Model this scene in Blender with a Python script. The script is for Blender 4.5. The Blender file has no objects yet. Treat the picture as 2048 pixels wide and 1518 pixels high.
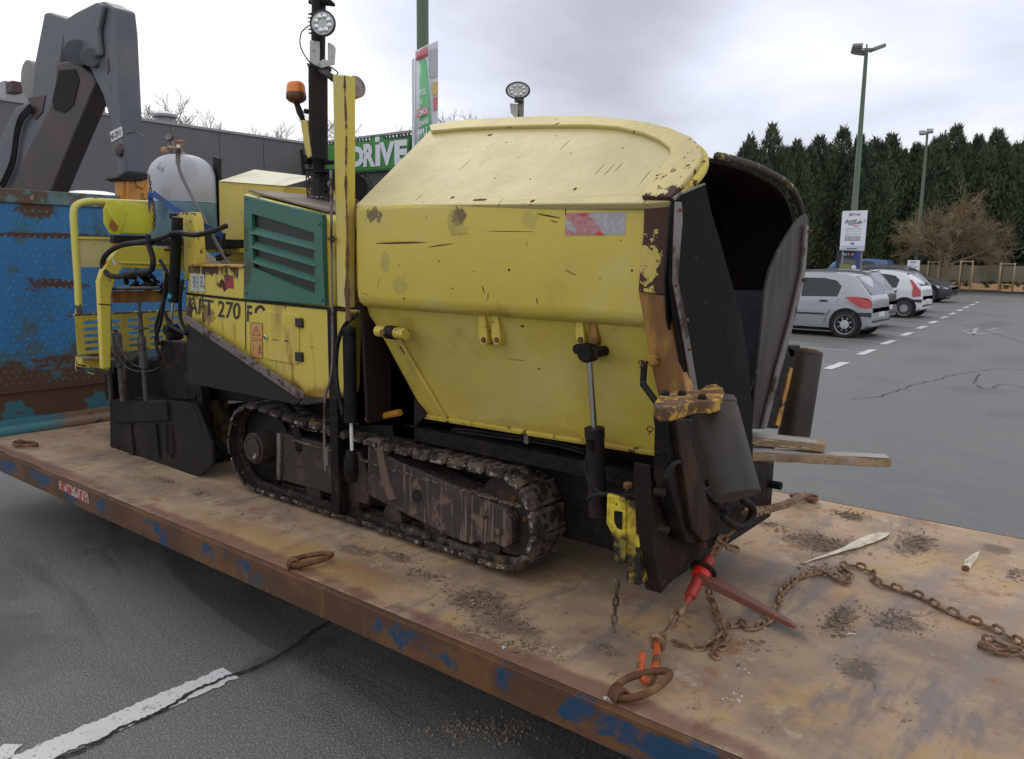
import bpy, bmesh, math, random
import numpy as np
from mathutils import Vector, Matrix
random.seed(7)
RNG = np.random.default_rng(7)
SC = bpy.context.scene
COL = SC.collection

# ------------------------------------------------------------------ camera
# frame: X runs along the flatbed towards its free end, Y away from the camera, Z up from the asphalt
CAM = Vector((0.0, 0.0, 1.75))
RT = Vector((0.78076, 0.62471, 0.01208)); UP = Vector((-0.10383, 0.11066, 0.98842)); FW = Vector((-0.61614, 0.77298, -0.15126))
FOC = 1590.0
cd = bpy.data.cameras.new('camera'); cam = bpy.data.objects.new('camera', cd); COL.objects.link(cam)
cd.sensor_width = 36.0; cd.lens = 36.0 * FOC / 2048.0; cd.clip_start = 0.05; cd.clip_end = 2000
cam.matrix_world = Matrix(((RT.x, UP.x, -FW.x, CAM.x), (RT.y, UP.y, -FW.y, CAM.y), (RT.z, UP.z, -FW.z, CAM.z), (0, 0, 0, 1)))
SC.camera = cam

# ------------------------------------------------------------------ sky and sun
SUN_EL, SUN_AZ = math.radians(42), math.radians(150)      # light comes through the cloud from behind the machine, left of the view
w = bpy.data.worlds.new('World'); SC.world = w; w.use_nodes = True
nt = w.node_tree; N = nt.nodes; L = nt.links
bg = N['Background']; bg.inputs['Strength'].default_value = 0.1
sky = N.new('ShaderNodeTexSky'); sky.sky_type = 'NISHITA'; sky.sun_disc = False
sky.sun_elevation = SUN_EL; sky.sun_rotation = math.radians(90) - SUN_AZ
tc = N.new('ShaderNodeTexCoord')
sep = N.new('ShaderNodeSeparateXYZ'); L.new(tc.outputs['Generated'], sep.inputs[0])
def mnode(op, a, b=None, c=None):
    m = N.new('ShaderNodeMath'); m.operation = op
    for i, v in enumerate((a, b, c)):
        if v is None: continue
        if isinstance(v, (int, float)): m.inputs[i].default_value = v
        else: L.new(v, m.inputs[i])
    return m.outputs[0]
zc = mnode('ADD', mnode('MAXIMUM', sep.outputs[2], 0.0), 0.22)
cx = mnode('DIVIDE', sep.outputs[0], zc); cy = mnode('DIVIDE', sep.outputs[1], zc)
cmb = N.new('ShaderNodeCombineXYZ'); L.new(cx, cmb.inputs[0]); L.new(cy, cmb.inputs[1])
nz = N.new('ShaderNodeTexNoise'); nz.inputs['Scale'].default_value = 0.9; nz.inputs['Detail'].default_value = 6; nz.inputs['Roughness'].default_value = 0.55; nz.inputs['Distortion'].default_value = 0.3
mp = N.new('ShaderNodeMapping'); mp.inputs['Location'].default_value = (2.3, 5.1, 0); L.new(cmb.outputs[0], mp.inputs[0]); L.new(mp.outputs[0], nz.inputs['Vector'])
def dirblob(px, py, r):
    d = (FW + RT * ((px - 1024) / FOC) - UP * ((py - 759) / FOC)).normalized()
    dp = N.new('ShaderNodeVectorMath'); dp.operation = 'DOT_PRODUCT'; L.new(tc.outputs['Generated'], dp.inputs[0]); dp.inputs[1].default_value = d
    mr = N.new('ShaderNodeMapRange'); mr.interpolation_type = 'SMOOTHERSTEP'
    mr.inputs['From Min'].default_value = math.cos(r); mr.inputs['From Max'].default_value = 1.0; L.new(dp.outputs['Value'], mr.inputs['Value'])
    return mr.outputs[0]
g = mnode('MULTIPLY', dirblob(1050, -60, 0.30), 0.34)
g = mnode('ADD', g, mnode('MULTIPLY', dirblob(1900, 60, 0.75), 0.15))
g = mnode('SUBTRACT', g, mnode('MULTIPLY', dirblob(300, 150, 0.60), 0.35))
val = mnode('ADD', mnode('ADD', mnode('MULTIPLY', nz.outputs['Fac'], 0.95), 0.035), g)
ramp = N.new('ShaderNodeValToRGB'); L.new(val, ramp.inputs[0])
ce = ramp.color_ramp; ce.elements[0].position = 0.40; ce.elements[0].color = (1.0, 1.0, 1.0, 1)
ce.elements[1].position = 0.92; ce.elements[1].color = (0.47, 0.48, 0.54, 1)
e = ce.elements.new(0.62); e.color = (0.75, 0.78, 0.90, 1)
sc10 = N.new('ShaderNodeVectorMath'); sc10.operation = 'SCALE'; L.new(ramp.outputs[0], sc10.inputs[0]); sc10.inputs['Scale'].default_value = 11.4
mx = N.new('ShaderNodeMix'); mx.data_type = 'RGBA'; mx.inputs['Factor'].default_value = 0.93
L.new(sky.outputs[0], mx.inputs[6]); L.new(sc10.outputs[0], mx.inputs[7]); L.new(mx.outputs[2], bg.inputs['Color'])
sl = bpy.data.lights.new('sun', 'SUN'); sun = bpy.data.objects.new('sun', sl); COL.objects.link(sun)
sl.energy = 0.7; sl.angle = math.radians(20); sl.color = (1.0, 0.96, 0.9)
sd = Vector((math.cos(SUN_EL) * math.cos(SUN_AZ), math.cos(SUN_EL) * math.sin(SUN_AZ), math.sin(SUN_EL)))
sun.rotation_euler = sd.to_track_quat('Z', 'Y').to_euler()
SC.view_settings.view_transform = 'Standard'; SC.view_settings.look = 'None'; SC.view_settings.gamma = 1
SC.view_settings.exposure = 0.0; SC.view_settings.use_curve_mapping = False

# ------------------------------------------------------------------ finding places: where the sight line of a measured point meets a real plane
def ray(px, py): return FW + RT * ((px - 1024) / FOC) - UP * ((py - 759) / FOC)
def P(px, py, ax='y', v=2.41):
    i = 'xyz'.index(ax); d = ray(px, py); return CAM + d * ((v - CAM[i]) / d[i])
def PN(px, py, p0, n):
    d = ray(px, py); p0 = Vector(p0); n = Vector(n); return CAM + d * ((p0 - CAM).dot(n) / d.dot(n))
def D(px, py, dep): return CAM + ray(px, py) * dep

# ------------------------------------------------------------------ materials
def mat(name, col, rough=0.6, metal=0.0, layers=(), bump=None, blobs=(), spec=0.5, emit=None, trans=0.0, coat=0.0, obj=False):
    m = bpy.data.materials.new(name); m.use_nodes = True; nt = m.node_tree; N = nt.nodes; L = nt.links
    b = N['Principled BSDF']; b.inputs['Metallic'].default_value = metal; b.inputs['Specular IOR Level'].default_value = spec
    b.inputs['Transmission Weight'].default_value = trans; b.inputs['Coat Weight'].default_value = coat
    if emit: b.inputs['Emission Color'].default_value = (*emit[:3], 1); b.inputs['Emission Strength'].default_value = emit[3]
    if obj: tcn = N.new('ShaderNodeTexCoord'); pos = tcn.outputs['Object']
    else: gn = N.new('ShaderNodeNewGeometry'); pos = gn.outputs['Position']
    sp = N.new('ShaderNodeSeparateXYZ'); L.new(pos, sp.inputs[0])
    def val(v, sock):
        if isinstance(v, (int, float)): sock.default_value = v
        elif isinstance(v, tuple): sock.default_value = (*v, 1)
        else: L.new(v, sock)
    def mixc(f, a, c):
        x = N.new('ShaderNodeMix'); x.data_type = 'RGBA'; L.new(f, x.inputs[0]); val(a, x.inputs[6]); val(c, x.inputs[7]); return x.outputs[2]
    def mixf(f, a, c):
        x = N.new('ShaderNodeMix'); x.data_type = 'FLOAT'; L.new(f, x.inputs[0]); val(a, x.inputs[2]); val(c, x.inputs[3]); return x.outputs[0]
    def noise(scale, stretch=(1, 1, 1), detail=4, seed=0, dist=0.0, rgh=0.55):
        mpn = N.new('ShaderNodeMapping'); mpn.inputs['Scale'].default_value = stretch; mpn.inputs['Location'].default_value = (seed * 3.7, seed * 1.9, seed * 5.3)
        L.new(pos, mpn.inputs[0]); n = N.new('ShaderNodeTexNoise'); n.inputs['Scale'].default_value = scale; n.inputs['Detail'].default_value = detail
        n.inputs['Roughness'].default_value = rgh; n.inputs['Distortion'].default_value = dist; L.new(mpn.outputs[0], n.inputs['Vector']); return n.outputs['Fac']
    def mr(v, a, c, ta=0, tb=1):
        x = N.new('ShaderNodeMapRange'); x.interpolation_type = 'SMOOTHSTEP'; L.new(v, x.inputs['Value'])
        for k, q in zip(('From Min', 'From Max', 'To Min', 'To Max'), (a, c, ta, tb)): x.inputs[k].default_value = q
        return x.outputs[0]
    def mth(op, a, c=0):
        x = N.new('ShaderNodeMath'); x.operation = op
        for i, v in enumerate((a, c)):
            if isinstance(v, (int, float)): x.inputs[i].default_value = v
            else: L.new(v, x.inputs[i])
        return x.outputs[0]
    color = col; rg = rough; hsum = None
    for i, ly in enumerate(layers):
        d = dict(scale=5, lo=.5, hi=.6, col=(0, 0, 0), st=(1, 1, 1), detail=5, dist=0, seed=i + 1, r=None, ax=None, h=0, op=1.0, rgh=.6); d.update(ly)
        v = noise(d['scale'], d['st'], d['detail'], d['seed'], d['dist'], d['rgh'])
        for axs in (d['ax'] or ()):                      # (axis, from, to, amount added to the noise)
            v = mth('ADD', v, mr(sp.outputs['xyz'.index(axs[0])], axs[1], axs[2], 0, axs[3]))
        f = mr(v, d['lo'], d['hi'], 0, d['op'])
        color = mixc(f, color, d['col'])
        if d['r'] is not None: rg = mixf(f, rg, d['r'])
        if d['h']:
            hh = mth('MULTIPLY', f, d['h']); hsum = hh if hsum is None else mth('ADD', hsum, hh)
    if blobs:
        bn = noise(blobs[0].get('ns', 30), detail=6, seed=9, rgh=.7); bn = mth('SUBTRACT', bn, .5)
    for d in blobs:                                      # a mark with its own place and shape: (centre, half sizes)
        s = N.new('ShaderNodeVectorMath'); s.operation = 'SUBTRACT'; L.new(pos, s.inputs[0]); s.inputs[1].default_value = d['c']
        if d.get('rot'):
            rr = N.new('ShaderNodeVectorRotate'); rr.rotation_type = 'EULER_XYZ'; L.new(s.outputs[0], rr.inputs['Vector']); rr.inputs['Rotation'].default_value = d['rot']; s = rr
        dv = N.new('ShaderNodeVectorMath'); dv.operation = 'DIVIDE'; L.new(s.outputs[0], dv.inputs[0]); dv.inputs[1].default_value = d['r']
        ln = N.new('ShaderNodeVectorMath'); ln.operation = 'LENGTH'; L.new(dv.outputs[0], ln.inputs[0])
        v = mth('ADD', ln.outputs['Value'], mth('MULTIPLY', bn, d.get('n', 2.0)))
        f = mr(v, d.get('a', 1.0), d.get('b', .8), 0, d.get('op', 1.0))
        color = mixc(f, color, d['col']); rg = mixf(f, rg, d.get('rg', .85))
    if isinstance(color, tuple): b.inputs['Base Color'].default_value = (*color, 1)
    else: L.new(color, b.inputs['Base Color'])
    if isinstance(rg, (int, float)): b.inputs['Roughness'].default_value = rg
    else: L.new(rg, b.inputs['Roughness'])
    if bump or hsum is not None:
        last = None
        for bs in (bump or ()):
            v = mth('MULTIPLY', noise(bs[0], bs[3] if len(bs) > 3 else (1, 1, 1), 5, 21, 0, .6), bs[1]); last = v if last is None else mth('ADD', last, v)
        if hsum is not None: last = hsum if last is None else mth('ADD', last, hsum)
        bp = N.new('ShaderNodeBump'); bp.inputs['Strength'].default_value = 1.0; bp.inputs['Distance'].default_value = 1.0
        L.new(last, bp.inputs['Height']); L.new(bp.outputs[0], b.inputs['Normal'])
    return m

RUST = (.085, .030, .012); RUSTD = (.035, .015, .009); TAR = (.009, .0075, .0065); YEL = (.58, .468, .068); YDUST = (.50, .43, .20)
def pos(v): return tuple(v)
def bl(px, py, rx, rz, col, ax='y', v=2.30, ry=.06, **k):
    return dict(c=pos(P(px, py, ax, v)), r=(rx, ry, rz), col=col, **k)

# ------------------------------------------------------------------ mesh building
class MB:
    def __init__(s): s.v = []; s.f = []; s.m = []
    def add(s, vs, fs, mi=0):
        o = len(s.v); s.v += [Vector(q) for q in vs]; s.f += [[i + o for i in f] for f in fs]; s.m += [mi] * len(fs); return s
    def box(s, c, size, rot=None, mi=0):
        hx, hy, hz = size[0] / 2, size[1] / 2, size[2] / 2; c = Vector(c); R = rot or Matrix.Identity(3)
        vs = [c + R @ Vector((x, y, z)) for x in (-hx, hx) for y in (-hy, hy) for z in (-hz, hz)]
        return s.add(vs, [(0, 1, 3, 2), (4, 6, 7, 5), (0, 4, 5, 1), (2, 3, 7, 6), (0, 2, 6, 4), (1, 5, 7, 3)], mi)
    def bx(s, x0, x1, y0, y1, z0, z1, mi=0): return s.box(((x0 + x1) / 2, (y0 + y1) / 2, (z0 + z1) / 2), (abs(x1 - x0), abs(y1 - y0), abs(z1 - z0)), None, mi)
    def prism(s, pts, off, mi=0):
        pts = [Vector(p) for p in pts]; off = Vector(off); n = len(pts)
        nrm = Vector((0, 0, 0))
        for i in range(n): nrm += pts[i].cross(pts[(i + 1) % n])
        if nrm.dot(off) > 0: pts = pts[::-1]
        vs = pts + [p + off for p in pts]
        fs = [tuple(range(n)), tuple(range(2 * n - 1, n - 1, -1))] + [(i, i + n, (i + 1) % n + n, (i + 1) % n) for i in range(n)]
        return s.add(vs, fs, mi)
    def poly(s, pts, mi=0): return s.add(pts, [tuple(range(len(pts)))], mi)
    def tube(s, path, r, n=8, mi=0, closed=False, cap=True):
        path = [Vector(p) for p in path]; m = len(path)
        if isinstance(r, (int, float)): r = [r] * m
        t0 = (path[1] - path[0]).normalized(); up = Vector((0, 0, 1)) if abs(t0.z) < .9 else Vector((1, 0, 0))
        nn = t0.cross(up).normalized(); vs = []
        for i in range(m):
            a = path[(i - 1) % m] if (closed or i > 0) else path[i]; b = path[(i + 1) % m] if (closed or i < m - 1) else path[i]
            t = (b - a).normalized(); nn = (nn - t * nn.dot(t)).normalized(); bb = t.cross(nn)
            for k in range(n):
                an = 2 * math.pi * k / n; vs.append(path[i] + (nn * math.cos(an) + bb * math.sin(an)) * r[i])
        fs = []
        for i in range(m if closed else m - 1):
            j = (i + 1) % m
            for k in range(n): fs.append((i * n + k, i * n + (k + 1) % n, j * n + (k + 1) % n, j * n + k))
        if cap and not closed: fs += [tuple(range(n - 1, -1, -1)), tuple((m - 1) * n + k for k in range(n))]
        return s.add(vs, fs, mi)
    def cyl(s, a, b, r0, r1=None, n=24, mi=0): return s.tube([a, b], [r0, r0 if r1 is None else r1], n, mi)
    def lathe(s, o, axis, prof, n=24, mi=0):
        o = Vector(o); ax = Vector(axis).normalized(); up = Vector((0, 0, 1)) if abs(ax.z) < .9 else Vector((1, 0, 0))
        u = ax.cross(up).normalized(); v = ax.cross(u); vs = []
        for (r, h) in prof:
            for k in range(n):
                an = 2 * math.pi * k / n; vs.append(o + ax * h + (u * math.cos(an) + v * math.sin(an)) * max(r, 1e-4))
        fs = [(i * n + k, i * n + (k + 1) % n, (i + 1) * n + (k + 1) % n, (i + 1) * n + k) for i in range(len(prof) - 1) for k in range(n)]
        fs += [tuple(range(n - 1, -1, -1)), tuple((len(prof) - 1) * n + k for k in range(n))]
        return s.add(vs, fs, mi)

def tag(o, label=None, cat=None, group=None, kind=None):
    if label: o['label'] = label
    if cat: o['category'] = cat
    if group: o['group'] = group
    if kind: o['kind'] = kind
    return o
def thing(name, loc, label, cat, group=None, rz=0):
    o = bpy.data.objects.new(name, None); COL.objects.link(o); o.location = loc; o.rotation_euler = (0, 0, rz); o.empty_display_size = .2
    return tag(o, label, cat, group)
def base(o):
    v = Vector((0, 0, 0))
    while o is not None: v = v + Vector(o.location); o = o.parent
    return v
def obj(name, mb, m, parent=None, bevel=0, smooth=False, seg=2, kind=None, label=None, local=False, loc=None):
    me = bpy.data.meshes.new(name)
    b = base(parent) if (parent is not None and not local) else Vector((0, 0, 0))
    o0 = Vector(loc) if loc is not None else Vector((0, 0, 0))
    me.from_pydata([tuple(v - b - o0) for v in mb.v], [], mb.f)
    for x in (m if isinstance(m, (list, tuple)) else [m]): me.materials.append(x)
    if any(mb.m): me.polygons.foreach_set('material_index', mb.m)
    if smooth: me.polygons.foreach_set('use_smooth', [True] * len(me.polygons))
    me.update()
    o = bpy.data.objects.new(name, me); COL.objects.link(o); o.parent = parent; o.location = o0
    if smooth and smooth is not True:
        me.set_sharp_from_angle(angle=math.radians(smooth))
    if bevel:
        md = o.modifiers.new('b', 'BEVEL'); md.width = bevel; md.segments = seg; md.limit_method = 'ANGLE'; md.angle_limit = math.radians(35); md.harden_normals = False
        me.polygons.foreach_set('use_smooth', [True] * len(me.polygons)); me.set_sharp_from_angle(angle=math.radians(50))
    if kind: o['kind'] = kind
    if label: o['label'] = label
    return o
def px(pts, ax='y', v=2.41): return [P(x, y, ax, v) for x, y in pts]
def plate(name, pts, m, parent, ax='y', v=2.41, th=.01, bevel=.002, **k):
    off = [0, 0, 0]; i = 'xyz'.index(ax); off[i] = th if ax == 'y' else -th
    return obj(name, MB().prism(px(pts, ax, v), off), m, parent, bevel=bevel, **k)
def text(name, s, a, b, c, m, parent, bold=0.0, ex=.0015, kind=None, shear=0):
    """lettering fitted in the parallelogram a (bottom left), b (bottom right), c (top left)"""
    cu = bpy.data.curves.new('t', 'FONT'); cu.body = s; cu.size = 1; cu.offset = bold; cu.resolution_u = 3; cu.shear = shear; cu.space_line = .85
    o = bpy.data.objects.new('t', cu); COL.objects.link(o); dg = bpy.context.evaluated_depsgraph_get(); dg.update()
    me0 = bpy.data.meshes.new_from_object(o.evaluated_get(dg)); vs = np.array([v.co[:2] for v in me0.vertices]); mn = vs.min(0); mxx = vs.max(0)
    fs = [list(p.vertices) for p in me0.polygons]; bpy.data.objects.remove(o); bpy.data.curves.remove(cu); bpy.data.meshes.remove(me0)
    a, b, c = Vector(a), Vector(b), Vector(c); n = (b - a).cross(c - a).normalized() * ex
    vv = [a + (b - a) * ((q[0] - mn[0]) / (mxx[0] - mn[0])) + (c - a) * ((q[1] - mn[1]) / (mxx[1] - mn[1])) + n for q in vs]
    return obj(name, MB().add(vv, fs), m, parent, kind=kind)
def smoothpath(pts, n=6):
    pts = [Vector(p) for p in pts]; out = []
    for i in range(len(pts) - 1):
        p0 = pts[max(i - 1, 0)]; p1 = pts[i]; p2 = pts[i + 1]; p3 = pts[min(i + 2, len(pts) - 1)]
        for k in range(n):
            t = k / n
            out.append(.5 * ((2 * p1) + (p2 - p0) * t + (2 * p0 - 5 * p1 + 4 * p2 - p3) * t * t + (3 * p1 - p0 - 3 * p2 + p3) * t ** 3))
    out.append(pts[-1]); return out
def copy_tree(o, parent=None):
    c = o.copy(); COL.objects.link(c); c.parent = parent
    for ch in list(o.children): copy_tree(ch, c)
    return c

# plain materials used all over
m_yel = mat('yellow_paint', YEL, .42, layers=[
    dict(scale=2.2, lo=.45, hi=.75, col=YDUST, r=.6), dict(scale=1.3, st=(3, 3, .5), lo=.56, hi=.75, col=(.42, .33, .08), r=.7, op=.6),
    dict(scale=46, lo=.735, hi=.75, col=RUSTD, r=.9, detail=3), dict(scale=11, lo=.73, hi=.76, col=(.10, .06, .03), r=.9, rgh=.8)], bump=[(6, .004), (60, .0004)])
m_yworn = mat('worn_yellow_paint', YEL, .45, layers=[
    dict(scale=3, lo=.4, hi=.7, col=(.45, .30, .05), r=.6), dict(scale=14, lo=.585, hi=.61, col=(.07, .03, .017), r=.85, rgh=.75, h=-.001),
    dict(scale=5, st=(2, 2, .4), lo=.55, hi=.7, col=(.16, .06, .01), r=.8, op=.8)], bump=[(9, .004), (80, .0006)])
m_yrust = mat('yellow_paint_rubbed_to_rust', (.47, .25, .03), .5, layers=[
    dict(scale=4, st=(2, 2, .5), lo=.42, hi=.62, col=(.15, .055, .012), r=.7), dict(scale=12, lo=.56, hi=.60, col=TAR, r=.7, rgh=.7)], bump=[(12, .004)])
m_tar = mat('tar_caked_steel', TAR, .55, layers=[dict(scale=7, lo=.5, hi=.72, col=(.030, .022, .017), r=.75), dict(scale=30, lo=.6, hi=.7, col=(.006, .005, .005), r=.3)], bump=[(10, .02), (60, .003)], spec=.18)
m_tars = mat('black_scraped_plate', (.013, .012, .012), .55, layers=[dict(scale=3, lo=.45, hi=.75, col=(.034, .026, .022), r=.7), dict(scale=14, st=(1, 1, 3), lo=.66, hi=.72, col=(.09, .08, .075), r=.5, op=.5)], bump=[(8, .004), (70, .0005)], spec=.18)
m_steel = mat('bare_dirty_steel', (.20, .18, .165), .5, .6, layers=[dict(scale=9, lo=.5, hi=.65, col=(.07, .045, .032), r=.8)], bump=[(30, .001)])
m_bright = mat('chromed_rod', (.62, .60, .60), .22, 1.0)
m_rubber = mat('black_rubber_hose', (.016, .016, .017), .55, layers=[dict(scale=20, lo=.5, hi=.7, col=(.05, .045, .04), r=.8)], spec=.18)
m_rust = mat('brown_rust', (.11, .045, .018), .8, layers=[dict(scale=18, lo=.45, hi=.65, col=(.21, .10, .04)), dict(scale=7, lo=.6, hi=.7, col=(.04, .02, .013))], bump=[(40, .002)])
m_chain = mat('dusty_rusted_chain', (.16, .085, .042), .75, layers=[dict(scale=30, lo=.42, hi=.62, col=(.30, .19, .11)), dict(scale=60, lo=.6, hi=.7, col=(.06, .03, .02))], bump=[(90, .0008)])
m_black = mat('black_plastic', (.012, .012, .013), .45)
m_glassd = mat('dark_window_glass', (.022, .030, .034), .10, spec=.5)
m_white = mat('white_paint_plain', (.75, .75, .76), .45)
m_muddy = mat('mud_run_steel', (.030, .021, .020), .65, layers=[
    dict(scale=3, lo=.4, hi=.7, col=(.052, .037, .034), r=.7), dict(scale=55, st=(1, 1, .06), lo=.58, hi=.65, col=(.17, .11, .08), r=.9, ax=[('x', -2.4, -2.0, .10), ('x', -2.0, -1.9, -.1)], detail=2, op=.9), dict(scale=3, lo=.56, hi=.66, col=(.05, .035, .03), r=.7),
    dict(scale=12, lo=.56, hi=.66, col=(.17, .11, .08), r=.95, ax=[('z', .80, .86, .30), ('z', .70, .82, -.15)], op=.8)], bump=[(12, .006), (70, .001)])
m_edge = mat('bright_worn_iron_edge', (.035, .026, .022), .6, layers=[dict(scale=38, lo=.56, hi=.62, col=(.36, .32, .28), r=.4, rgh=.8, ax=[('x', -2.6, -1.9, .05)])], bump=[(60, .002)])
m_shoe = mat('track_shoe_iron', (.026, .019, .016), .65, layers=[dict(scale=16, lo=.50, hi=.68, col=(.125, .092, .072), r=.9, ax=[('x', -2.9, -2.2, .10), ('x', -3.0, -3.4, -.05)]), dict(scale=60, lo=.65, hi=.67, col=(.30, .26, .22), r=.5), dict(scale=5, lo=.64, hi=.70, col=(.18, .11, .04))], spec=.3, bump=[(30, .006), (90, .001)], obj=False)
# ------------------------------------------------------------------ ground, markings, planting
DECK = .45
m_asph = mat('asphalt', (.148, .150, .141), .72, layers=[
    dict(scale=.35, lo=.42, hi=.68, col=(.108, .107, .106), r=.55), dict(scale=.55, st=(.6, 1.5, 1), lo=.49, hi=.60, col=(.078, .077, .075), r=.38, dist=.8, op=.85, rgh=.70), dict(scale=2.6, lo=.58, hi=.70, col=(.19, .188, .18), r=.8, op=.5, rgh=.7),
    dict(scale=110, lo=.50, hi=.64, col=(.30, .295, .28), detail=3, op=.8), dict(scale=170, lo=.54, hi=.62, col=(.025, .024, .023), detail=2), dict(scale=8, lo=.79, hi=.80, col=(.45, .44, .42))],
    bump=[(180, .0022), (25, .001)],
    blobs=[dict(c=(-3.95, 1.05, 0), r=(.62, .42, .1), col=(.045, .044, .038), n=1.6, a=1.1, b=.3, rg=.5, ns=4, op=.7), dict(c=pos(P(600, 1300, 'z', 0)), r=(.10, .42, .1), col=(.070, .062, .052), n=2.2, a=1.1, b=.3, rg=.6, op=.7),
           dict(c=(-1.7, 1.5, 0), r=(.30, .14, .1), col=(.15, .125, .10), n=2.2, a=1.0, b=.3, op=.7)]
           + [dict(c=pos(P(qx, qy, 'z', 0)), r=(rx, ry, .1), col=(.062, .060, .058), n=2.4, a=1.2, b=.3, rg=.35, op=.8) for qx, qy, rx, ry in [(1850, 720, .5, 1.1), (1960, 780, .5, .5), (2030, 720, .6, 1.0), (1760, 760, .35, .5), (1900, 690, .5, 1.2), (2020, 830, .3, .35), (1980, 650, .5, 2.5)]])
ground = obj('asphalt_ground', MB().add([(-400, -200, 0), (400, -200, 0), (400, 500, 0), (-400, 500, 0)], [(0, 1, 2, 3)]), m_asph, kind='structure')
m_line = mat('worn_white_road_paint', (.60, .60, .58), .7, layers=[dict(scale=9, lo=.56, hi=.66, col=(.26, .26, .25), rgh=.75), dict(scale=60, lo=.60, hi=.68, col=(.12, .12, .12)), dict(scale=3, lo=.5, hi=.7, col=(.46, .46, .44))], bump=[(150, .001)])
m_line2 = mat('faded_white_road_paint', (.36, .36, .36), .7, layers=[dict(scale=5, lo=.45, hi=.65, col=(.19, .19, .19), rgh=.75)])
m_crack = mat('open_crack', (.018, .017, .016), .95, bump=[(90, .004)])
def ragged(a, b, wd, n=90, j=.012, z=.004):
    a = Vector(a); b = Vector(b); d = (b - a); t = d.normalized(); s = Vector((-t.y, t.x, 0)); vs = []
    l1 = l2 = 0
    for i in range(n + 1):
        l1 = l1 * .6 + random.gauss(0, j * .5); l2 = l2 * .6 + random.gauss(0, j * .5); c = a + d * (i / n)
        vs += [(c + s * (wd / 2 + l1)).to_tuple()[:2] + (z,), (c - s * (wd / 2 + l2)).to_tuple()[:2] + (z,)]
    return vs, [(2 * i, 2 * i + 1, 2 * i + 3, 2 * i + 2) for i in range(n)]
# near line with the crack that runs along it
pa, pb = P(-130, 1600, 'z', 0), P(462, 1347, 'z', 0)
obj('parking_line', MB().add(*ragged(pa, pb, .125, j=.009)), m_line, ground)
ck = smoothpath([P(x, y, 'z', .008) for x, y in [(-60, 1590), (60, 1540), (130, 1512), (190, 1487), (240, 1455), (290, 1435), (345, 1408), (390, 1380), (425, 1366), (455, 1352), (490, 1342), (540, 1320), (590, 1290), (625, 1262), (690, 1225)]], 8)
mb = MB(); vs = []
for i, p in enumerate(ck):
    t = (ck[min(i + 1, len(ck) - 1)] - ck[max(i - 1, 0)]).normalized(); s = Vector((-t.y, t.x, 0)); wv = .004 + .006 * random.random(); jj = s * random.gauss(0, .004)
    vs += [p + jj + s * wv, p + jj - s * wv]
mb.add(vs, [(2 * i, 2 * i + 1, 2 * i + 3, 2 * i + 2) for i in range(len(ck) - 1)])
obj('crack', mb, m_crack, ground)
# white blob of paint at the frame's left edge
obj('parking_line', MB().add(*ragged(P(-30, 1545, 'z', 0), P(28, 1490, 'z', 0), .07, n=10, z=.004)), m_line, ground)
# far bays: lines square to the aisle, and the dashes along it
xe = lambda y: -4.05 - .075 * (y - 14)
for i, y in enumerate([11.4, 13.9, 16.45, 18.85, 21.4, 23.9, 26.4, 28.9, 31.4, 33.9, 36.4, 38.9, 41.4]):
    obj('parking_line', MB().add(*ragged((xe(y) - .05, y, 0), (xe(y) - 5.0, y + .35, 0), .09 + .001 * i, n=30, j=.004)), m_line2, ground)
    obj('parking_dash', MB().add(*ragged((xe(y) + .02, y - .55, 0), (xe(y) - .02, y + .6, 0), .15, n=12, j=.008, z=.008)), m_line, ground)
ap = P(1962, 661, 'z', 0)
mb = MB()
for q, r_ in (((-1.1, 0), (1.1, .15)), ((-.5, .9), (.2, -1.6)), ((-1, 0), (.1, -1.5)), ((1.1, .1), (.1, -1.6)), ((.2, .2), (.5, 1.4))):
    mb.add(*ragged((ap.x + q[0] * .45, ap.y + q[1], 0), (ap.x + r_[0] * .45, ap.y + r_[1], 0), .09, n=14, j=.03))
obj('road_arrow', mb, m_line2, ground)

for pth in ([(1700, 800), (1760, 790), (1830, 770), (1900, 752), (1960, 745), (2000, 735), (2080, 742)], [(1960, 745), (1950, 760), (1975, 775), (2010, 770), (2060, 780)], [(1900, 640), (1960, 660), (2060, 690)]):
    ck = smoothpath([P(x + random.uniform(-4, 4), y + random.uniform(-3, 3), 'z', .008) for x, y in pth], 8); mb = MB(); vs = []
    for i, p in enumerate(ck):
        t = (ck[min(i + 1, len(ck) - 1)] - ck[max(i - 1, 0)]).normalized(); s = Vector((-t.y, t.x, 0)); wv = .003 + .006 * random.random(); jj = s * random.gauss(0, .02); vs += [p + jj + s * wv, p + jj - s * wv]
    mb.add(vs, [(2 * i, 2 * i + 1, 2 * i + 3, 2 * i + 2) for i in range(len(ck) - 1)]); obj('crack', mb, m_crack, ground)
# mulch bed at the end of the aisle
m_mulch = mat('bark_mulch', (.50, .29, .13), .9, layers=[dict(scale=9, lo=.5, hi=.65, col=(.33, .18, .08)), dict(scale=30, lo=.5, hi=.65, col=(.42, .27, .13))], bump=[(14, .06)])
m_kerb = mat('dark_kerb', (.09, .088, .085), .8, bump=[(40, .003)])
by = 55.5
mb = MB(); nx, ny = 60, 10; vs = []
for j in range(ny + 1):
    for i in range(nx + 1):
        vs.append((-26 + i * 0.75, by + j * .6, .10 + .30 * min(1, j / 4) + .10 * random.random()))
mb.add(vs, [(j * (nx + 1) + i, j * (nx + 1) + i + 1, (j + 1) * (nx + 1) + i + 1, (j + 1) * (nx + 1) + i) for j in range(ny) for i in range(nx)])
obj('mulch_bed', mb, m_mulch, kind='structure', smooth=True)
obj('kerb', MB().bx(-26, 19, by - .12, by + .02, -.05, .14), m_kerb, kind='structure', bevel=.01)
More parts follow.
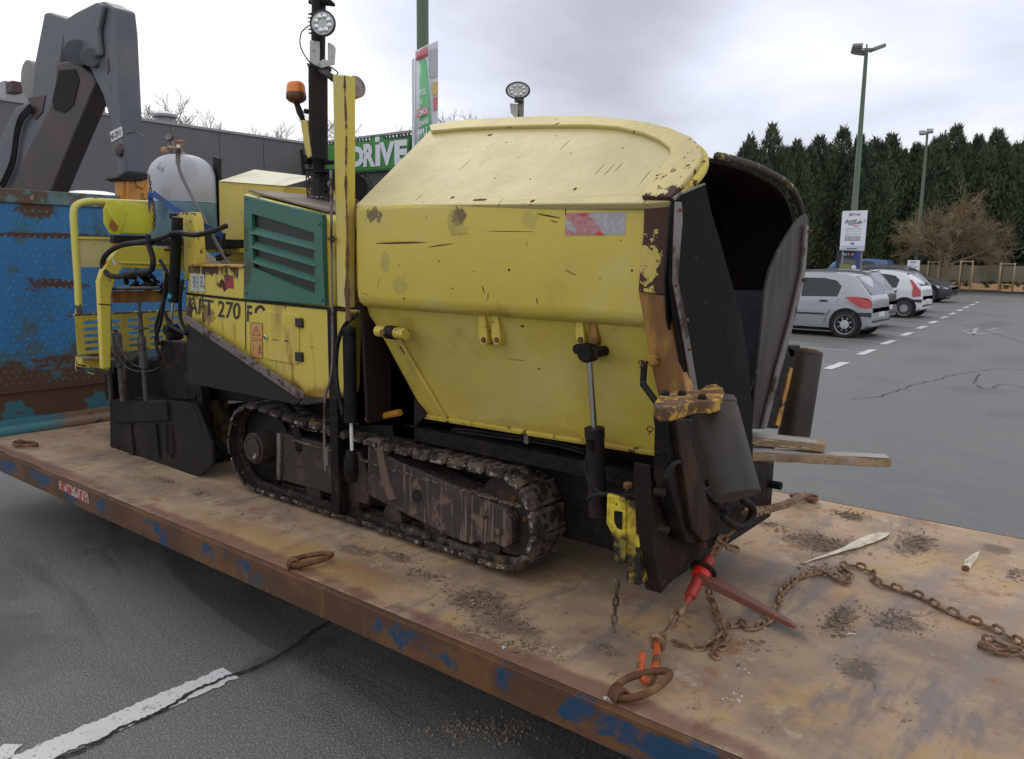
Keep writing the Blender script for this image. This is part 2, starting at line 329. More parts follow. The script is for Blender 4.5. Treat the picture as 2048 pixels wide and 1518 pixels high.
m_leafd = mat('dark_groundcover_leaf', (.05, .055, .02), .7)
mb = MB()
for k in range(130):
    x = random.uniform(-16, 6); y = by + random.uniform(.5, 4.8); z = .12 + .3 * min(1, (y - by) / 2.4)
    for q in range(7):
        a = random.uniform(0, 6.28); r_ = random.uniform(.06, .17); h = random.uniform(.08, .2); c = Vector((x + math.cos(a) * r_, y + math.sin(a) * r_, z + h)); u = Vector((random.gauss(0, .09), random.gauss(0, .09), random.gauss(0, .05))); v = Vector((random.gauss(0, .06), random.gauss(0, .06), .06))
        mb.add([c - u, c + v, c + u, c - v], [(0, 1, 2, 3)])
obj('groundcover_plants', mb, m_leafd, kind='stuff')

# ------------------------------------------------------------------ flatbed with its blue headboard
m_deck = mat('sandy_rusted_deck', (.43, .305, .190), .72, layers=[
    dict(scale=1.6, lo=.38, hi=.66, col=(.25, .175, .12), r=.65, st=(1, 1.6, 1)), dict(scale=2.6, lo=.52, hi=.66, col=(.43, .275, .125), r=.8, rgh=.7), dict(scale=6, lo=.55, hi=.68, col=(.47, .37, .25), r=.85, rgh=.75, op=.8), dict(scale=4.5, lo=.57, hi=.68, col=(.27, .11, .045), r=.75, op=.7, rgh=.75),
    dict(scale=2.1, st=(2.8, .7, 1), lo=.53, hi=.66, col=(.20, .155, .135), r=.55, op=.85, rgh=.7), dict(scale=9, st=(1.5, .8, 1), lo=.60, hi=.68, col=(.10, .072, .052), r=.6, rgh=.8, op=.75), dict(scale=38, lo=.68, hi=.73, col=(.07, .05, .037)), dict(scale=90, lo=.70, hi=.74, col=(.42, .36, .30))],
    bump=[(1.3, .03), (9, .004), (60, .0012)],
    blobs=[dict(c=(-2.9, 2.02, DECK), r=(.9, .16, .2), col=(.36, .19, .035), n=1.8, a=1.2, b=.2, op=.55, ns=9), dict(c=(-.95, 2.75, DECK), r=(.22, .07, .1), col=(.035, .028, .022), n=1.5, a=1.1, b=.3, op=.85, rg=.4, rot=(0, 0, .5))]
    + [dict(c=pos(P(qx, qy, 'z', DECK)), r=(rx * 1.5, ry * 1.6, .1), col=(.115, .088, .066), n=2.6, a=1.2, b=.4, op=.75, rg=.9) for qx, qy, rx, ry in [(715, 1102, .10, .035), (790, 1112, .09, .03), (960, 1205, .12, .07), (1010, 1250, .10, .04), (1215, 1300, .04, .02), (1700, 1032, .05, .04), (1640, 1085, .11, .08), (1830, 1090, .05, .11), (1800, 1245, .06, .06), (1680, 1240, .03, .08), (1720, 1340, .04, .06), (1990, 1100, .04, .05)]]
    + [dict(c=(x, 1.93, DECK), r=(1.1, .055, .2), col=(.18, .08, .055), n=1.8, a=1.2, b=.5, op=.75, rg=.55) for x in (-5.2, -3.2, -1.3, .4)]
    + [dict(c=(x, 3.2, DECK), r=(.075, 1.1, .2), col=(.22, .18, .165), n=1.6, a=1.1, b=.2, op=.6, rg=.5, rot=(0, 0, .12)) for x in (-.62, -.28, .06)])
m_rail = mat('blue_rail_rusted_through', (.080, .036, .017), .7, layers=[
    dict(scale=3.5, st=(1, 1, 1.6), lo=.44, hi=.62, col=(.13, .058, .020)), dict(scale=12, st=(1, 1, .3), lo=.58, hi=.72, col=(.15, .085, .02), op=.7),
    dict(scale=3.2, lo=.495, hi=.575, col=(.012, .048, .105), r=.5, rgh=.72, dist=.7, seed=5, ax=[('x', -5.4, -6.2, .14), ('z', DECK - .025, DECK - .004, -.10), ('z', DECK - .07, DECK - .10, -.06)]), dict(scale=2.1, lo=.60, hi=.66, col=(.03, .06, .075), r=.6, seed=8, op=.8)], bump=[(30, .002), (5, .004)])
m_blue = mat('blue_treadplate_paint', (.022, .150, .34), .42, layers=[
    dict(scale=2.5, lo=.45, hi=.7, col=(.018, .115, .27), r=.5),
    dict(scale=4.0, lo=.56, hi=.68, col=(.050, .085, .080), r=.7, rgh=.75, ax=[('z', 1.35, .85, .20)], op=.9),
    dict(scale=2.8, st=(1, 1, 1.5), lo=.62, hi=.69, col=(.075, .034, .018), r=.85, rgh=.75, ax=[('z', 1.10, .80, .30), ('z', 2.04, 2.10, .10)], dist=.2),
    dict(scale=3.0, lo=.62, hi=.66, col=(.02, .14, .18), r=.6, seed=12, ax=[('z', .75, .5, .12)], op=.8)],
    blobs=[dict(c=(-6.32, 2.47, 1.87), r=(.3, .55, .022), col=(.075, .032, .016), n=2.4, a=1.0, b=.8), dict(c=(-6.32, 2.55, 1.52), r=(.3, .22, .035), col=(.075, .032, .016), n=2.2, a=1.0, b=.8, rot=(.15, 0, 0)),
           dict(c=(-6.32, 2.43, 2.05), r=(.3, .15, .07), col=(.09, .045, .02), n=1.6, a=1.0, b=.8)], bump=[(40, .0006)])
m_tealr = mat('teal_rail_paint_with_rust', (.09, .17, .18), .6, layers=[dict(scale=4, st=(1, 1, 1), lo=.46, hi=.56, col=(.10, .065, .04), r=.8, rgh=.7), dict(scale=12, lo=.62, hi=.68, col=(.30, .22, .15))], bump=[(30, .001)])
bed = thing('flatbed', (-2.5, 3.1, 0), 'rusty sand-covered steel flatbed with flaking blue side rails carrying the yellow paver', 'flatbed')
XF = 3.2
# deck as slightly uneven sheet
nx, ny = 120, 40; vs = []
for j in range(ny + 1):
    for i in range(nx + 1):
        x = -6.35 + (XF + 6.35) * i / nx; y = 1.895 + 2.48 * j / ny
        wv = .004 * math.sin(x * 9.5 + .3) * min(1, max(0, (x + 1.5))) + .003 * math.sin(x * 3.1 + y * 2)
        if j in (0, ny): wv = 0
        vs.append((x, y, DECK + wv))
mb = MB().add(vs, [(j * (nx + 1) + i, j * (nx + 1) + i + 1, (j + 1) * (nx + 1) + i + 1, (j + 1) * (nx + 1) + i) for j in range(ny) for i in range(nx)])
obj('deck', mb, m_deck, bed, smooth=True)
zr = P(800, 1305, 'y', 1.87)[2]
mb = MB(); mb.bx(-6.6, XF, 1.865, 1.893, zr, DECK + .001); mb.bx(-6.6, XF, 1.893, 1.95, zr, zr + .012)
obj('side_rail', mb, m_rail, bed, bevel=.003)
mb = MB(); mb.bx(-6.6, XF, 4.377, 4.405, zr, DECK - .003); obj('side_rail', mb, m_rust, bed, bevel=.003)
mb = MB()
for y in (2.75, 3.5): mb.bx(-6.6, XF, y - .06, y + .06, .10, DECK - .02)
for x in np.arange(-6.2, XF, .6): mb.bx(x - .02, x + .02, 1.96, 4.3, zr + .02, DECK - .02)
obj('subframe', mb, m_tar, bed)
for y in (2.75, 3.5):
    obj('roller', MB().cyl((-6.3, y - .15, .11), (-6.3, y + .15, .11), .11), m_tar, bed, smooth=40)
    obj('roller', MB().cyl((XF - .3, y - .15, .11), (XF - .3, y + .15, .11), .11), m_tar, bed, smooth=40)
# headboard
hb = obj('headboard', MB().bx(-6.38, -6.35, 1.87, 4.40, DECK + .10, 2.09), m_blue, bed)
mb = MB()
for r_ in range(28):
    for c in range(52):
        y = 1.90 + c * .048 + (r_ % 2) * .024; z = .80 + r_ * .046
        if y > 4.38: continue
        a = math.radians(45 if (c + r_) % 2 else -45); u = Vector((0, math.cos(a), math.sin(a))); v = Vector((0, -math.sin(a), math.cos(a))); c0 = Vector((-6.35, y, z))
        mb.add([c0 - u * .019, c0 + v * .006, c0 + u * .019, c0 - v * .006, c0 + Vector((.0035, 0, 0)) - u * .008, c0 + Vector((.0035, 0, 0)) + u * .008],
               [(0, 3, 4), (0, 4, 1), (1, 4, 5), (3, 5, 4), (3, 2, 5), (1, 5, 2)])
obj('tread_pattern', mb, mat('tread_lozenge_blue', (.034, .175, .365), .38, layers=[dict(scale=2.8, st=(1, 1, 1.5), lo=.60, hi=.66, col=(.085, .045, .028), r=.8, rgh=.75, seed=3, ax=[('z', 1.12, .80, .30)]), dict(scale=4, lo=.58, hi=.66, col=(.06, .11, .11), seed=2, ax=[('z', 1.3, .85, .2)])]), hb, kind='stuff')
obj('top_rail', MB().bx(-6.41, -6.33, 1.87, 3.20, 2.09, 2.19), m_tealr, bed, bevel=.008)
obj('seam_rail', MB().bx(-6.352, -6.335, 1.87, 4.40, .742, .750), m_blue, bed)
mb = MB().tube([(-6.30, 1.80, .475), (-6.30, 4.4, .475)], .042, 16); mb.bx(-6.40, -6.31, 1.87, 4.40, DECK - .05, DECK + .10)
obj('foot_tube', mb, mat('foot_tube_paint', (.20, .12, .075), .6, layers=[dict(scale=3, lo=.45, hi=.6, col=(.05, .17, .20), ax=[('y', 2.6, 2.0, .2)]), dict(scale=9, lo=.6, hi=.7, col=(.08, .035, .015))], bump=[(20, .003)]), bed, smooth=40)
# sticker on the side rail
stk = mat('torn_red_and_white_sticker', (.42, .36, .32), .6, layers=[dict(scale=45, st=(1, 1, .7), lo=.47, hi=.51, col=(.34, .06, .035)), dict(scale=30, lo=.57, hi=.6, col=(.03, .02, .03), seed=4)])
a_, b_ = P(118, 969, 'y', 1.863), P(176, 990, 'y', 1.863)
mb = MB().prism([Vector((a_.x, 1.863, DECK - .012)), Vector((b_.x, 1.863, DECK - .012)), Vector((b_.x, 1.863, DECK - .078)), Vector((a_.x, 1.863, DECK - .062))], (0, .0015, 0)); obj('sticker', mb, stk, bed)
# lashing rings
def lash(p, ang, open_, scale=1.0, lie=.02):
    r_ = Matrix.Rotation(ang, 3, 'Z'); c = Vector(p)
    path = []
    for k in range(28):
        a = 2 * math.pi * k / 28; x = math.cos(a) * .085 * scale + .085 * scale; y = math.sin(a) * .045 * scale * (1 - .25 * math.cos(a))
        path.append(c + r_ @ Vector((x, y, lie + open_ * x)))
    o = obj('lashing_ring', MB().tube(path, .0115, 10, closed=True), m_rust, bed, smooth=True)
    mb = MB(); pts = []
    for k in range(9):
        a = math.pi * k / 8; pts.append(c + r_ @ Vector((.012 + .022 * -math.cos(a), 0, .004 + .034 * math.sin(a))))
    w_ = r_ @ Vector((0, .024 * scale, 0)); vs = []
    for q in pts: vs += [q - w_, q + w_]
    mb.add(vs, [(2 * i, 2 * i + 1, 2 * i + 3, 2 * i + 2) for i in range(8)])
    b = obj('ring_bracket', mb, m_rust, bed, smooth=True); md = b.modifiers.new('s', 'SOLIDIFY'); md.thickness = .006
    return o
lash((P(566, 1142, 'z', DECK).x, 1.915, DECK), math.radians(62), .10)
lash((P(1243, 1392, 'z', DECK).x, 1.918, DECK), math.radians(58), .22, 1.05)
lash((P(5, 890, 'z', DECK).x + .1, 2.02, DECK), math.radians(20), .0, 1.0)
lash((-1.33, 4.33, DECK), math.radians(-110), .2, 1.0)

# mud and stones lying on the deck
m_mud = mat('dried_mud_clods', (.24, .175, .12), .95, layers=[dict(scale=25, lo=.45, hi=.6, col=(.13, .095, .07)), dict(scale=60, lo=.6, hi=.65, col=(.27, .22, .17))])
tets = [Vector((1, 0, -.3)), Vector((-.4, .8, -.3)), Vector((-.5, -.9, -.3)), Vector((.2, .1, .7)), Vector((-.5, .3, .5)), Vector((.5, -.4, .45))]
ths = [(0, 1, 4, 3), (1, 2, 4), (2, 5, 3, 4), (0, 3, 5), (0, 5, 2), (0, 2, 1)]
def clods(mb, cx_, cy_, sx, sy, n, smin, smax, z=DECK, flat=.5):
    for _ in range(n):
        x = random.gauss(cx_, sx); y = random.gauss(cy_, sy)
        if y < 1.9 or y > 4.36: continue
        s = smin + (smax - smin) * random.random() ** 3; R = Matrix.Rotation(random.uniform(0, 6.28), 3, 'Z')
        mb.add([Vector((x, y, z + s * .15)) + R @ Vector((v.x * s * random.uniform(.7, 1.3), v.y * s * random.uniform(.7, 1.2), v.z * s * flat * random.uniform(.6, 1.3))) for v in tets], ths)
mb = MB()
for (qx, qy, sx, sy, n) in [(715, 1100, .10, .035, 420), (790, 1110, .09, .035, 160), (850, 1150, .08, .04, 160), (960, 1200, .12, .07, 480), (1010, 1240, .13, .05, 260), (1215, 1300, .05, .03, 170), (950, 1265, .06, .05, 130), (1050, 1290, .09, .05, 160),
                            (1700, 1030, .06, .05, 240), (1640, 1085, .12, .09, 620), (1830, 1085, .07, .13, 460), (1800, 1245, .07, .08, 420), (1680, 1240, .04, .10, 260), (1720, 1340, .05, .08, 200), (1540, 1050, .06, .04, 120), (1990, 1100, .05, .06, 160), (2030, 1150, .04, .08, 120),
                            (330, 960, .10, .02, 90), (400, 985, .08, .03, 70), (500, 1035, .12, .05, 60), (1500, 1290, .06, .04, 140), (1760, 1420, .05, .04, 60), (1640, 1140, .06, .06, 120), (560, 1060, .1, .03, 40)]:
    p = P(qx, qy, 'z', DECK); clods(mb, p.x, p.y, sx * .8, sy * .8, int(n * 1.3), .0018, .0075); clods(mb, p.x, p.y, sx * .6, sy * .6, int(n * .10), .008, .017, flat=.35)
for _ in range(1500):
    clods(mb, random.uniform(-4.5, .6), random.uniform(1.92, 4.3), .01, .01, 1, .001, .0055)
obj('mud_crumbs', mb, m_mud, kind='stuff')
m_chalk = mat('pale_stone_chips', (.50, .48, .45), .8)
mb = MB()
for _ in range(45): clods(mb, random.uniform(-2.6, .3), random.uniform(1.93, 4.2), .01, .01, 1, .003, .009, flat=.4)
for qx, qy in [(1010, 1290), (1480, 1340), (1470, 1390), (1700, 1410), (1460, 1400), (1105, 1300), (1215, 1400)]:
    p = P(qx, qy, 'z', DECK); clods(mb, p.x, p.y, .01, .01, 4, .005, .012, flat=.4)
obj('stone_chips', mb, m_chalk, kind='stuff')
mb = MB()
for _ in range(260):
    p = P(random.gauss(970, 60), random.gauss(1460, 14), 'z', 0)
    s = random.uniform(.002, .011); mb.add([Vector((p.x, p.y, s * .2)) + v * s * random.uniform(.6, 1.2) for v in tets], ths)
for _ in range(500):
    x = random.uniform(-6, 1); y = random.uniform(.3, 1.85); s = random.uniform(.0012, .0045); mb.add([Vector((x, y, s * .2)) + v * s for v in tets], ths)
obj('gravel_crumbs', mb, m_mud, kind='stuff')
# ------------------------------------------------------------------ the paver
pav = thing('asphalt_paver', (-2.8, 3.0, DECK), 'yellow tracked asphalt paver with scraped paint and tar-black hopper mouth, chained on the flatbed', 'paver')
YF = 2.30                                    # outer face of the near hopper wing
blk = (.030, .022, .018); gr = (.10, .075, .055)
hb_ = []
def mark(px_, py_, rx, rz, col, n=1.6, v=YF, **k): hb_.append(dict(c=pos(P(px_, py_, 'y', v)), r=(rx, .10, rz), col=col, n=n, **k))
mark(748, 430, .055, .030, gr, 3.0, op=.8); mark(918, 434, .040, .034, gr, 2.6, op=.85); mark(905, 445, .03, .06, (.30, .24, .08), 2.0, op=.5)
mark(800, 486, .17, .0045, (.10, .032, .015), .5, rot=(0, .012, 0)); mark(880, 491, .08, .003, (.10, .032, .015), .5, rot=(0, .10, 0)); mark(800, 483, .15, .0018, (.45, .3, .05), .3)
mark(1020, 463, .13, .0016, RUST, .35, rot=(0, -.02, 0)); mark(920, 468, .05, .0014, RUST, .5); mark(1098, 432, .060, .0035, RUST, .9, rot=(0, -.17, 0)); mark(1108, 443, .02, .0022, RUST, .6, rot=(0, -.2, 0)); mark(1131, 425, .003, .014, RUST, .7)
mark(967, 580, .0035, .018, RUST, .8, rot=(0, .5, 0)); mark(976, 592, .003, .014, RUST, .6); mark(974, 601, .006, .0018, RUST, .5); mark(1074, 602, .003, .014, blk, .6, rot=(0, .3, 0))
mark(730, 588, .03, .0016, blk, .4, rot=(0, -.12, 0)); mark(757, 566, .0014, .03, blk, .4, rot=(0, -.35, 0)); mark(853, 435, .0013, .014, RUST, .4, rot=(0, -.35, 0)); mark(1054, 487, .0012, .014, blk, .4)
mark(770, 525, .03, .05, (.33, .27, .09), 2.6, op=.55); mark(800, 570, .05, .04, (.36, .29, .09), 2.6, op=.5); mark(915, 460, .05, .03, (.38, .30, .10), 2.4, op=.5); mark(1060, 440, .04, .03, (.40, .32, .11), 2.4, op=.5)
mark(797, 697, .018, .014, TAR, 1.8, v=2.40); mark(803, 706, .007, .014, TAR, 1.2, v=2.40); mark(1047, 652, .010, .005, blk, 1.0, v=2.38); mark(1035, 720, .05, .004, (.2, .17, .05), 1.5, v=2.42, op=.7); mark(1075, 738, .006, .005, blk, 1, v=2.42)
mark(1018, 540, .006, .006, blk, .9); mark(798, 531, .004, .004, blk, .8); mark(1264, 541, .005, .005, blk, .6); mark(948, 543, .003, .003, blk, .8); mark(878, 522, .004, .004, blk, .8); mark(1200, 556, .003, .003, blk, .7)
mark(808, 597, .008, .004, blk, 1.2); mark(905, 577, .006, .003, blk, 1.2); mark(1140, 545, .028, .005, (.25, .2, .06), 2.5, rot=(0, -.35, 0), op=.8)
m_hop = mat('hopper_yellow_paint', YEL, .42, layers=[
    dict(scale=2.2, lo=.42, hi=.75, col=(.53, .43, .13), r=.55), dict(scale=5, st=(1, 1, .4), lo=.58, hi=.75, col=(.48, .38, .06), r=.6, op=.5),
    dict(scale=1.6, lo=.5, hi=.7, col=(.58, .50, .20), r=.6, ax=[('z', 1.95, 2.05, .35)]),
    dict(scale=40, lo=.745, hi=.757, col=RUSTD, r=.9, detail=3), dict(scale=3.2, lo=.5, hi=.66, col=(.26, .17, .03), r=.7, ax=[('z', 1.12, 1.04, .22), ('z', 1.5, 1.6, -.14)], op=.55), dict(scale=1.8, lo=.30, hi=.50, col=(.42, .335, .045), r=.5, ax=[('z', 1.50, 1.58, -.6)], op=.40)],  # last layer: grime tint that also paints shade into the down-facing lower plate
    bump=[(1.5, .012), (5, .0025), (60, .0003)], blobs=hb_)
hbu = []
for (x, y, l, an) in [(1290, 355, .03, 1.45), (1218, 340, .02, 1.2), (1237, 335, .012, 1.2), (1200, 338, .02, 1.3), (980, 270, .02, .6), (905, 395, .015, .3), (960, 400, .05, .12), (1000, 405, .012, 1.3), (1065, 402, .014, .6), (930, 330, .03, 1.0), (1150, 378, .01, .2), (838, 395, .012, .8), (1130, 290, .015, 1.1), (1385, 330, .05, .9), (1345, 370, .04, .9), (1300, 392, .03, .9), (1240, 262, .03, .2), (880, 300, .012, .3), (1011, 382, .007, .4), (700, 400, .01, .1)]:
    q = PN(x, y, (0, YF, 1.95), (0, -.83, 1)); hbu.append(dict(c=pos(q), r=(l * .8, .0018, .05), col=RUST, n=.6, rot=(.69, 0, 0) if an < .7 else (.69, 0, -an * .8)))
m_hopu = mat('hopper_top_dusty_yellow', (.53, .45, .19), .5, layers=[
    dict(scale=2.0, lo=.4, hi=.7, col=(.50, .43, .21), r=.62), dict(scale=7, lo=.6, hi=.75, col=(.44, .34, .11), op=.6),
    dict(scale=34, lo=.725, hi=.74, col=RUST, r=.9, detail=3), dict(scale=60, lo=.725, hi=.745, col=RUSTD, r=.9, detail=2)], bump=[(1.3, .016), (4, .003), (60, .0003)], blobs=hbu[:16])
m_rim = mat('hopper_rim_paint', (.55, .46, .15), .5, layers=[
    dict(scale=2.4, lo=.4, hi=.7, col=(.50, .42, .19), r=.6), dict(scale=9, lo=.68, hi=.70, col=(.10, .04, .02), r=.9, rgh=.75), dict(scale=26, lo=.69, hi=.71, col=RUSTD, r=.9),
    dict(scale=14, lo=.62, hi=.65, col=(.055, .026, .018), r=.85, rgh=.75, ax=[('z', 1.98, 1.93, .28), ('x', -1.25, -1.19, .09)])], bump=[(3, .006), (40, .0006)])
m_band = mat('collar_scraped_to_brown_primer', (.56, .44, .10), .5, layers=[
    dict(scale=9, lo=.525, hi=.545, col=(.060, .026, .018), r=.8, rgh=.75, ax=[('z', 1.82, 1.90, .22), ('x', -1.25, -1.20, .15), ('z', 1.62, 1.58, .06)], h=-.001, seed=3),
    dict(scale=5, st=(2, 2, .5), lo=.55, hi=.7, col=(.42, .22, .035), r=.6, op=.8), dict(scale=28, st=(1, 1, 3), lo=.68, hi=.70, col=(.03, .02, .015))], bump=[(9, .004)])
m_post = mat('yellow_post_stained_brown', (.42, .22, .028), .45, layers=[
    dict(scale=3.4, st=(2, 2, .6), lo=.36, hi=.56, col=(.17, .070, .014), r=.55, ax=[('z', 1.48, 1.57, .1)]), dict(scale=7, st=(2, 2, .3), lo=.56, hi=.68, col=(.10, .04, .014), r=.6, op=.85), dict(scale=22, lo=.69, hi=.71, col=TAR)], bump=[(6, .004)])
m_in = mat('hopper_inside_tar', (.018, .011, .009), .6, layers=[dict(scale=2.5, lo=.45, hi=.7, col=(.034, .018, .013), r=.75), dict(scale=14, lo=.65, hi=.72, col=(.006, .005, .005), r=.35)], bump=[(9, .006), (50, .001)], spec=.2)
m_flapn = mat('near_flap_dark_rubber', (.0065, .006, .006), .85, layers=[dict(scale=2.6, lo=.48, hi=.75, col=(.017, .012, .011), r=.75), dict(scale=22, lo=.70, hi=.73, col=(.14, .13, .12), op=.6), dict(scale=9, st=(3, 3, 1), lo=.60, hi=.72, col=(.008, .008, .008))], bump=[(5, .008), (60, .0007)], spec=.2)
m_flapf = mat('far_flap_brown_grey', (.052, .043, .038), .6, layers=[dict(scale=3.6, st=(2, 2, .5), lo=.42, hi=.66, col=(.030, .022, .019), r=.7), dict(scale=14, lo=.62, hi=.7, col=(.14, .12, .11), op=.6)], bump=[(7, .005)])
m_blusteel = mat('polished_worn_hopper_steel', (.20, .215, .29), .42, .2, layers=[dict(scale=3, lo=.4, hi=.65, col=(.11, .11, .14), r=.55), dict(scale=30, lo=.66, hi=.70, col=TAR, r=.6)], bump=[(8, .002)])

# near wing
XR, XFw = -2.70, -1.245
n_up = Vector((0, -.83, 1)).normalized(); p_up = (0, YF, 1.95)
out_up = [(710, 412), (786, 335), (862, 258), (864, 251), (930, 245), (1000, 241), (1090, 238), (1180, 238), (1240, 243), (1290, 250), (1335, 261), (1368, 273), (1392, 288), (1404, 302), (1407, 318), (1400, 336), (1380, 362), (1345, 402), (1288, 406)]
wing = obj('hopper_wing', MB().prism([PN(x, y, p_up, n_up) for x, y in out_up], -n_up * .025), m_hopu, pav, bevel=.004)
inner = [(864, 268), (930, 262), (1000, 259), (1090, 257), (1180, 257), (1237, 261), (1287, 273), (1320, 287), (1341, 303), (1343, 314), (1335, 328), (1318, 352), (1298, 380), (1285, 400)]
outer = [(861, 255), (930, 245), (1000, 241), (1090, 238), (1180, 238), (1240, 243), (1300, 252), (1345, 264), (1385, 282), (1403, 300), (1407, 318), (1400, 336), (1375, 368), (1345, 402)]
mb = MB(); h = .016; vs = []
for a, b in zip(outer, inner):
    A = PN(*a, p_up, n_up) ; B = PN(*b, p_up, n_up); vs += [A + n_up * .001, A + n_up * h, B + n_up * h, B + n_up * .001]
fs = []
for i in range(len(outer) - 1):
    for k in range(3): fs.append((4 * i + k, 4 * i + 4 + k, 4 * i + 5 + k, 4 * i + 1 + k))
fs += [(0, 1, 2, 3), tuple(4 * (len(outer) - 1) + k for k in (3, 2, 1, 0))]
mb.add(vs, fs)
rimo = obj('rim', mb, m_rim, wing, bevel=.005)
bmx = bmesh.new(); bmx.from_mesh(rimo.data); bmesh.ops.recalc_face_normals(bmx, faces=bmx.faces); bmx.to_mesh(rimo.data); bmx.free()
# front edge lip of the near wing, with chips
lip = [PN(x, y, p_up, n_up) for x, y in [(1368, 273), (1392, 288), (1404, 302), (1407, 318), (1400, 336), (1380, 362), (1347, 402)]]
obj('front_lip', MB().tube([q + Vector((.004, 0, -.016)) for q in smoothpath(lip, 4)], .015, 8), m_yworn, wing, smooth=True)
sec = [(YF + .012, 1.962), (YF, 1.945), (YF, 1.585), (YF + .008, 1.555), (YF + .030, 1.535), (YF + .075, 1.520), (YF + .075, 1.535), (YF + .035, 1.555), (YF + .025, 1.60), (YF + .025, 1.95)]
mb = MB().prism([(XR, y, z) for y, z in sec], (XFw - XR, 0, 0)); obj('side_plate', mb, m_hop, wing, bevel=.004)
n_lo = Vector((0, -.5, -.17)).normalized(); p_lo = (0, 2.365, 1.52)
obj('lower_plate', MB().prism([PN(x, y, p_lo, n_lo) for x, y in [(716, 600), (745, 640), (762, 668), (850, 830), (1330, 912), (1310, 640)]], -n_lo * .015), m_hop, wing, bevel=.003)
obj('bottom_flange', MB().prism([PN(x, y, p_lo, n_lo) for x, y in [(848, 826), (1330, 903), (1332, 911), (850, 834)]], n_lo * .018), m_yworn, wing, bevel=.003)
a, b = PN(783, 650, p_lo, n_lo), PN(893, 836, p_lo, n_lo); s_ = Vector((.016, 0, 0))
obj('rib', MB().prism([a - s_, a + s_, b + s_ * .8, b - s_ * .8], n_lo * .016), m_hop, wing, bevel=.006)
# rear corner: rusty edge strip behind the wing
obj('rear_corner', MB().prism([(XR - .002, YF + .004, 1.60), (XR - .002, YF + .004, 1.955), (XR - .03, YF + .02, 1.955), (XR - .03, YF + .02, 1.60)], (0, .03, 0)), m_yrust, wing, bevel=.003)
# lugs below the fold
def lug(x0, dark=False):
    for k, dx in enumerate((0, 26)):
        pts = [(x0 + dx, 622), (x0 + dx + 12, 624), (x0 + dx + 17, 676), (x0 + dx + 14, 686), (x0 + dx + 4, 686), (x0 + dx - 1, 668)]
        obj('lug', MB().prism([PN(px_, py_ + 4, (0, 2.355, 1.5), (0, -1, 0)) for px_, py_ in pts], (0, .05, 0)), m_yworn if not dark or k == 0 else m_yrust, wing, bevel=.003)
        c = P(x0 + dx + 9, 680, 'y', 2.350); obj('lug_pin', MB().cyl(c, c + Vector((0, .02, 0)), .011), m_rust, wing)
lug(957); lug(1151, True)
# scraped collar at the wing's front and the post under it
bandp = [(1288, 405), (1343, 403), (1338, 470), (1335, 560), (1334, 590), (1276, 583), (1279, 540), (1286, 470)]
obj('front_collar', MB().prism(px(bandp, 'y', YF - .012), (0, .05, 0)), m_band, wing, bevel=.004)
postp = [(1276, 583), (1334, 590), (1342, 640), (1356, 710), (1372, 790), (1318, 800), (1304, 740), (1290, 660)]
obj('front_post', MB().prism(px(postp, 'y', YF - .004), (0, .06, 0)), m_post, wing, bevel=.005)
obj('edge_strip', MB().prism([P(x, y, 'x', -1.185) for x, y in [(1345, 400), (1352, 402), (1340, 560), (1346, 640), (1392, 800), (1376, 800), (1336, 640), (1332, 560)]], (-.010, 0, 0)), m_tars, wing, bevel=.003)
# the red and white reflective marker
qa = [P(x, y, 'y', YF - .0015) for x, y in [(1132, 426), (1252, 424), (1250, 469), (1130, 470)]]
m_refr = mat('faded_red_reflective', (.42, .16, .17), .5, layers=[dict(scale=60, lo=.4, hi=.6, col=(.50, .24, .24))]); m_refw = mat('grey_white_reflective', (.36, .34, .36), .45, layers=[dict(scale=60, lo=.45, hi=.6, col=(.44, .42, .43))])
mk = obj('reflective_marker', MB().prism(qa, (0, .0013, 0)), m_refw, wing)
obj('red_half', MB().prism([P(x, y, 'y', YF - .0026) for x, y in [(1132, 426), (1175, 425.5), (1208, 469.5), (1130, 470), (1130, 455), (1150, 467), (1154, 462), (1146, 447), (1133, 437)]], (0, .0009, 0)), m_refr, mk)
m_redv = mat('bright_red_reflective', (.60, .03, .035), .4)
obj('red_edge', MB().prism([P(x, y, 'y', YF - .0036) for x, y in [(1158, 426.5), (1175, 426.5), (1168, 433), (1163, 432)]], (0, .0009, 0)), m_redv, mk)
obj('red_edge', MB().prism([P(x, y, 'y', YF - .0036) for x, y in [(1198, 462), (1208, 469.5), (1190, 469.5)]], (0, .0009, 0)), m_redv, mk)

# far wing: arched collar and inside
arc = [P(x, y, 'x', -1.20) for x, y in [(1432, 307), (1450, 310), (1480, 318), (1510, 328), (1535, 340), (1560, 354), (1580, 372), (1594, 396), (1602, 425), (1605, 460), (1603, 520), (1590, 590), (1570, 680), (1532, 850)]]
arc = smoothpath(arc, 3)
def sheet(path, x0, x1, th, inward):
    mb = MB(); n = len(path); vs = []
    for i, p in enumerate(path):
        t = (path[min(i + 1, n - 1)] - path[max(i - 1, 0)]).normalized(); nn = Vector((0, -t.z, t.y)) * inward
        for x in (x0, x1):
            for k in (0, 1): vs.append(Vector((x, p.y, p.z)) + nn * (th * k))
    fs = []
    for i in range(n - 1):
        a, b = 4 * i, 4 * i + 4
        for q in ((0, 1), (1, 3), (3, 2), (2, 0)): fs.append((a + q[0], a + q[1], b + q[1], b + q[0]))
    fs += [(0, 2, 3, 1), (4 * n - 4, 4 * n - 3, 4 * n - 1, 4 * n - 2)]
    mb.add(vs, fs); return mb
far = obj('far_hopper_wing', sheet(arc, XR, -1.27, .02, -1), m_yworn, pav, smooth=50)
obj('inner_lining', sheet([p + Vector((0, 0, 0)) for p in arc], XR, -1.225, .012, -1.0), m_in, far, smooth=50).location = (0, -.028, -.016)
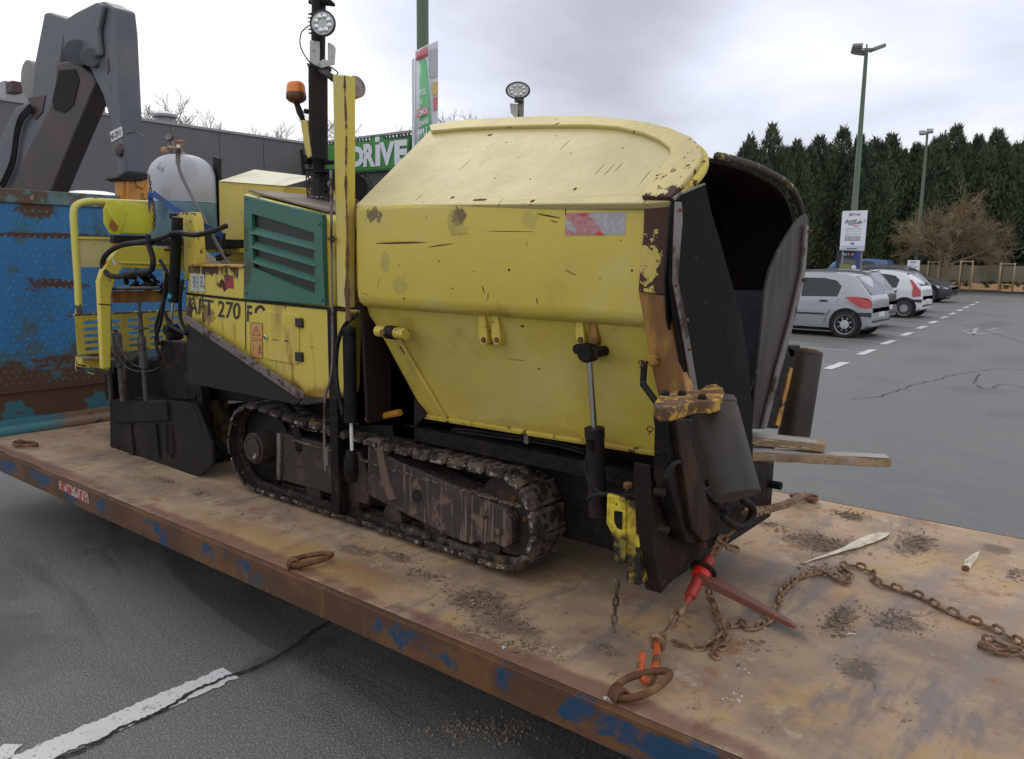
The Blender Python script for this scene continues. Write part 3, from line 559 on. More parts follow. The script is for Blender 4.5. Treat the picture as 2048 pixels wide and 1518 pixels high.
obj('front_lip', MB().tube([p + Vector((.005, 0, -.010)) for p in arc[:36]], .015, 8), mat('far_lip_chipped', (.52, .44, .10), .5, layers=[dict(scale=13, lo=.37, hi=.44, col=(.045, .028, .022), r=.75, rgh=.8)], bump=[(20, .003)]), far, smooth=True)
obj('rear_bulkhead', MB().prism([(XR - .01, 2.36, 1.0), (XR - .01, 3.5, 1.0), (XR - .01, 3.52, 1.95), (XR - .01, 3.1, 2.25), (XR - .01, 2.8, 2.33), (XR - .01, 2.32, 1.93)], (-.02, 0, 0)), m_in, pav)
obj('hopper_floor', MB().bx(XR, -1.25, 2.5, 3.35, .92, .98), m_tar, pav)
obj('near_inner_wall', MB().prism([(0 + XR, YF + .03, 1.94), (XR, YF + .11, 1.55), (XR, 2.62, 1.0), (XR, 2.64, 1.0), (XR, YF + .14, 1.56), (XR, YF + .05, 1.95)], (XFw - XR, 0, 0)), m_in, pav)
obj('far_inner_wall', MB().prism([(XR, 3.45, 1.62), (XR, 3.08, .98), (XR, 3.06, .98), (XR, 3.43, 1.62)], (-1.27 - XR, 0, 0)), m_blusteel, pav)
for k, x in enumerate((-2.35, -1.95, -1.55)):
    obj('inner_rib', sheet([p + Vector((0, -.03, -.02)) for p in arc[3:]], x, x + .03, .03, -1), m_in, far)
# flaps across the mouth
nf = [(1350, 397), (1380, 378), (1411, 368), (1422, 420), (1440, 480), (1455, 535), (1472, 590), (1486, 650), (1496, 720), (1504, 800), (1506, 900), (1504, 1000), (1470, 1045), (1425, 1092), (1395, 1000), (1375, 800), (1352, 640), (1343, 560)]
flap = obj('near_flap', MB().prism([P(x, y, 'x', -1.14) for x, y in nf], (-.012, 0, 0)), m_flapn, pav, bevel=.002)
obj('clamp_strip', MB().prism([P(x, y, 'x', -1.132) for x, y in [(1352, 403), (1364, 404), (1366, 440), (1361, 500), (1357, 560), (1375, 650), (1398, 790), (1386, 790), (1362, 650), (1347, 562), (1349, 480)]], (-.006, 0, 0)), m_steel, flap, bevel=.002)
obj('top_strip', MB().prism([P(x, y, 'x', -1.136) for x, y in [(1348, 396), (1360, 386), (1410, 366), (1411, 369), (1362, 390), (1350, 401)]], (-.006, 0, 0)), m_steel, flap)
for x, y in [(1360, 420), (1351, 571), (1373, 640), (1378, 699)]:
    c = P(x, y, 'x', -1.132); obj('bolt', MB().cyl(c, c + Vector((.006, 0, 0)), .005, n=8), m_rust, flap)
ff = [(1612, 427), (1618, 440), (1613, 520), (1600, 590), (1572, 710), (1545, 800), (1530, 858), (1504, 858), (1512, 775), (1519, 700), (1525, 640), (1530, 585), (1540, 540), (1556, 503), (1574, 472), (1592, 445)]
ff_o = obj('far_flap', MB().prism([P(x, y, 'x', -1.17) for x, y in ff], (-.012, 0, 0)), m_flapf, pav, bevel=.002)
obj('clamp_strip', MB().prism([P(x, y, 'x', -1.15) for x, y in [(1613, 450), (1618, 452), (1612, 540), (1590, 640), (1560, 750), (1534, 856), (1527, 856), (1553, 748), (1583, 640), (1606, 540)]], (-.012, 0, 0)), m_steel, ff_o, bevel=.002)
for x, y in [(1617, 463), (1606, 560)]:
    c = P(x, y, 'x', -1.15); obj('bolt', MB().cyl(c, c + Vector((.012, .004, 0)), .008, n=8), m_rust, ff_o)

# hydraulic ram lifting the wing
def ram(a, b, c, rr, rb, mrod=m_bright, mbar=m_tars, name='hydraulic_ram'):
    o = obj(name, MB().cyl(b, c, rb, n=20), mbar, pav, smooth=40, bevel=0)
    obj('rod', MB().cyl(a, b + (c - b) * .02, rr, n=16), mrod, o, smooth=40)
    d = (c - b).normalized(); obj('gland', MB().cyl(b - d * .004, b + d * .03, rb * 1.07, n=20), mbar, o, smooth=40)
    return o
rm = ram(P(1179, 716, 'y', 2.34), P(1189, 858, 'y', 2.37), P(1196, 1030, 'y', 2.40), .012, .034)
mb = MB(); c = P(1177, 706, 'y', 2.34); mb.lathe(c - Vector((0, .03, 0)), (0, 1, 0), [(.028, 0), (.034, .012), (.034, .05), (.028, .06)], 14); c2 = c + Vector((-.035, 0, .012)); mb.cyl(c2 - Vector((0, .02, 0)), c2 + Vector((0, .05, 0)), .019, n=12); c2 = c + Vector((.035, 0, .006)); mb.cyl(c2 - Vector((0, .02, 0)), c2 + Vector((0, .05, 0)), .019, n=12)
mb.cyl(c - Vector((.06, 0, -.012)), c + Vector((.06, 0, .012)), .012, n=10)
obj('clevis', mb, m_tar, rm, smooth=50)
obj('ram_port', MB().cyl(P(1180, 880, 'y', 2.33), P(1182, 900, 'y', 2.33), .012, n=10), m_tar, rm, smooth=40)
obj('hose', MB().tube(smoothpath([P(x, y, 'y', 2.36) for x, y in [(1178, 900), (1172, 930), (1178, 960), (1200, 985), (1225, 990)]]), .008), m_rubber, pav, smooth=True)
obj('hose', MB().tube(smoothpath([P(x, y, 'y', 2.30) for x, y in [(1175, 1000), (1185, 992), (1210, 988), (1235, 992), (1262, 1000)]]), .009), m_rubber, pav, smooth=True)
# locking lever at the collar
lv = obj('locking_lever', MB().tube([P(x, y, 'y', 2.26) for x, y in [(1289, 722), (1286, 768), (1318, 812)]], .011, 6), m_tars, pav)
for (x, y) in ((1283, 722), (1300, 855)):
    pth = [P(x + dx, y + dy, 'y', 2.25) for dx, dy in [(8, 4), (0, -2), (-6, 2), (-2, 8), (4, 6), (-4, 14)]]; obj('split_pin', MB().tube(smoothpath(pth, 4), .0022, 6), m_rust, pav)
obj('lever_eye', MB().lathe(P(1302, 722, 'y', 2.27), (0, 1, 0), [(.014, 0), (.02, .008), (.02, .02), (.014, .03)], 14), m_yrust, pav, smooth=50)

# push roller assembly, near side
m_roll = mat('push_roller_steel', (.020, .014, .011), .46, layers=[dict(scale=3, st=(1, 1, .5), lo=.45, hi=.7, col=(.055, .036, .026), r=.6), dict(scale=20, lo=.7, hi=.74, col=(.12, .09, .06), op=.6)], bump=[(7, .004), (60, .0006)], spec=.5)
def roller(a, b, r):
    d = (b - a); l = d.length; o = obj('push_roller', MB().lathe(a, d, [(r * .5, -.003), (r * .97, -.002), (r, .003), (r, .016), (r * .965, .018), (r * .965, .024), (r, .026), (r, l - .004), (r * .98, l), (r * .4, l + .002)], 48), m_roll, pav, smooth=45)
    obj('roller_cap', MB().lathe(a, d, [(r * .3, -.014), (r * .62, -.012), (r * .66, -.004)], 24), m_yrust, o, smooth=45); return o
m_brk = mat('bracket_flaked_yellow_on_brown', (.11, .052, .018), .6, layers=[dict(scale=16, lo=.51, hi=.55, col=(.46, .27, .035), r=.5, rgh=.78, h=.001), dict(scale=6, lo=.56, hi=.66, col=TAR, r=.6)], bump=[(18, .004)])
ra, rb_ = D(1426, 806, 2.30), D(1474, 992, 2.20); roller(ra, rb_, .066)
zb = ra.z + .014
bpts = [(1308, 806), (1320, 788), (1345, 783), (1400, 780), (1412, 770), (1432, 767), (1446, 775), (1450, 787), (1440, 797), (1420, 802), (1395, 801), (1370, 808), (1345, 815), (1318, 816)]
br = obj('roller_bracket', MB().prism([P(x, y, 'z', zb + .02) for x, y in bpts], (0, 0, -.036)), m_brk, pav, bevel=.004)
for x, y in [(1330, 790), (1364, 790), (1404, 798)]:
    c = P(x, y, 'z', zb + .02); obj('bolt', MB().lathe(c, (0, 0, 1), [(.013, 0), (.013, .008), (.009, .013)], 8), m_tar, br)
obj('bracket_block', MB().prism(px([(1306, 830), (1342, 834), (1344, 858), (1308, 852)], 'y', 2.20), (0, .1, 0)), m_tar, br, bevel=.003)
obj('mount_arm', MB().prism(px([(1310, 856), (1338, 860), (1340, 945), (1316, 942)], 'y', 2.22), (0, .06, 0)), m_yrust, pav, bevel=.004)
m_gus = mat('brown_black_gusset', (.016, .010, .008), .6, layers=[dict(scale=4, st=(1.5, 1.5, .5), lo=.5, hi=.66, col=(.055, .028, .016), r=.8), dict(scale=20, lo=.64, hi=.70, col=(.10, .07, .05), op=.5)], bump=[(8, .01), (60, .002)], spec=.25)
obj('front_gusset', MB().prism([P(x, y, 'x', -1.11) for x, y in [(1338, 835), (1385, 838), (1440, 930), (1502, 985), (1490, 1040), (1425, 1094), (1372, 1085), (1335, 960)]], (-.05, 0, 0)), m_tar, pav, bevel=.004)
obj('front_gusset', MB().prism([P(x, y, 'x', -1.17) for x, y in [(1300, 930), (1440, 960), (1440, 1060), (1402, 1100), (1322, 1188), (1305, 1100)]], (-.06, 0, 0)), m_gus, pav, bevel=.004)
obj('gusset_channel', MB().prism([P(x, y, 'x', -1.09) for x, y in [(1350, 838), (1372, 840), (1436, 1070), (1408, 1084), (1385, 1060)]], (-.03, 0, 0)), m_gus, pav, bevel=.005)
for x, y in [(1322, 985), (1330, 1060), (1450, 1020), (1420, 965), (1405, 1090)]:
    c = P(x, y, 'x', -1.10); obj('bolt', MB().lathe(c - Vector((.02, 0, 0)), (1, 0, 0), [(.013, 0), (.013, .028), (.009, .032)], 8), m_gus, pav)
obj('hose', MB().tube(smoothpath([P(x, y, 'x', -1.10) for x, y in [(1330, 960), (1350, 925), (1385, 930), (1405, 975), (1440, 1010)]], 5), .009, 8), m_rubber, pav, smooth=True)
obj('front_crossmember', MB().bx(-1.34, -1.22, 2.45, 3.40, .62, .98), m_tar, pav, bevel=.01)
# yellow end block near the deck
yb = obj('hitch_block', MB().prism(px([(1252, 998), (1277, 1000), (1279, 1172), (1252, 1163)], 'y', 2.20), (0, .14, 0)), mat('hitch_block_paint', (.66, .50, .03), .45, layers=[
    dict(scale=14, lo=.565, hi=.59, col=TAR, r=.7, rgh=.75, ax=[('z', .78, .66, .12), ('z', .98, 1.01, .2)]), dict(scale=5, lo=.4, hi=.55, col=TAR, r=.7, seed=6, ax=[('y', 2.24, 2.33, .30)]), dict(scale=6, st=(2, 2, .4), lo=.5, hi=.66, col=(.25, .11, .015), op=.8, ax=[('y', 2.21, 2.30, .25)])], bump=[(20, .002)]), pav, bevel=.005)
m_yb = yb.data.materials[0]
qo = px([(1214, 988), (1250, 996), (1250, 1128), (1236, 1128), (1228, 1118), (1226, 1075), (1212, 1045)], 'y', 2.19)
hole = px([(1228, 1022), (1244, 1024), (1243, 1060), (1234, 1056), (1228, 1042)], 'y', 2.186)
obj('hook_plate', MB().prism(qo, (0, .02, 0)), m_yb, yb, bevel=.003)
obj('hole', MB().prism(hole, (0, .003, 0)), m_tar, yb)
obj('top_cap', MB().prism(px([(1236, 988), (1280, 988), (1280, 1001), (1250, 999)], 'y', 2.195), (0, .15, 0)), m_tar, yb, bevel=.004)
c = P(1256, 972, 'y', 2.26); obj('bolt', MB().lathe(c - Vector((0, 0, .03)), (0, 0, 1), [(.009, 0), (.009, .022), (.016, .024), (.016, .038), (.012, .042)], 10), m_rust, yb)
# hook at the roller's foot
hp = smoothpath([P(x, y, 'x', -1.02) for x, y in [(1446, 1035), (1470, 1052), (1490, 1050), (1503, 1036), (1505, 1018), (1496, 1006), (1486, 1002)]], 5)
obj('tow_hook', MB().tube(hp, [.011 + .004 * math.sin(math.pi * i / (len(hp) - 1)) for i in range(len(hp))], 10), m_tar, pav, smooth=True)
# far roller
fa, fb = P(1614, 703, 'x', -1.25), P(1586, 880, 'x', -1.25); roller(fa, fb, .073)
obj('roller_bracket', MB().prism([P(x, y, 'x', -1.24) for x, y in [(1575, 692), (1600, 690), (1604, 712), (1580, 714)]], (-.05, 0, 0)), m_tar, pav, bevel=.003)
obj('mount_arm', MB().prism([P(x, y, 'x', -1.24) for x, y in [(1568, 690), (1590, 700), (1586, 730), (1568, 800), (1556, 858), (1530, 856)]], (-.03, 0, 0)), m_tar, pav, bevel=.003)
obj('mount_arm', MB().prism([P(x, y, 'x', -1.235) for x, y in [(1580, 735), (1586, 737), (1572, 800), (1560, 852), (1552, 850), (1566, 800)]], (-.01, 0, 0)), m_yrust, pav)
obj('far_hitch', MB().prism([P(x, y, 'x', -1.20) for x, y in [(1490, 915), (1548, 925), (1546, 962), (1534, 985), (1512, 1000), (1480, 1010)]], (-.12, 0, 0)), m_tar, pav, bevel=.006)
c = P(1540, 968, 'x', -1.20); obj('bolt', MB().cyl(c, c + Vector((.05, 0, 0)), .018, n=8), m_tar, pav)

# ------------------------------------------------ chassis
obj('chassis', MB().bx(-4.05, -1.30, 2.62, 3.40, .60, .93).bx(-3.2, -2.55, 2.50, 3.5, .85, 1.55), m_tar, pav, bevel=.01)
obj('chassis_guard', MB().prism(px([(700, 640), (745, 645), (850, 832), (832, 850), (700, 850)], 'y', 2.50), (0, .02, 0)), m_tars, pav)
obj('cross_tube', MB().cyl(P(735, 838, 'y', 2.46), P(800, 825, 'y', 2.46), .016, n=12), mat('orange_yellow_tube', (.42, .20, .02), .5), pav, smooth=40)
for y0 in (0, 7):
    obj('steel_pipe', MB().tube(smoothpath([P(x, y + y0, 'y', 2.56) for x, y in [(875, 905), (890, 885), (905, 862), (920, 858), (1000, 868), (1100, 882), (1170, 900)]], 4), .007, 8), m_tars, pav, smooth=True)
obj('pipe_clamp', MB().prism(px([(1048, 868), (1056, 870), (1056, 888), (1048, 886)], 'y', 2.54), (0, .02, 0)), m_steel, pav)
# lower hood side
m_body = mat('body_yellow_stained', YEL, .42, layers=[
    dict(scale=2.4, lo=.42, hi=.72, col=(.52, .42, .11), r=.55), dict(scale=3, st=(3, 3, .35), lo=.55, hi=.72, col=(.30, .19, .06), r=.7, op=.8),
    dict(scale=4, st=(2, 2, .5), lo=.60, hi=.66, col=(.06, .03, .015), r=.8, ax=[('x', -3.95, -4.25, .16), ('z', 1.55, 1.68, .08), ('x', -3.5, -3.2, -.1)], rgh=.7),
    dict(scale=42, lo=.73, hi=.745, col=RUSTD, detail=3), dict(scale=5, st=(2, 2, .5), lo=.55, hi=.72, col=(.24, .11, .02), ax=[('z', 1.16, 1.06, .25)], op=.8)], bump=[(3, .004), (60, .0003)],
    blobs=[bl(415, 540, .09, .035, (.06, .03, .018), v=2.40, n=1.8), bl(412, 628, .07, .06, (.14, .08, .03), v=2.40, n=2.4, op=.8), bl(378, 610, .03, .06, (.07, .04, .02), v=2.40, n=2.2), bl(440, 570, .065, .035, (.06, .025, .015), v=2.40, n=2.0),
           bl(551, 680, .03, .003, blk, v=2.40, n=1.5), bl(572, 682, .02, .004, blk, v=2.40, n=1.8), bl(620, 695, .02, .0022, blk, v=2.40, n=.8, rot=(0, .12, 0))])
lowp = [(370, 588), (372, 640), (605, 793), (640, 797), (672, 800), (684, 795), (690, 770), (693, 622), (640, 616), (530, 606), (440, 596)]
body = obj('lower_hood', MB().prism(px(lowp, 'y', 2.41), (0, .75, 0)), m_body, pav, bevel=.012, seg=3)
upp = [(376, 533), (382, 529), (487, 532), (487, 604), (440, 597), (376, 588)]
ub = obj('upper_hood', MB().prism(px(upp, 'y', 2.42), (0, .75, 0)), m_body, pav, bevel=.006)
obj('hood_seam', MB().prism(px([(371, 585), (440, 593), (530, 603), (692, 619), (692, 623), (530, 607), (440, 597), (371, 589)], 'y', 2.405), (0, .02, 0)), m_tar, body)
obj('hood_edge', MB().prism(px([(380, 527), (462, 531), (487, 531), (487, 535), (462, 535), (380, 532)], 'y', 2.405), (0, .78, 0)), m_yrust, ub, bevel=.002)
# door with hinges and lock
dr = obj('service_door', MB().prism(px([(527, 622), (594, 628), (597, 633), (597, 725), (592, 729), (532, 719), (526, 712)], 'y', 2.402), (0, .02, 0)), m_body, body, bevel=.004)
for y in (646, 714): obj('hinge', MB().prism(px([(589, y - 10), (602, y - 9), (603, y + 10), (590, y + 8)], 'y', 2.395), (0, .02, 0)), m_black, dr, bevel=.003)
c = P(532, 674, 'y', 2.398); obj('lock', MB().lathe(c, (0, -1, 0), [(.012, -.004), (.012, .006), (.008, .009)], 16), m_bright, dr, smooth=40)
obj('lock_core', MB().lathe(c + Vector((0, -.009, 0)), (0, -1, 0), [(.006, 0), (.006, .002)], 12), m_black, dr)
obj('panel_seam', MB().prism(px([(490, 604), (491.5, 604), (492, 700), (490.5, 700)], 'y', 2.408), (0, .01, 0)), m_tar, body)
# lettering and labels
m_ink = mat('black_lettering', (.020, .018, .016), .5, layers=[dict(scale=25, lo=.58, hi=.62, col=(.30, .24, .07))])
q = lambda x, y, v=2.4085: P(x, y, 'y', v)
text('lettering', 'AFT 270', q(376, 626), q(480, 640), q(377, 594), m_ink, body, bold=.012)
text('lettering', 'F', q(494, 643), q(504, 644), q(494, 610), m_ink, body, bold=.02)
mb = MB(); pts = []
for k in range(12):
    a = math.radians(178 - k * 14); pts.append((math.cos(a), math.sin(a)))
cc = (520, 626); vs = []
for (u, v_) in pts: vs += [q(cc[0] + u * 11.5, cc[1] - v_ * 16), q(cc[0] + u * 6.5, cc[1] - v_ * 10.5 + 1)]
mb.add(vs, [(2 * i, 2 * i + 1, 2 * i + 3, 2 * i + 2) for i in range(11)]); obj('lettering', mb, m_ink, body)
m_org = mat('faded_orange_label', (.55, .27, .09), .6, layers=[dict(scale=20, lo=.5, hi=.7, col=(.50, .32, .14))]); m_inkr = mat('dark_red_print', (.10, .025, .012), .6)
for k, (y0, y1) in enumerate(((645, 678), (680, 716))):
    lb = obj('warning_label', MB().prism(px([(501, y0), (524.5, y0 + 1.5), (525, y1 + 1), (501.5, y1 - 2)], 'y', 2.4075), (0, .001, 0)), m_org, body)
    fr = [(501, y0), (524.5, y0 + 1.5), (525, y1 + 1), (501.5, y1 - 2)]
    for i in range(4):
        a_ = Vector(q(*fr[i], 2.4068)); b_ = Vector(q(*fr[(i + 1) % 4], 2.4068)); obj('frame_line', MB().tube([a_, b_], .0011, 4), m_inkr, lb)
    if k == 0:
        tri = [(512.5, 652), (520.5, 671), (505, 670)]
        for i in range(3): obj('triangle_line', MB().tube([q(*tri[i], 2.4068), q(*tri[(i + 1) % 3], 2.4068)], .0014, 4), m_inkr, lb)
        obj('exclamation_mark', MB().tube([q(512.5, 657, 2.4068), q(512.5, 665, 2.4068)], .0015, 4).tube([q(512.5, 667, 2.4068), q(512.5, 668.5, 2.4068)], .0015, 4), m_inkr, lb)
    else:
        obj('standing_figure', MB().tube([q(519.5, 691, 2.4068), q(519.5, 700, 2.4068)], .0035, 6).tube([q(518, 699, 2.4068), q(517.5, 709, 2.4068)], .0018, 5).tube([q(521, 699, 2.4068), q(521.5, 709, 2.4068)], .0018, 5).tube([q(519.5, 687, 2.4068), q(519.5, 689, 2.4068)], .0024, 6), m_ink, lb)
        obj('arrow', MB().tube([q(509, 698, 2.4068), q(515, 698.5, 2.4068)], .0011, 4).poly([q(515, 696), q(517, 698.5), q(515, 701)]).poly([q(509, 696), q(507, 698), q(509, 700)]), m_inkr, lb)
        obj('machine_outline', MB().tube([q(504, 690, 2.4068), q(507, 691, 2.4068), q(506, 704, 2.4068), q(503.5, 705, 2.4068)], .0008, 4), m_inkr, lb)
sp_ = obj('specification_sticker', MB().prism(px([(381, 546), (408, 549), (410, 584), (381, 581)], 'y', 2.417), (0, .002, 0)), mat('dirty_white_sticker', (.46, .46, .44), .6, layers=[dict(scale=20, lo=.55, hi=.66, col=(.20, .15, .10))]), ub)
for c0, c1 in ((385, 393), (400, 406)):
    for k in range(7): obj('print_bar', MB().prism(px([(c0 + (k % 3), 553 + k * 3.3), (c1 - (k * 7 % 3), 553.5 + k * 3.3), (c1 - (k * 7 % 3), 555 + k * 3.3), (c0 + (k % 3), 554.6 + k * 3.3)], 'y', 2.416), (0, .0008, 0)), m_ink, sp_)
obj('print_bar', MB().prism(px([(395, 548), (396, 548), (396.6, 582), (395.4, 582)], 'y', 2.416), (0, .0008, 0)), m_ink, sp_)
obj('red_sticker', MB().prism(px([(447, 549), (465, 551), (467, 577), (451, 576)], 'y', 2.417), (0, .002, 0)), mat('scuffed_red_sticker', (.30, .02, .03), .5, layers=[dict(scale=14, lo=.5, hi=.6, col=(.10, .03, .02), ax=[('x', -3.95, -4.0, .15)])]), ub)
# engine cover with the green louvred panel
cov = obj('engine_cover', MB().prism(px([(485, 387), (645, 428), (660, 440), (668, 470), (668, 614), (655, 617), (487, 602)], 'y', 2.43), (0, .85, 0)), m_body, pav, bevel=.012, seg=3)
m_ctop = mat('dusty_hood_top', (.16, .12, .10), .8, layers=[dict(scale=5, lo=.45, hi=.65, col=(.26, .21, .15)), dict(scale=40, lo=.66, hi=.7, col=(.05, .035, .03))], bump=[(20, .002)])
a_, b_ = P(492, 386, 'y', 2.45), P(650, 427, 'y', 2.45)
obj('cover_top', MB().prism([a_ + Vector((0, .012, .008)), b_ + Vector((0, .012, .004)), b_ + Vector((0, .80, .004)), a_ + Vector((0, .80, .008))], (0, 0, .012)), m_ctop, cov, bevel=.004)
m_green = mat('teal_green_panel', (.035, .135, .095), .5, layers=[dict(scale=2.5, lo=.4, hi=.7, col=(.055, .15, .115), r=.65), dict(scale=6, st=(1, 1, 1), lo=.60, hi=.72, col=(.06, .075, .045), r=.8, ax=[('x', -3.55, -3.75, .16)]), dict(scale=60, lo=.74, hi=.76, col=(.25, .3, .27))], bump=[(5, .002), (60, .0003)])
O_ = [(487, 390), (644, 430), (650, 611), (488, 599)]; I_ = [(503, 428), (628, 466), (630, 586), (506, 535)]
mb = MB()
ins = [(511, 430), (622, 464), (628, 470), (631, 580), (627, 587), (620, 586), (512, 540), (506, 533), (503, 432)]
ov = px(O_, 'y', 2.405); iv = px(I_, 'y', 2.405); off = Vector((0, .022, 0))
for i in range(4): mb.prism([ov[i], ov[(i + 1) % 4], iv[(i + 1) % 4], iv[i]], off)
# weld the frame into one skin
gp = obj('louvre_panel', mb, m_green, cov)
bmx = bmesh.new(); bmx.from_mesh(gp.data); bmesh.ops.remove_doubles(bmx, verts=bmx.verts, dist=.0005)
dup = [f for f in bmx.faces if len([1 for e_ in f.edges if len(e_.link_faces) > 2]) == 2 and len(f.verts) == 4 and abs(f.normal.y) < .5 and all(len(e_.link_faces) > 2 for e_ in f.edges if abs((e_.verts[0].co - e_.verts[1].co).y) < .01)]
bmesh.ops.delete(bmx, geom=dup, context='FACES_ONLY'); bmesh.ops.recalc_face_normals(bmx, faces=bmx.faces); bmx.to_mesh(gp.data); bmx.free()
md = gp.modifiers.new('b', 'BEVEL'); md.width = .004; md.segments = 2; md.limit_method = 'ANGLE'
obj('louvre_back', MB().prism(px([(498, 420), (634, 460), (636, 592), (500, 545)], 'y', 2.427), (0, .002, 0)), m_black, gp)
for (l0, l1, r0, r1) in [(452, 467, 487, 501), (480, 495, 520, 534), (509, 524, 553, 566)]:
    A = P(500, l0, 'y', 2.424); B = P(632, r0, 'y', 2.424); C_ = P(632, r1, 'y', 2.398); Dd = P(500, l1, 'y', 2.398)
    obj('slat', MB().prism([A, B, C_, Dd], (0, .004, .003)), m_green, gp, bevel=.0015)
for x, y in [(492, 398), (639, 447), (644, 600), (493, 586), (492, 500)]:
    c = P(x, y, 'y', 2.404); obj('screw', MB().lathe(c, (0, -1, 0), [(.007, 0), (.006, .005), (.003, .007)], 10), m_green, gp, smooth=40)
m_scr = mat('chalk_scratch', (.22, .33, .29), .7)
obj('scratch_marks', MB().tube(smoothpath([q(x, y, 2.4043) for x, y in [(504, 557), (512, 558), (510, 566), (514, 572), (505, 582)]], 4), .0008, 4).tube(smoothpath([q(x, y, 2.4043) for x, y in [(517, 568), (522, 564), (526, 572), (519, 580), (516, 572)]], 4), .0008, 4).tube(smoothpath([q(x, y, 2.4043) for x, y in [(536, 566), (530, 568), (530, 578), (537, 582)]], 4), .0008, 4).tube([q(512, 590, 2.4043), q(534, 594, 2.4043)], .0007, 4), m_scr, gp)
# black apron under the hood
m_apron = mat('grey_black_apron', (.020, .019, .021), .6, layers=[dict(scale=2.5, lo=.4, hi=.7, col=(.032, .030, .030), r=.7), dict(scale=40, lo=.70, hi=.72, col=(.10, .09, .085))], bump=[(5, .004), (60, .0006)], spec=.2)
ap_ = obj('side_apron', MB().prism(px([(372, 642), (604, 790), (603, 800), (592, 809), (376, 766)], 'y', 2.375), (0, .012, 0)), m_apron, pav, bevel=.002)
obj('apron_strip', MB().prism(px([(368, 628), (378, 634), (606, 786), (606, 797), (596, 798), (374, 648), (367, 640)], 'y', 2.362), (0, .012, 0)), mat('worn_strip_steel', (.17, .14, .125), .5, .3, layers=[dict(scale=14, lo=.5, hi=.58, col=(.07, .04, .03), r=.85, rgh=.7), dict(scale=30, lo=.64, hi=.67, col=(.35, .33, .31))], bump=[(40, .001)]), ap_, bevel=.003)
for t in (.2, .5, .8): c = P(372 + 232 * t, 640 + 150 * t, 'y', 2.36); obj('bolt', MB().cyl(c, c + Vector((0, -.006, 0)), .007, n=8), m_rust, ap_)

# yellow mast beside the hopper
m_mast = mat('mast_yellow', YEL, .45, layers=[dict(scale=2.5, lo=.4, hi=.7, col=(.52, .44, .16), r=.6), dict(scale=30, lo=.72, hi=.735, col=RUSTD), dict(scale=9, st=(2, 2, .4), lo=.66, hi=.70, col=(.075, .04, .022), ax=[('z', 1.90, 1.65, .06)], rgh=.7)], bump=[(4, .002)])
ptm = [(665, 150), (690, 150), (690, 616), (672, 612), (668, 400)]
mast = obj('mast', MB().prism([P(665, 149, 'y', 2.28), P(692, 150, 'y', 2.28), P(692, 616, 'y', 2.28), P(674, 612, 'y', 2.28), P(670, 400, 'y', 2.28)], (0, .052, 0)), m_mast, pav, bevel=.004)
mb = MB()
yy = 152
while yy < 640:
    w0 = 1.5 + .8 * math.sin(yy * .09) + random.uniform(-.8, .8) + max(0, (yy - 430) * .018)
    xx = 690 + (yy - 150) * .012 + math.sin(yy * .03) * 1.0
    mb.prism([P(xx - w0, yy, 'y', 2.278), P(xx + w0, yy, 'y', 2.278), P(xx + w0, yy + 9, 'y', 2.278), P(xx - w0, yy + 9, 'y', 2.278)], (0, .0015, 0)); yy += 8
obj('rusty_weld_seam', mb, m_rust, mast)
obj('mast_back_plate', MB().prism(px([(690, 395), (706, 398), (706, 610), (692, 616)], 'y', 2.36), (0, .03, 0)), m_yrust, mast, bevel=.003)
c = P(718, 171, 'y', 2.36); hdir = Vector((.97, -.12, .12)).normalized()
hn = obj('horn', MB().lathe(c - hdir * .03, hdir, [(.02, -.03), (.038, -.01), (.045, .0), (.047, .010), (.042, .015), (.036, .012), (.02, .012), (.008, .02)], 28), mat('dusty_grey_horn', (.25, .22, .20), .7, layers=[dict(scale=20, lo=.5, hi=.7, col=(.15, .13, .12))]), pav, smooth=50)
obj('bracket', MB().tube([c + Vector((0, 0, -.045)), c + Vector((-.03, -.02, -.06)), c + Vector((-.06, -.02, -.03))], .006, 6), m_yrust, hn)
# thin rod in front of the hood with its clamp
obj('dip_rod', MB().tube(smoothpath([P(x, y, 'y', 2.27) for x, y in [(662, 340), (663, 480), (665, 700), (660, 760), (650, 800), (649, 900), (652, 945)]], 5), .006, 8), m_steel, pav, smooth=True)
obj('rod_knob', MB().lathe(P(660, 368, 'y', 2.27), (0, 1, 0), [(.006, -.01), (.012, -.006), (.012, .006), (.006, .01)], 12), m_steel, pav, smooth=40)
obj('rod_clamp', MB().bx(-.02, .02, -.006, .012, -.004, .004).bx(-.002, .008, -.01, .01, -.014, .014), m_steel, pav, local=True).location = P(663, 478, 'y', 2.262) - Vector(pav.location)
obj('rod_end', MB().cyl(P(653, 895, 'y', 2.27), P(654, 930, 'y', 2.27), .010, n=10), m_steel, pav, smooth=40)
obj('hose', MB().tube(smoothpath([P(x, y, 'y', 2.33) for x, y in [(715, 628), (690, 650), (675, 690), (672, 750), (680, 800), (686, 830)]], 5), .010, 8), m_rubber, pav, smooth=True)
r2 = ram(P(704, 905, 'y', 2.34), P(702, 842, 'y', 2.34), P(698, 655, 'y', 2.34), .008, .030, mat('pale_rod', (.65, .65, .63), .4), m_tar)
obj('ram_foot', MB().lathe(P(702, 900, 'y', 2.34), (0, 0, -1), [(.02, 0), (.026, .02), (.034, .05), (.034, .12), (.025, .15)], 16), m_tar, r2, smooth=40)
obj('ram_eye', MB().lathe(P(692, 662, 'y', 2.31), (0, 1, 0), [(.012, 0), (.022, .006), (.022, .03), (.012, .04)], 16), m_tars, r2, smooth=40)
obj('support_column', MB().bx(-3.04, -2.98, 2.40, 2.46, .50, 1.5), m_tar, pav, bevel=.003)
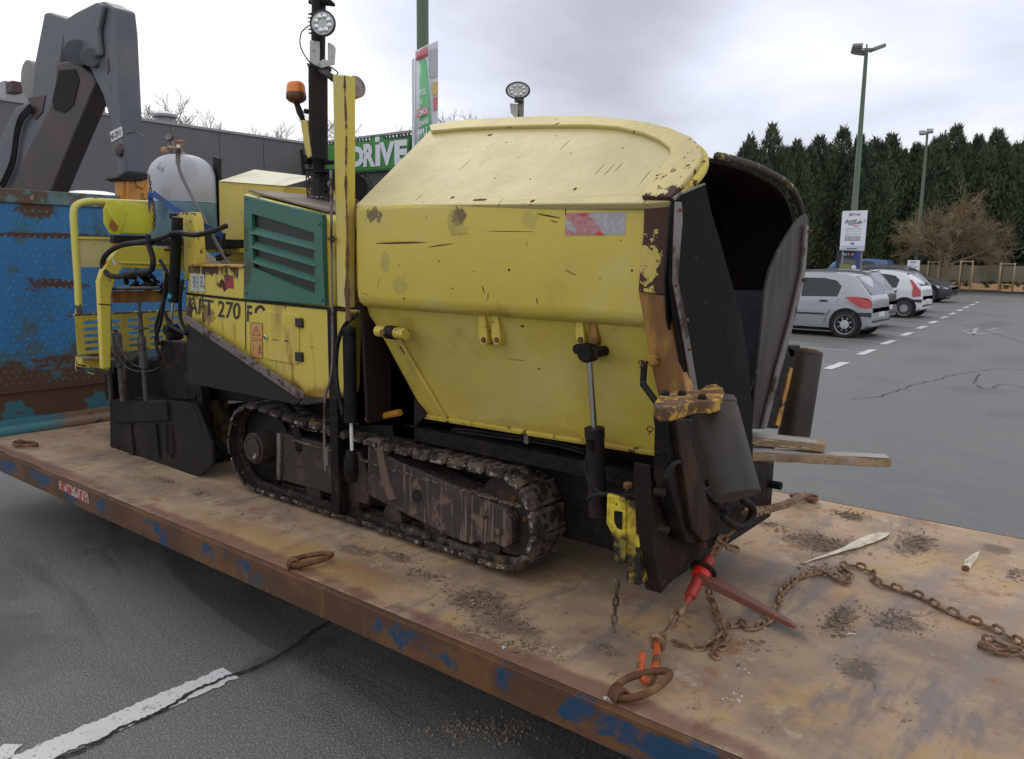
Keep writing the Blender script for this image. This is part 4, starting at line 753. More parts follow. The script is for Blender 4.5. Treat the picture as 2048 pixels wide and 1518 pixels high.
# wing hinge bracket
hk = obj('wing_hinge', MB().cyl(P(755, 662, 'y', 2.33), P(812, 668, 'y', 2.33), .024, n=14), m_yworn, pav, smooth=40)
obj('hinge_collar', MB().cyl(P(775, 664, 'y', 2.33), P(792, 666, 'y', 2.33), .029, n=14), m_tar, hk, smooth=40)
c = P(766, 665, 'y', 2.30); obj('hinge_pin', MB().lathe(c, (0, -1, 0), [(.014, 0), (.014, .008)], 12), m_rust, hk)
# ------------------------------------------------ crawler tracks
def shoe_mesh():
    mb = MB(); w = .108; l = .047
    pts = []
    for y in (-w, -w + .012, -w + .03, w - .03, w - .012, w):
        z = -.014 if abs(y) == w else (-.004 if abs(abs(y) - (w - .012)) < 1e-6 else 0.0)
        pts.append((y, z))
    vs = []
    for y, z in pts:
        cut = .012 if abs(y) == w else 0
        vs += [(-l + cut, y, z), (l - cut, y, z), (-l + cut, y, z - .020), (l - cut, y, z - .020)]
    fs = []
    for i in range(5):
        a, b = 4 * i, 4 * i + 4
        for q_ in ((0, 1), (1, 3), (3, 2), (2, 0)): fs.append((a + q_[0], a + q_[1], b + q_[1], b + q_[0]))
    fs += [(0, 2, 3, 1), (20, 21, 23, 22)]
    mb.add(vs, fs, 0)
    mb.bx(-l + .004, -l + .016, -w + .02, w - .02, -.002, .006)
    for y in (-.045, .045):
        for x in (-.018, .022):
            mb.lathe((x, y, .0005), (0, 0, 1), [(.011, 0), (.011, .0012)], 10, 1)
    mb.bx(-.058, .058, -.05, -.025, -.045, -.012); mb.bx(-.058, .058, .025, .05, -.045, -.012)
    mb.bx(-l + .012, l - .012, -w - .0025, -w + .001, -.030, -.015, 2)
    return mb
m_mot = mat('rusted_motor_drum', (.026, .017, .013), .65, layers=[dict(scale=10, lo=.5, hi=.66, col=(.065, .036, .024))], bump=[(20, .003)])
m_hole = mat('shoe_bolt_hollow', (.008, .006, .005), .9)
def track(name, yc, label=None):
    tr = bpy.data.objects.new(name, None); COL.objects.link(tr); tr.parent = pav; tr.location = Vector((0, 0, 0)); tr.location = Vector((-2.8, yc, .7)) - Vector(pav.location)
    if label: tr['label'] = label
    first = None
    c1, r1 = Vector((-3.72, 0, .712)), .250; c2, r2 = Vector((-2.005, 0, .682)), .215
    # path round both wheels
    pts = []; dv = c2 - c1; ang = math.atan2(r1 - r2, dv.length)
    for k in range(25): a = math.radians(90) + math.pi * k / 24; pts.append((c1.x + math.cos(a) * r1, c1.z + math.sin(a) * r1))
    for k in range(1, 40): t = k / 40; pts.append((c1.x + dv.x * t, c1.z - r1 + (dv.z - r2 + r1) * t))
    for k in range(25): a = math.radians(-90) + math.pi * k / 24; pts.append((c2.x + math.cos(a) * r2, c2.z + math.sin(a) * r2))
    for k in range(1, 40): t = k / 40; pts.append((c2.x - dv.x * t, c2.z + r2 + (c1.z + r1 - c2.z - r2) * t - .018 * math.sin(math.pi * t)))
    cum = [0]
    for i in range(len(pts)): a, b = pts[i], pts[(i + 1) % len(pts)]; cum.append(cum[-1] + math.dist(a, b))
    n = 46; pitch = cum[-1] / n
    for i in range(n):
        s = i * pitch; j = max(k for k in range(len(pts)) if cum[k] <= s); t = (s - cum[j]) / (cum[j + 1] - cum[j]); a, b = pts[j], pts[(j + 1) % len(pts)]
        x = a[0] + (b[0] - a[0]) * t; z = a[1] + (b[1] - a[1]) * t
        q0 = pts[(j - 1) % len(pts)]; q1 = pts[(j + 2) % len(pts)]; tx, tz = q1[0] - q0[0], q1[1] - q0[1]
        if first is None:
            first = obj('track_shoe', shoe_mesh(), [m_shoe, m_hole, m_edge], tr, bevel=.003, local=True); o = first
        else: o = first.copy(); COL.objects.link(o)
        o.location = Vector((x - tr_w[0], random.gauss(0, .003), z - .7)); o.rotation_euler = (random.gauss(0, .01), math.atan2(-(-tz), -(-tx)) * 0 + math.atan2(-tz, tx) + math.pi, 0)
        o.rotation_euler[1] += random.gauss(0, .02)
    return tr
tr_w = (-2.8, 0)
trk = track('crawler_track', 2.52, 'near crawler track with bare-edged iron shoes')
trf = track('crawler_track', 3.47)
# undercarriage: frame, wheels, motor
obj('track_frame', MB().prism(px([(735, 884), (760, 905), (800, 925), (870, 955), (1005, 1015), (1020, 1040), (1020, 1090), (1008, 1098), (985, 1085), (965, 1092), (960, 1083), (940, 1090), (900, 1075), (735, 990)], 'y', 2.44), (0, .14, 0)), m_muddy, pav, bevel=.008)
obj('frame_hook', MB().prism(px([(722, 882), (738, 876), (756, 880), (765, 892), (766, 912), (775, 960), (790, 1000), (776, 1002), (762, 965), (752, 905), (744, 892), (726, 891)], 'y', 2.425), (0, .05, 0)), mat('ochre_grey_casting', (.13, .085, .065), .75, bump=[(20, .004)]), pav, bevel=.005)
c = P(833, 992, 'y', 2.437); obj('frame_hole', MB().cyl(c, c + Vector((0, .004, 0)), .030), m_hole, pav)
for x, y, r_ in [(997, 1062, .018), (886, 1066, .010), (970, 1030, .013)]:
    c = P(x, y, 'y', 2.43); obj('mud_caked_bolt', MB().lathe(c + Vector((0, .02, 0)), (0, -1, 0), [(r_ * 1.5, 0), (r_ * 1.2, .012), (r_, .03), (r_ * .6, .036)], 10), m_muddy, pav, smooth=60)
idl = obj('front_idler', MB().lathe((-2.005, 2.51, .682), (0, 1, 0), [(.05, -.02), (.05, 0), (.15, .004), (.17, 0), (.178, .01), (.178, .06), (.17, .07)], 40), m_mot, pav, smooth=40)
for k in range(5): a = k * 1.256; obj('idler_bolt', MB().lathe((-2.005 + math.cos(a) * .085, 2.512, .682 + math.sin(a) * .085), (0, -1, 0), [(.014, 0), (.012, .01), (.006, .013)], 8), m_rust, idl)
spr = obj('drive_sprocket', MB().lathe((-3.72, 2.50, .712), (0, 1, 0), [(.19, 0), (.205, .01), (.205, .05), (.19, .06)], 36), m_tar, pav, smooth=40)
for k in range(14):
    a = 2 * math.pi * k / 14; R = Matrix.Rotation(-a, 3, 'Y'); obj('sprocket_tooth', MB().box(Vector((-3.72, 2.53, .712)) + R @ Vector((.212, 0, 0)), (.03, .03, .035), R), m_tar, spr)
mo = obj('drive_motor', MB().lathe((-3.70, 2.56, .715), (0, -1, 0), [(.105, 0), (.105, .03), (.088, .04), (.085, .15), (.08, .155)], 32), m_mot, pav, smooth=40)
obj('motor_cap', MB().lathe((-3.70, 2.405, .715), (0, -1, 0), [(.062, 0), (.07, .004), (.07, .010), (.062, .012), (.058, .006), (.01, .006)], 32), m_mot, mo, smooth=40)
obj('bright_chip', MB().prism([Vector((-3.69, 2.396, .675)), Vector((-3.665, 2.396, .70)), Vector((-3.668, 2.396, .67)), Vector((-3.69, 2.396, .66))], (0, .004, 0)), mat('ochre_chip', (.34, .24, .16), .5), mo)
obj('side_plate_frame', MB().prism(px([(556, 868), (562, 866), (720, 905), (740, 960), (735, 1010), (562, 960), (556, 955)], 'y', 2.46), (0, .12, 0)), m_mot, pav, bevel=.006)
obj('frame_edge', MB().prism(px([(553, 866), (560, 868), (560, 962), (553, 960)], 'y', 2.445), (0, .03, 0)), m_steel, pav, bevel=.002)
for x, y in [(597, 906), (637, 916), (597, 934), (608, 912)]:
    c = P(x, y, 'y', 2.459); obj('plate_hole', MB().cyl(c, c + Vector((0, .003, 0)), .008, n=10), m_hole, pav)
obj('curved_guard', MB().tube(smoothpath([P(x, y, 'y', 2.48) for x, y in [(565, 805), (585, 830), (600, 870), (605, 900)]], 4), .035, 8), m_tar, pav, smooth=True)
for i in range(5):
    x = -3.3 + i * .3; obj('bottom_roller', MB().lathe((x, 2.49, .53), (0, 1, 0), [(.03, -.01), (.060, 0), (.060, .09), (.03, .10)], 20), m_mot, pav, smooth=40)
mb = MB()
for _ in range(900):
    x = random.uniform(-3.4, -1.9); y = random.uniform(2.42, 2.62); z = .875 + random.uniform(0, .012) if random.random() < .5 else .80; s = random.uniform(.002, .010)
    mb.add([Vector((x, y if z > .85 else random.uniform(2.43, 2.46), z + (0 if z > .85 else -.02 + (-(x + 2.6)) * .03))) + v * s for v in tets], ths)
cl = obj('caked_mud', mb, m_mud, pav, kind='stuff')
# under-hood clutter between hood and track
obj('belly_plate', MB().prism(px([(380, 766), (600, 810), (700, 800), (720, 870), (560, 860), (520, 805), (440, 800), (385, 800)], 'y', 2.58), (0, .5, 0)), m_tar, pav, bevel=.006)
obj('rear_frame', MB().prism(px([(392, 768), (402, 768), (410, 860), (440, 900), (420, 900), (398, 870)], 'y', 2.47), (0, .05, 0)), m_tar, pav)
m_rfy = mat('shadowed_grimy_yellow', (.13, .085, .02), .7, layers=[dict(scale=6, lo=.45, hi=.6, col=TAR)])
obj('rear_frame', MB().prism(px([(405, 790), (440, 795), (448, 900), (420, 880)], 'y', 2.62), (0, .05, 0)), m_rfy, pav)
obj('hose', MB().tube(smoothpath([P(x, y, 'y', 2.44) for x, y in [(600, 850), (620, 860), (650, 852), (670, 858), (690, 870)]], 5), .008, 8), m_rubber, pav, smooth=True)
obj('hose', MB().tube(smoothpath([P(x, y, 'y', 2.46) for x, y in [(590, 830), (640, 842), (690, 838), (720, 850)]], 5), .010, 8), m_tar, pav, smooth=True)

# ------------------------------------------------ screed at the rear
scr_ = obj('screed_end_plate', MB().prism(px([(219, 800), (316, 806), (330, 800), (380, 806), (394, 813), (424, 888), (425, 932), (398, 953), (352, 950), (220, 900)], 'y', 2.41), (0, .02, 0)), m_tars, pav, bevel=.005)
obj('screed_body', MB().bx(-5.22, -4.45, 2.50, 3.75, .47, .80), m_tar, pav, bevel=.02)
obj('screed_beam', MB().prism(px([(224, 806), (330, 803), (336, 842), (226, 846)], 'y', 2.39), (0, .10, 0)), m_tars, pav, bevel=.006)
for (x0, x1) in ((252, 262), (302, 312)):
    obj('screed_strut', MB().prism(px([(x0, 848), (x0 + 8, 848), (x1 + 6, 918), (x1 - 4, 914)], 'y', 2.395), (0, .015, 0)), m_steel if 0 else m_tars, pav, bevel=.002)
obj('screed_slot', MB().tube([P(332, 850, 'y', 2.40), P(334, 905, 'y', 2.40), P(342, 915, 'y', 2.40), P(346, 905, 'y', 2.40), P(342, 850, 'y', 2.40)], .006, 6), m_tars, pav)
obj('screed_gap', MB().prism(px([(384, 816), (388, 816), (402, 852), (398, 854)], 'y', 2.407), (0, .01, 0)), m_hole, pav)
m_spin = mat('grey_worn_spindle', (.075, .068, .058), .6, .3, layers=[dict(scale=12, lo=.5, hi=.65, col=(.035, .03, .026), r=.8), dict(scale=30, lo=.62, hi=.7, col=(.14, .12, .10))], bump=[(30, .002)])
def spindle(tx, ty, bx_, by_, y, r_):
    a, b = P(bx_, by_, 'y', y), P(tx, ty, 'y', y); d = b - a; l = d.length
    o = obj('screed_spindle', MB().lathe(a, d, [(r_ * .55, 0), (r_ * .55, l * .50), (r_, l * .52), (r_, l * .98), (r_ * .8, l)], 18), m_spin, pav, smooth=40); return o, b, d.normalized()
s1, t1, d1 = spindle(233, 666, 246, 803, 2.36, .030)
obj('crank_arm', MB().tube([t1, t1 + d1 * .015, t1 + d1 * .015 + Vector((-.11, 0, .0))], .009, 8), m_spin, s1)
obj('crank_handle', MB().lathe(t1 + d1 * .015 + Vector((-.10, 0, .0)), (-.1, 0, 1), [(.014, 0), (.018, .01), (.023, .14), (.018, .16)], 12), m_black, s1, smooth=40)
s2, t2, d2 = spindle(283, 672, 292, 802, 2.42, .026)
obj('adjuster', MB().lathe(t2, d2, [(.014, 0), (.014, .04), (.045, .042), (.045, .052), (.014, .054), (.012, .13), (.018, .135), (.018, .15), (.008, .152), (.008, .20), (.014, .20), (.014, .215)], 14), m_spin, s2, smooth=40)
s3, t3, d3 = spindle(216, 695, 222, 800, 2.44, .028)
obj('collar', MB().lathe(t3, d3, [(.04, -.02), (.04, .015), (.03, .02)], 8), m_steel, s3)
obj('joint_tube', MB().cyl(P(262, 720, 'y', 2.42), P(288, 700, 'y', 2.46), .022), m_spin, pav, smooth=40)
for pth in ([(240, 695), (252, 715), (268, 730), (290, 735)], [(232, 700), (248, 730), (272, 742), (300, 742), (318, 735)]):
    obj('cable', MB().tube(smoothpath([P(x, y, 'y', 2.33) for x, y in pth], 5), .003, 6), m_spin, pav, smooth=True)
obj('cable', MB().tube([P(260, 730, 'y', 2.40), P(261, 800, 'y', 2.40)], .0025, 5), m_tars, pav)
obj('screed_riser', MB().prism(px([(205, 700), (222, 700), (222, 800), (212, 800)], 'y', 2.47), (0, .06, 0)), m_tar, pav, bevel=.004)
obj('screed_arm', MB().prism(px([(320, 680), (370, 688), (400, 760), (390, 800), (340, 800), (310, 740), (320, 700)], 'y', 2.48), (0, .10, 0)), m_tar, pav, bevel=.008)
obj('auger_housing', MB().prism(px([(250, 720), (380, 720), (400, 800), (250, 802)], 'y', 2.75), (0, .6, 0)), m_tar, pav, bevel=.01)
# lift ram and its yellow support
lr = ram(P(340, 662, 'y', 2.38), P(347, 602, 'y', 2.38), P(355, 434, 'y', 2.38), .010, .030, m_bright, m_tar)
obj('cyan_clip', MB().cyl(P(341, 588, 'y', 2.355), P(340, 596, 'y', 2.355), .014, n=10), mat('cyan_plastic', (.04, .35, .50), .4), lr)
obj('ram_foot', MB().lathe(P(338, 660, 'y', 2.36), (0, 1, 0), [(.02, -.03), (.032, -.02), (.032, .05), (.02, .06)], 14).lathe(P(344, 672, 'y', 2.36), (0, 1, 0), [(.02, -.03), (.026, -.02), (.026, .05), (.02, .06)], 14), m_tar, lr, smooth=40)
sup = obj('ram_support', MB().prism(px([(341, 426), (382, 424), (388, 440), (394, 530), (376, 532), (374, 560), (369, 560), (366, 445), (360, 440), (342, 440)], 'y', 2.44), (0, .06, 0)), mat('support_yellow', YEL, .45, layers=[dict(scale=26, lo=.66, hi=.69, col=RUSTD), dict(scale=16, lo=.60, hi=.64, col=(.10, .05, .02), rgh=.75, ax=[('x', -4.20, -4.12, .2), ('z', 1.93, 1.99, .16)])], bump=[(20, .002)]), pav, bevel=.004)
c = P(348, 432, 'y', 2.43); obj('pivot_pin', MB().lathe(c, (0, -1, 0), [(.018, -.03), (.018, .02), (.012, .024)], 12), m_tar, sup, smooth=40)
for pth, y in (([(333, 545), (329, 590), (322, 640), (312, 680), (320, 720)], 2.42), ([(365, 560), (360, 600), (362, 640), (375, 665)], 2.40), ([(330, 625), (340, 650), (360, 662), (372, 668)], 2.36), ([(318, 690), (312, 655), (325, 610), (338, 560), (320, 520)], 2.46)):
    obj('hose', MB().tube(smoothpath([P(a, b, 'y', y) for a, b in pth], 5), .011, 8), m_rubber, pav, smooth=True)
obj('hose', MB().tube(smoothpath([P(x, y, 'y', 2.30) for x, y in [(300, 483), (270, 486), (238, 492), (212, 510), (205, 532), (218, 550), (240, 553), (270, 546), (300, 542), (306, 520), (298, 490), (296, 470)]], 6), .016, 10), m_rubber, pav, smooth=True)
obj('hose', MB().tube(smoothpath([P(x, y, 'y', 2.33) for x, y in [(296, 490), (312, 480), (335, 472), (352, 465), (390, 470), (425, 462), (452, 452)]], 5), .014, 8), m_tars, pav, smooth=True)
mb = MB()
for _ in range(14):
    x, y = random.uniform(255, 330), random.uniform(540, 580); mb.tube([P(x, y, 'y', 2.62), P(x + random.uniform(-14, 14), y + random.uniform(-12, 12), 'y', 2.62), P(x + random.uniform(-20, 20), y + random.uniform(-16, 16), 'y', 2.66)], random.uniform(.008, .02), 7)
obj('hose_bundle', mb, m_tar, pav, smooth=True)
# rear operator stand: railing, kick plate with slots, arch
m_ry = mat('railing_yellow', (.62, .56, .10), .42, layers=[dict(scale=3, lo=.45, hi=.7, col=(.55, .50, .17)), dict(scale=30, lo=.70, hi=.72, col=(.12, .10, .06)), dict(scale=9, lo=.62, hi=.64, col=(.07, .05, .045), ax=[('z', 1.46, 1.38, .2), ('z', 1.3, 1.42, 0)], rgh=.7)], bump=[(10, .001)])
XRr = -5.40
rp = smoothpath([P(x, y, 'x', XRr) for x, y in [(158, 632), (155, 560), (149, 470), (147, 425), (153, 411), (170, 404), (200, 403), (330, 409), (360, 409)]], 6)
rl = obj('railing', MB().tube(rp, .022, 12), m_ry, pav, smooth=40)
obj('rail_panel', MB().prism([P(x, y, 'x', XRr) for x, y in [(154, 477), (300, 481), (300, 538), (160, 534)]], (-.012, 0, 0)), mat('pale_yellow_panel', (.58, .52, .24), .55, layers=[dict(scale=4, lo=.5, hi=.7, col=(.50, .44, .18)), dict(scale=8, lo=.60, hi=.7, col=(.62, .24, .02), ax=[('y', 2.48, 2.56, .25)])]), rl, bevel=.002)
obj('rail_panel_lip', MB().prism([P(x, y, 'x', XRr + .012) for x, y in [(152, 473), (300, 476), (300, 481), (154, 478)]], (-.03, 0, 0)), m_ry, rl, bevel=.002)
# slotted plate
def X(x, y, v=XRr + .03): return P(x, y, 'x', v)
y0, y1 = X(150, 632).y, X(372, 622).y; z0, z1 = X(152, 710).z, X(152, 632).z
mb = MB(); cols = []; yc_ = y0 + .06
rows = 5; sh = (z1 - z0) / (rows * 2 + 1.6)
slots = []
yy = y0 + .045
while yy < y1 - .06: slots.append((yy, min(yy + .10, y1 - .01))); yy += .145
zz = [z0 + .8 * sh]
for k in range(rows): zz += [zz[-1] + sh, zz[-1] + 2 * sh]
zs = [z0] + [v for k in range(rows) for v in (z0 + sh * (1.0 + 2 * k), z0 + sh * (2.0 + 2 * k))] + [z1]
X0 = XRr + .03
# horizontal bands, then uprights between the slots
for k in range(0, len(zs) - 1, 2): mb.bx(X0 - .006, X0, y0, y1, zs[k], zs[k + 1])
for k in range(1, len(zs) - 1, 2):
    e_ = [y0] + [v for s in slots for v in s] + [y1]
    for i in range(0, len(e_) - 1, 2): mb.bx(X0 - .006, X0, e_[i], e_[i + 1], zs[k], zs[k + 1])
    for s in slots:                                     # rounded slot ends
        h = (zs[k + 1] - zs[k]) / 2
        for sgn, ye in ((1, s[0]), (-1, s[1])):
            for q_ in (0, 1):
                zb_ = zs[k] if q_ == 0 else zs[k + 1]; sg = 1 if q_ == 0 else -1
                mb.prism([(X0, ye, zb_), (X0, ye + sgn * h * .9, zb_), (X0, ye + sgn * h * .3, zb_ + sg * h * .35), (X0, ye, zb_ + sg * h * .9)], (-.006, 0, 0))
m_ky = mat('kick_plate_yellow', (.50, .40, .05), .5, layers=[dict(scale=3, lo=.45, hi=.7, col=(.40, .30, .05)), dict(scale=16, lo=.62, hi=.66, col=(.12, .06, .02), rgh=.7)], bump=[(12, .002)])
kp = obj('kick_plate', mb, m_ky, pav)
obj('plate_edge', MB().bx(X0 - .03, X0 + .002, y0, y1, z1, z1 + .012), m_ry, kp, bevel=.002)
obj('foot_step', MB().prism([X(150, 712, X0), X(205, 720, X0), X(205, 738, X0), X(150, 732, X0)], (.10, 0, 0)), m_ky, kp, bevel=.004)
obj('step_tread', MB().prism([X(150, 711, X0) + Vector((0, 0, .002)), X(230, 716, X0) + Vector((0, 0, .002)), X(230, 717, X0) + Vector((.14, 0, .002)), X(150, 713, X0) + Vector((.14, 0, .002))], (0, 0, -.006)), m_mud, kp)
obj('step_rim', MB().tube([X(151, 728, X0 + .1), X(204, 740, X0 + .1), X(204, 752, X0 + .1), X(151, 740, X0 + .1)], .006, 6, closed=True), m_ry, kp)
# arch frame
XA = -5.05
A_ = lambda pts, v=XA: [P(x, y, 'x', v) for x, y in pts]
arch = obj('arch_frame', MB().prism(A_([(236, 497), (246, 490), (390, 496), (390, 541), (245, 536), (230, 560), (222, 590), (222, 735), (206, 738), (198, 562), (205, 540)]), (-.05, 0, 0)), mat('arch_yellow', (.60, .50, .07), .45, layers=[dict(scale=24, lo=.68, hi=.71, col=RUSTD), dict(scale=4, lo=.6, hi=.72, col=(.34, .15, .02), op=.7)], bump=[(8, .002)]), pav, bevel=.006)
obj('arch_flange', MB().prism(A_([(240, 524), (390, 528), (390, 531), (242, 527)], XA + .012), (-.02, 0, 0)), m_ry, arch, bevel=.002)
obj('arch_joint', MB().prism(A_([(198, 607), (224, 609), (224, 611), (198, 609)], XA + .002), (-.01, 0, 0)), m_tar, arch)
obj('label', MB().prism(A_([(222, 513), (226, 516), (232, 529), (228, 530)], XA + .003), (-.004, 0, 0)), m_white, arch)
obj('cross_beam', MB().prism(A_([(224, 582), (330, 581), (330, 603), (228, 606)], XA - .05), (-.04, 0, 0)), m_post, pav, bevel=.004)
obj('steel_bar', MB().cyl(P(214, 577, 'x', XA - .02), P(372, 576, 'x', XA - .02), .011, n=12), m_steel, pav, smooth=40)
obj('post_stub', MB().prism(A_([(330, 541), (338, 541), (338, 566), (332, 566)]), (-.03, 0, 0)), m_ry, pav)
obj('label', MB().prism(A_([(329, 497), (345, 498), (345, 503), (329, 502)], XA + .003), (-.003, 0, 0)), m_rust, arch)
# lamp-like yellow box with a hatch on the railing
m_lime = mat('bright_lime_yellow', (.62, .60, .05), .4, layers=[dict(scale=30, lo=.72, hi=.74, col=RUSTD), dict(scale=3, lo=.45, hi=.7, col=(.55, .52, .07))], bump=[(6, .001)])
f_ = A_([(218, 404), (236, 402), (251, 424), (248, 444), (238, 466), (222, 464), (211, 445), (210, 420)], -5.00)
bk = A_([(268, 407), (293, 408), (297, 425), (298, 446), (290, 466), (270, 470), (262, 445), (261, 425)], -5.0)
mb = MB(); vs = [v for v in f_] + [v + Vector((-.02, .05, 0)) for v in bk]
# octagonal drum: near face to far face
mb.add(vs, [tuple(range(8)), tuple(range(15, 7, -1))] + [(i, (i + 1) % 8, (i + 1) % 8 + 8, i + 8) for i in range(8)])
cb = obj('control_box', mb, m_lime, pav, bevel=.005)
bmx = bmesh.new(); bmx.from_mesh(cb.data); bmesh.ops.recalc_face_normals(bmx, faces=bmx.faces); bmx.to_mesh(cb.data); bmx.free()
lid = obj('box_lid', MB().prism([(v - sum(f_, Vector()) / 8) * 1.12 + sum(f_, Vector()) / 8 + Vector((.012, -.012, 0)) for v in f_], (-.008, .012, 0)), m_lime, cb, bevel=.003)
cf = sum(f_, Vector()) / 8 + Vector((.03, -.03, 0))
obj('latch', MB().tube([cf + Vector((0, -.03, .05)), cf + Vector((.005, .0, .0)), cf + Vector((0, .03, -.05))], .007, 6), m_lime, lid)
obj('rust_stain_plate', MB().prism([P(x, y, 'x', -4.97) for x, y in [(222, 438), (236, 452), (232, 464), (219, 452)]], (-.006, .004, 0)), mat('orange_rust_plate', (.30, .10, .03), .7), lid)
obj('box_mount', MB().prism(A_([(228, 470), (300, 472), (298, 488), (228, 486)]), (-.06, .0, 0)), m_rubber, cb, bevel=.006)

# grey-green plate, deck rail and odd pieces on the operator side
m_cons = mat('console_yellow', YEL, .45, layers=[dict(scale=3, lo=.4, hi=.7, col=(.54, .46, .14), r=.6), dict(scale=34, lo=.69, hi=.71, col=RUSTD), dict(scale=6, lo=.62, hi=.7, col=(.25, .17, .05), op=.6)], bump=[(4, .002)])
obj('console', MB().prism(px([(437, 362), (568, 372), (566, 388), (490, 390), (488, 528), (440, 526)], 'y', 2.90), (0, .40, 0)), m_cons, pav, bevel=.006)
obj('console_lid', MB().prism([P(437, 362, 'y', 2.89), P(570, 372, 'y', 2.89), P(570, 372, 'y', 2.89) + Vector((-.05, .25, .07)), P(437, 362, 'y', 2.89) + Vector((0, .25, .09))], (0, .02, .006)), mat('pale_dusty_lid', (.58, .55, .38), .6, layers=[dict(scale=5, lo=.5, hi=.7, col=(.45, .42, .28))]), pav, bevel=.004)
obj('console_panel', MB().prism(px([(450, 385), (488, 386), (488, 520), (446, 520)], 'y', 2.885), (0, .01, 0)), m_cons, pav, bevel=.003)
obj('floor_rail', MB().prism(px([(392, 497), (490, 497), (490, 506), (392, 505)], 'y', 2.82), (0, .06, 0)), m_yworn, pav, bevel=.003)
obj('operator_floor', MB().bx(-4.6, -3.5, 2.6, 3.3, 1.60, 1.63), m_tar, pav)
obj('inclined_plate', MB().prism(px([(396, 495), (402, 497), (440, 530), (395, 530)], 'y', 2.62), (0, .02, 0)), mat('cream_grey_plate', (.40, .36, .28), .6), pav, bevel=.003)
obj('fender_bar', MB().prism(px([(430, 512), (452, 502), (456, 508), (432, 522)], 'y', 2.6), (0, .03, 0)), m_tars, pav)
# exhaust, muffler cages, lights
m_exh = mat('perforated_heat_shield', (.060, .052, .050), .55, .4, layers=[dict(scale=4, lo=.45, hi=.7, col=(.090, .065, .055), r=.8)], bump=[(60, .0006)])
YE = 2.72
def E_(x, y): return P(x, y, 'y', YE)
ex = obj('exhaust_stack', MB().cyl(E_(637, 318), E_(636, 127), .044, n=28), m_tars, pav, smooth=40)
def cage(name, a, b, r, cols, m, parent, th=.0035, r1=None):
    a, b = Vector(a), Vector(b); ax = (b - a).normalized(); up = Vector((0, 1, 0)); u = ax.cross(up).normalized(); v = ax.cross(u); Lh = (b - a).length
    s = 2 * math.pi * r / cols / 1.5 * 1.0; hh = s * math.sqrt(3); rowsn = max(2, int(Lh / hh)); mb = MB(); bmq = bmesh.new(); cache = {}
    def vert(cu, cv):
        key = (round(cu / s * 2) % (cols * 3), round(cv / hh * 2));
        if key not in cache:
            a_ = cu / r; rr = r if r1 is None else r + (r1 - r) * min(1, max(0, cv / Lh)); p = a + ax * min(max(cv, 0), Lh) + (u * math.cos(a_) + v * math.sin(a_)) * rr; cache[key] = bmq.verts.new(p)
        return cache[key]
    for i in range(cols):
        for j in range(rowsn + 1):
            cu = i * 1.5 * s; cv = (j + (i % 2) * .5) * hh
            vs = [vert(cu + s * math.cos(math.radians(60 * k)), cv + s * math.sin(math.radians(60 * k))) for k in range(6)]
            try: bmq.faces.new(vs)
            except ValueError: pass
    me = bpy.data.meshes.new(name); bo = base(parent)
    for q_ in bmq.verts: q_.co -= bo
    bmq.to_mesh(me); bmq.free(); me.materials.append(m); o = bpy.data.objects.new(name, me); COL.objects.link(o); o.parent = parent
    md = o.modifiers.new('w', 'WIREFRAME'); md.thickness = th; md.use_even_offset = False; return o
cage('shield_mesh', E_(637, 318), E_(636, 135), .047, 28, m_exh, ex, .0040)
obj('shield_collar', MB().prism([E_(613, 126), E_(655, 132), E_(652, 145), E_(618, 140)], (0, .03, 0)), m_exh, ex)
obj('stack_pipe', MB().cyl(E_(636, 130), E_(638, -30), .036, n=24), m_tars, ex, smooth=40)
obj('stack_lower', MB().lathe(E_(638, 345), (0, 0, 1), [(.03, 0), (.03, .04), (.040, .055), (.044, .08)], 24), m_tars, ex, smooth=40)
obj('rain_cap', MB().tube([E_(620, 4), E_(645, -2), E_(668, 10)], [.012, .03, .008], 10), m_tars, ex, smooth=True)
obj('clamp_plate', MB().prism([E_(612, 336), E_(664, 338), E_(664, 345), E_(612, 342)], (0, .12, 0)), m_tars, ex, bevel=.003)
obj('clamp_plate', MB().prism([E_(621, 322), E_(655, 319), E_(655, 325), E_(622, 328)], (0, .08, 0)), m_tars, ex, bevel=.003)
mf = obj('muffler', MB().cyl(P(640, 392, 'y', 2.80), P(640, 346, 'y', 2.80), .050, n=24), m_black, pav, smooth=40)
cage('muffler_cage', P(640, 402, 'y', 2.78), P(640, 340, 'y', 2.78), .066, 15, m_exh, mf, .006, .076)
obj('muffler_base', MB().cyl(P(655, 430, 'y', 2.78), P(655, 392, 'y', 2.78), .028), m_black, mf, smooth=40)
fc = P(716, 376, 'y', 2.95)
mb2 = obj('silencer_drum', MB().cyl(fc + Vector((-.12, 0, 0)), fc, .068, n=28), m_tars, pav, smooth=40)
cage('drum_cage', fc + Vector((-.02, 0, 0)), fc + Vector((.05, -.03, 0)), .072, 18, m_exh, mb2, .006)
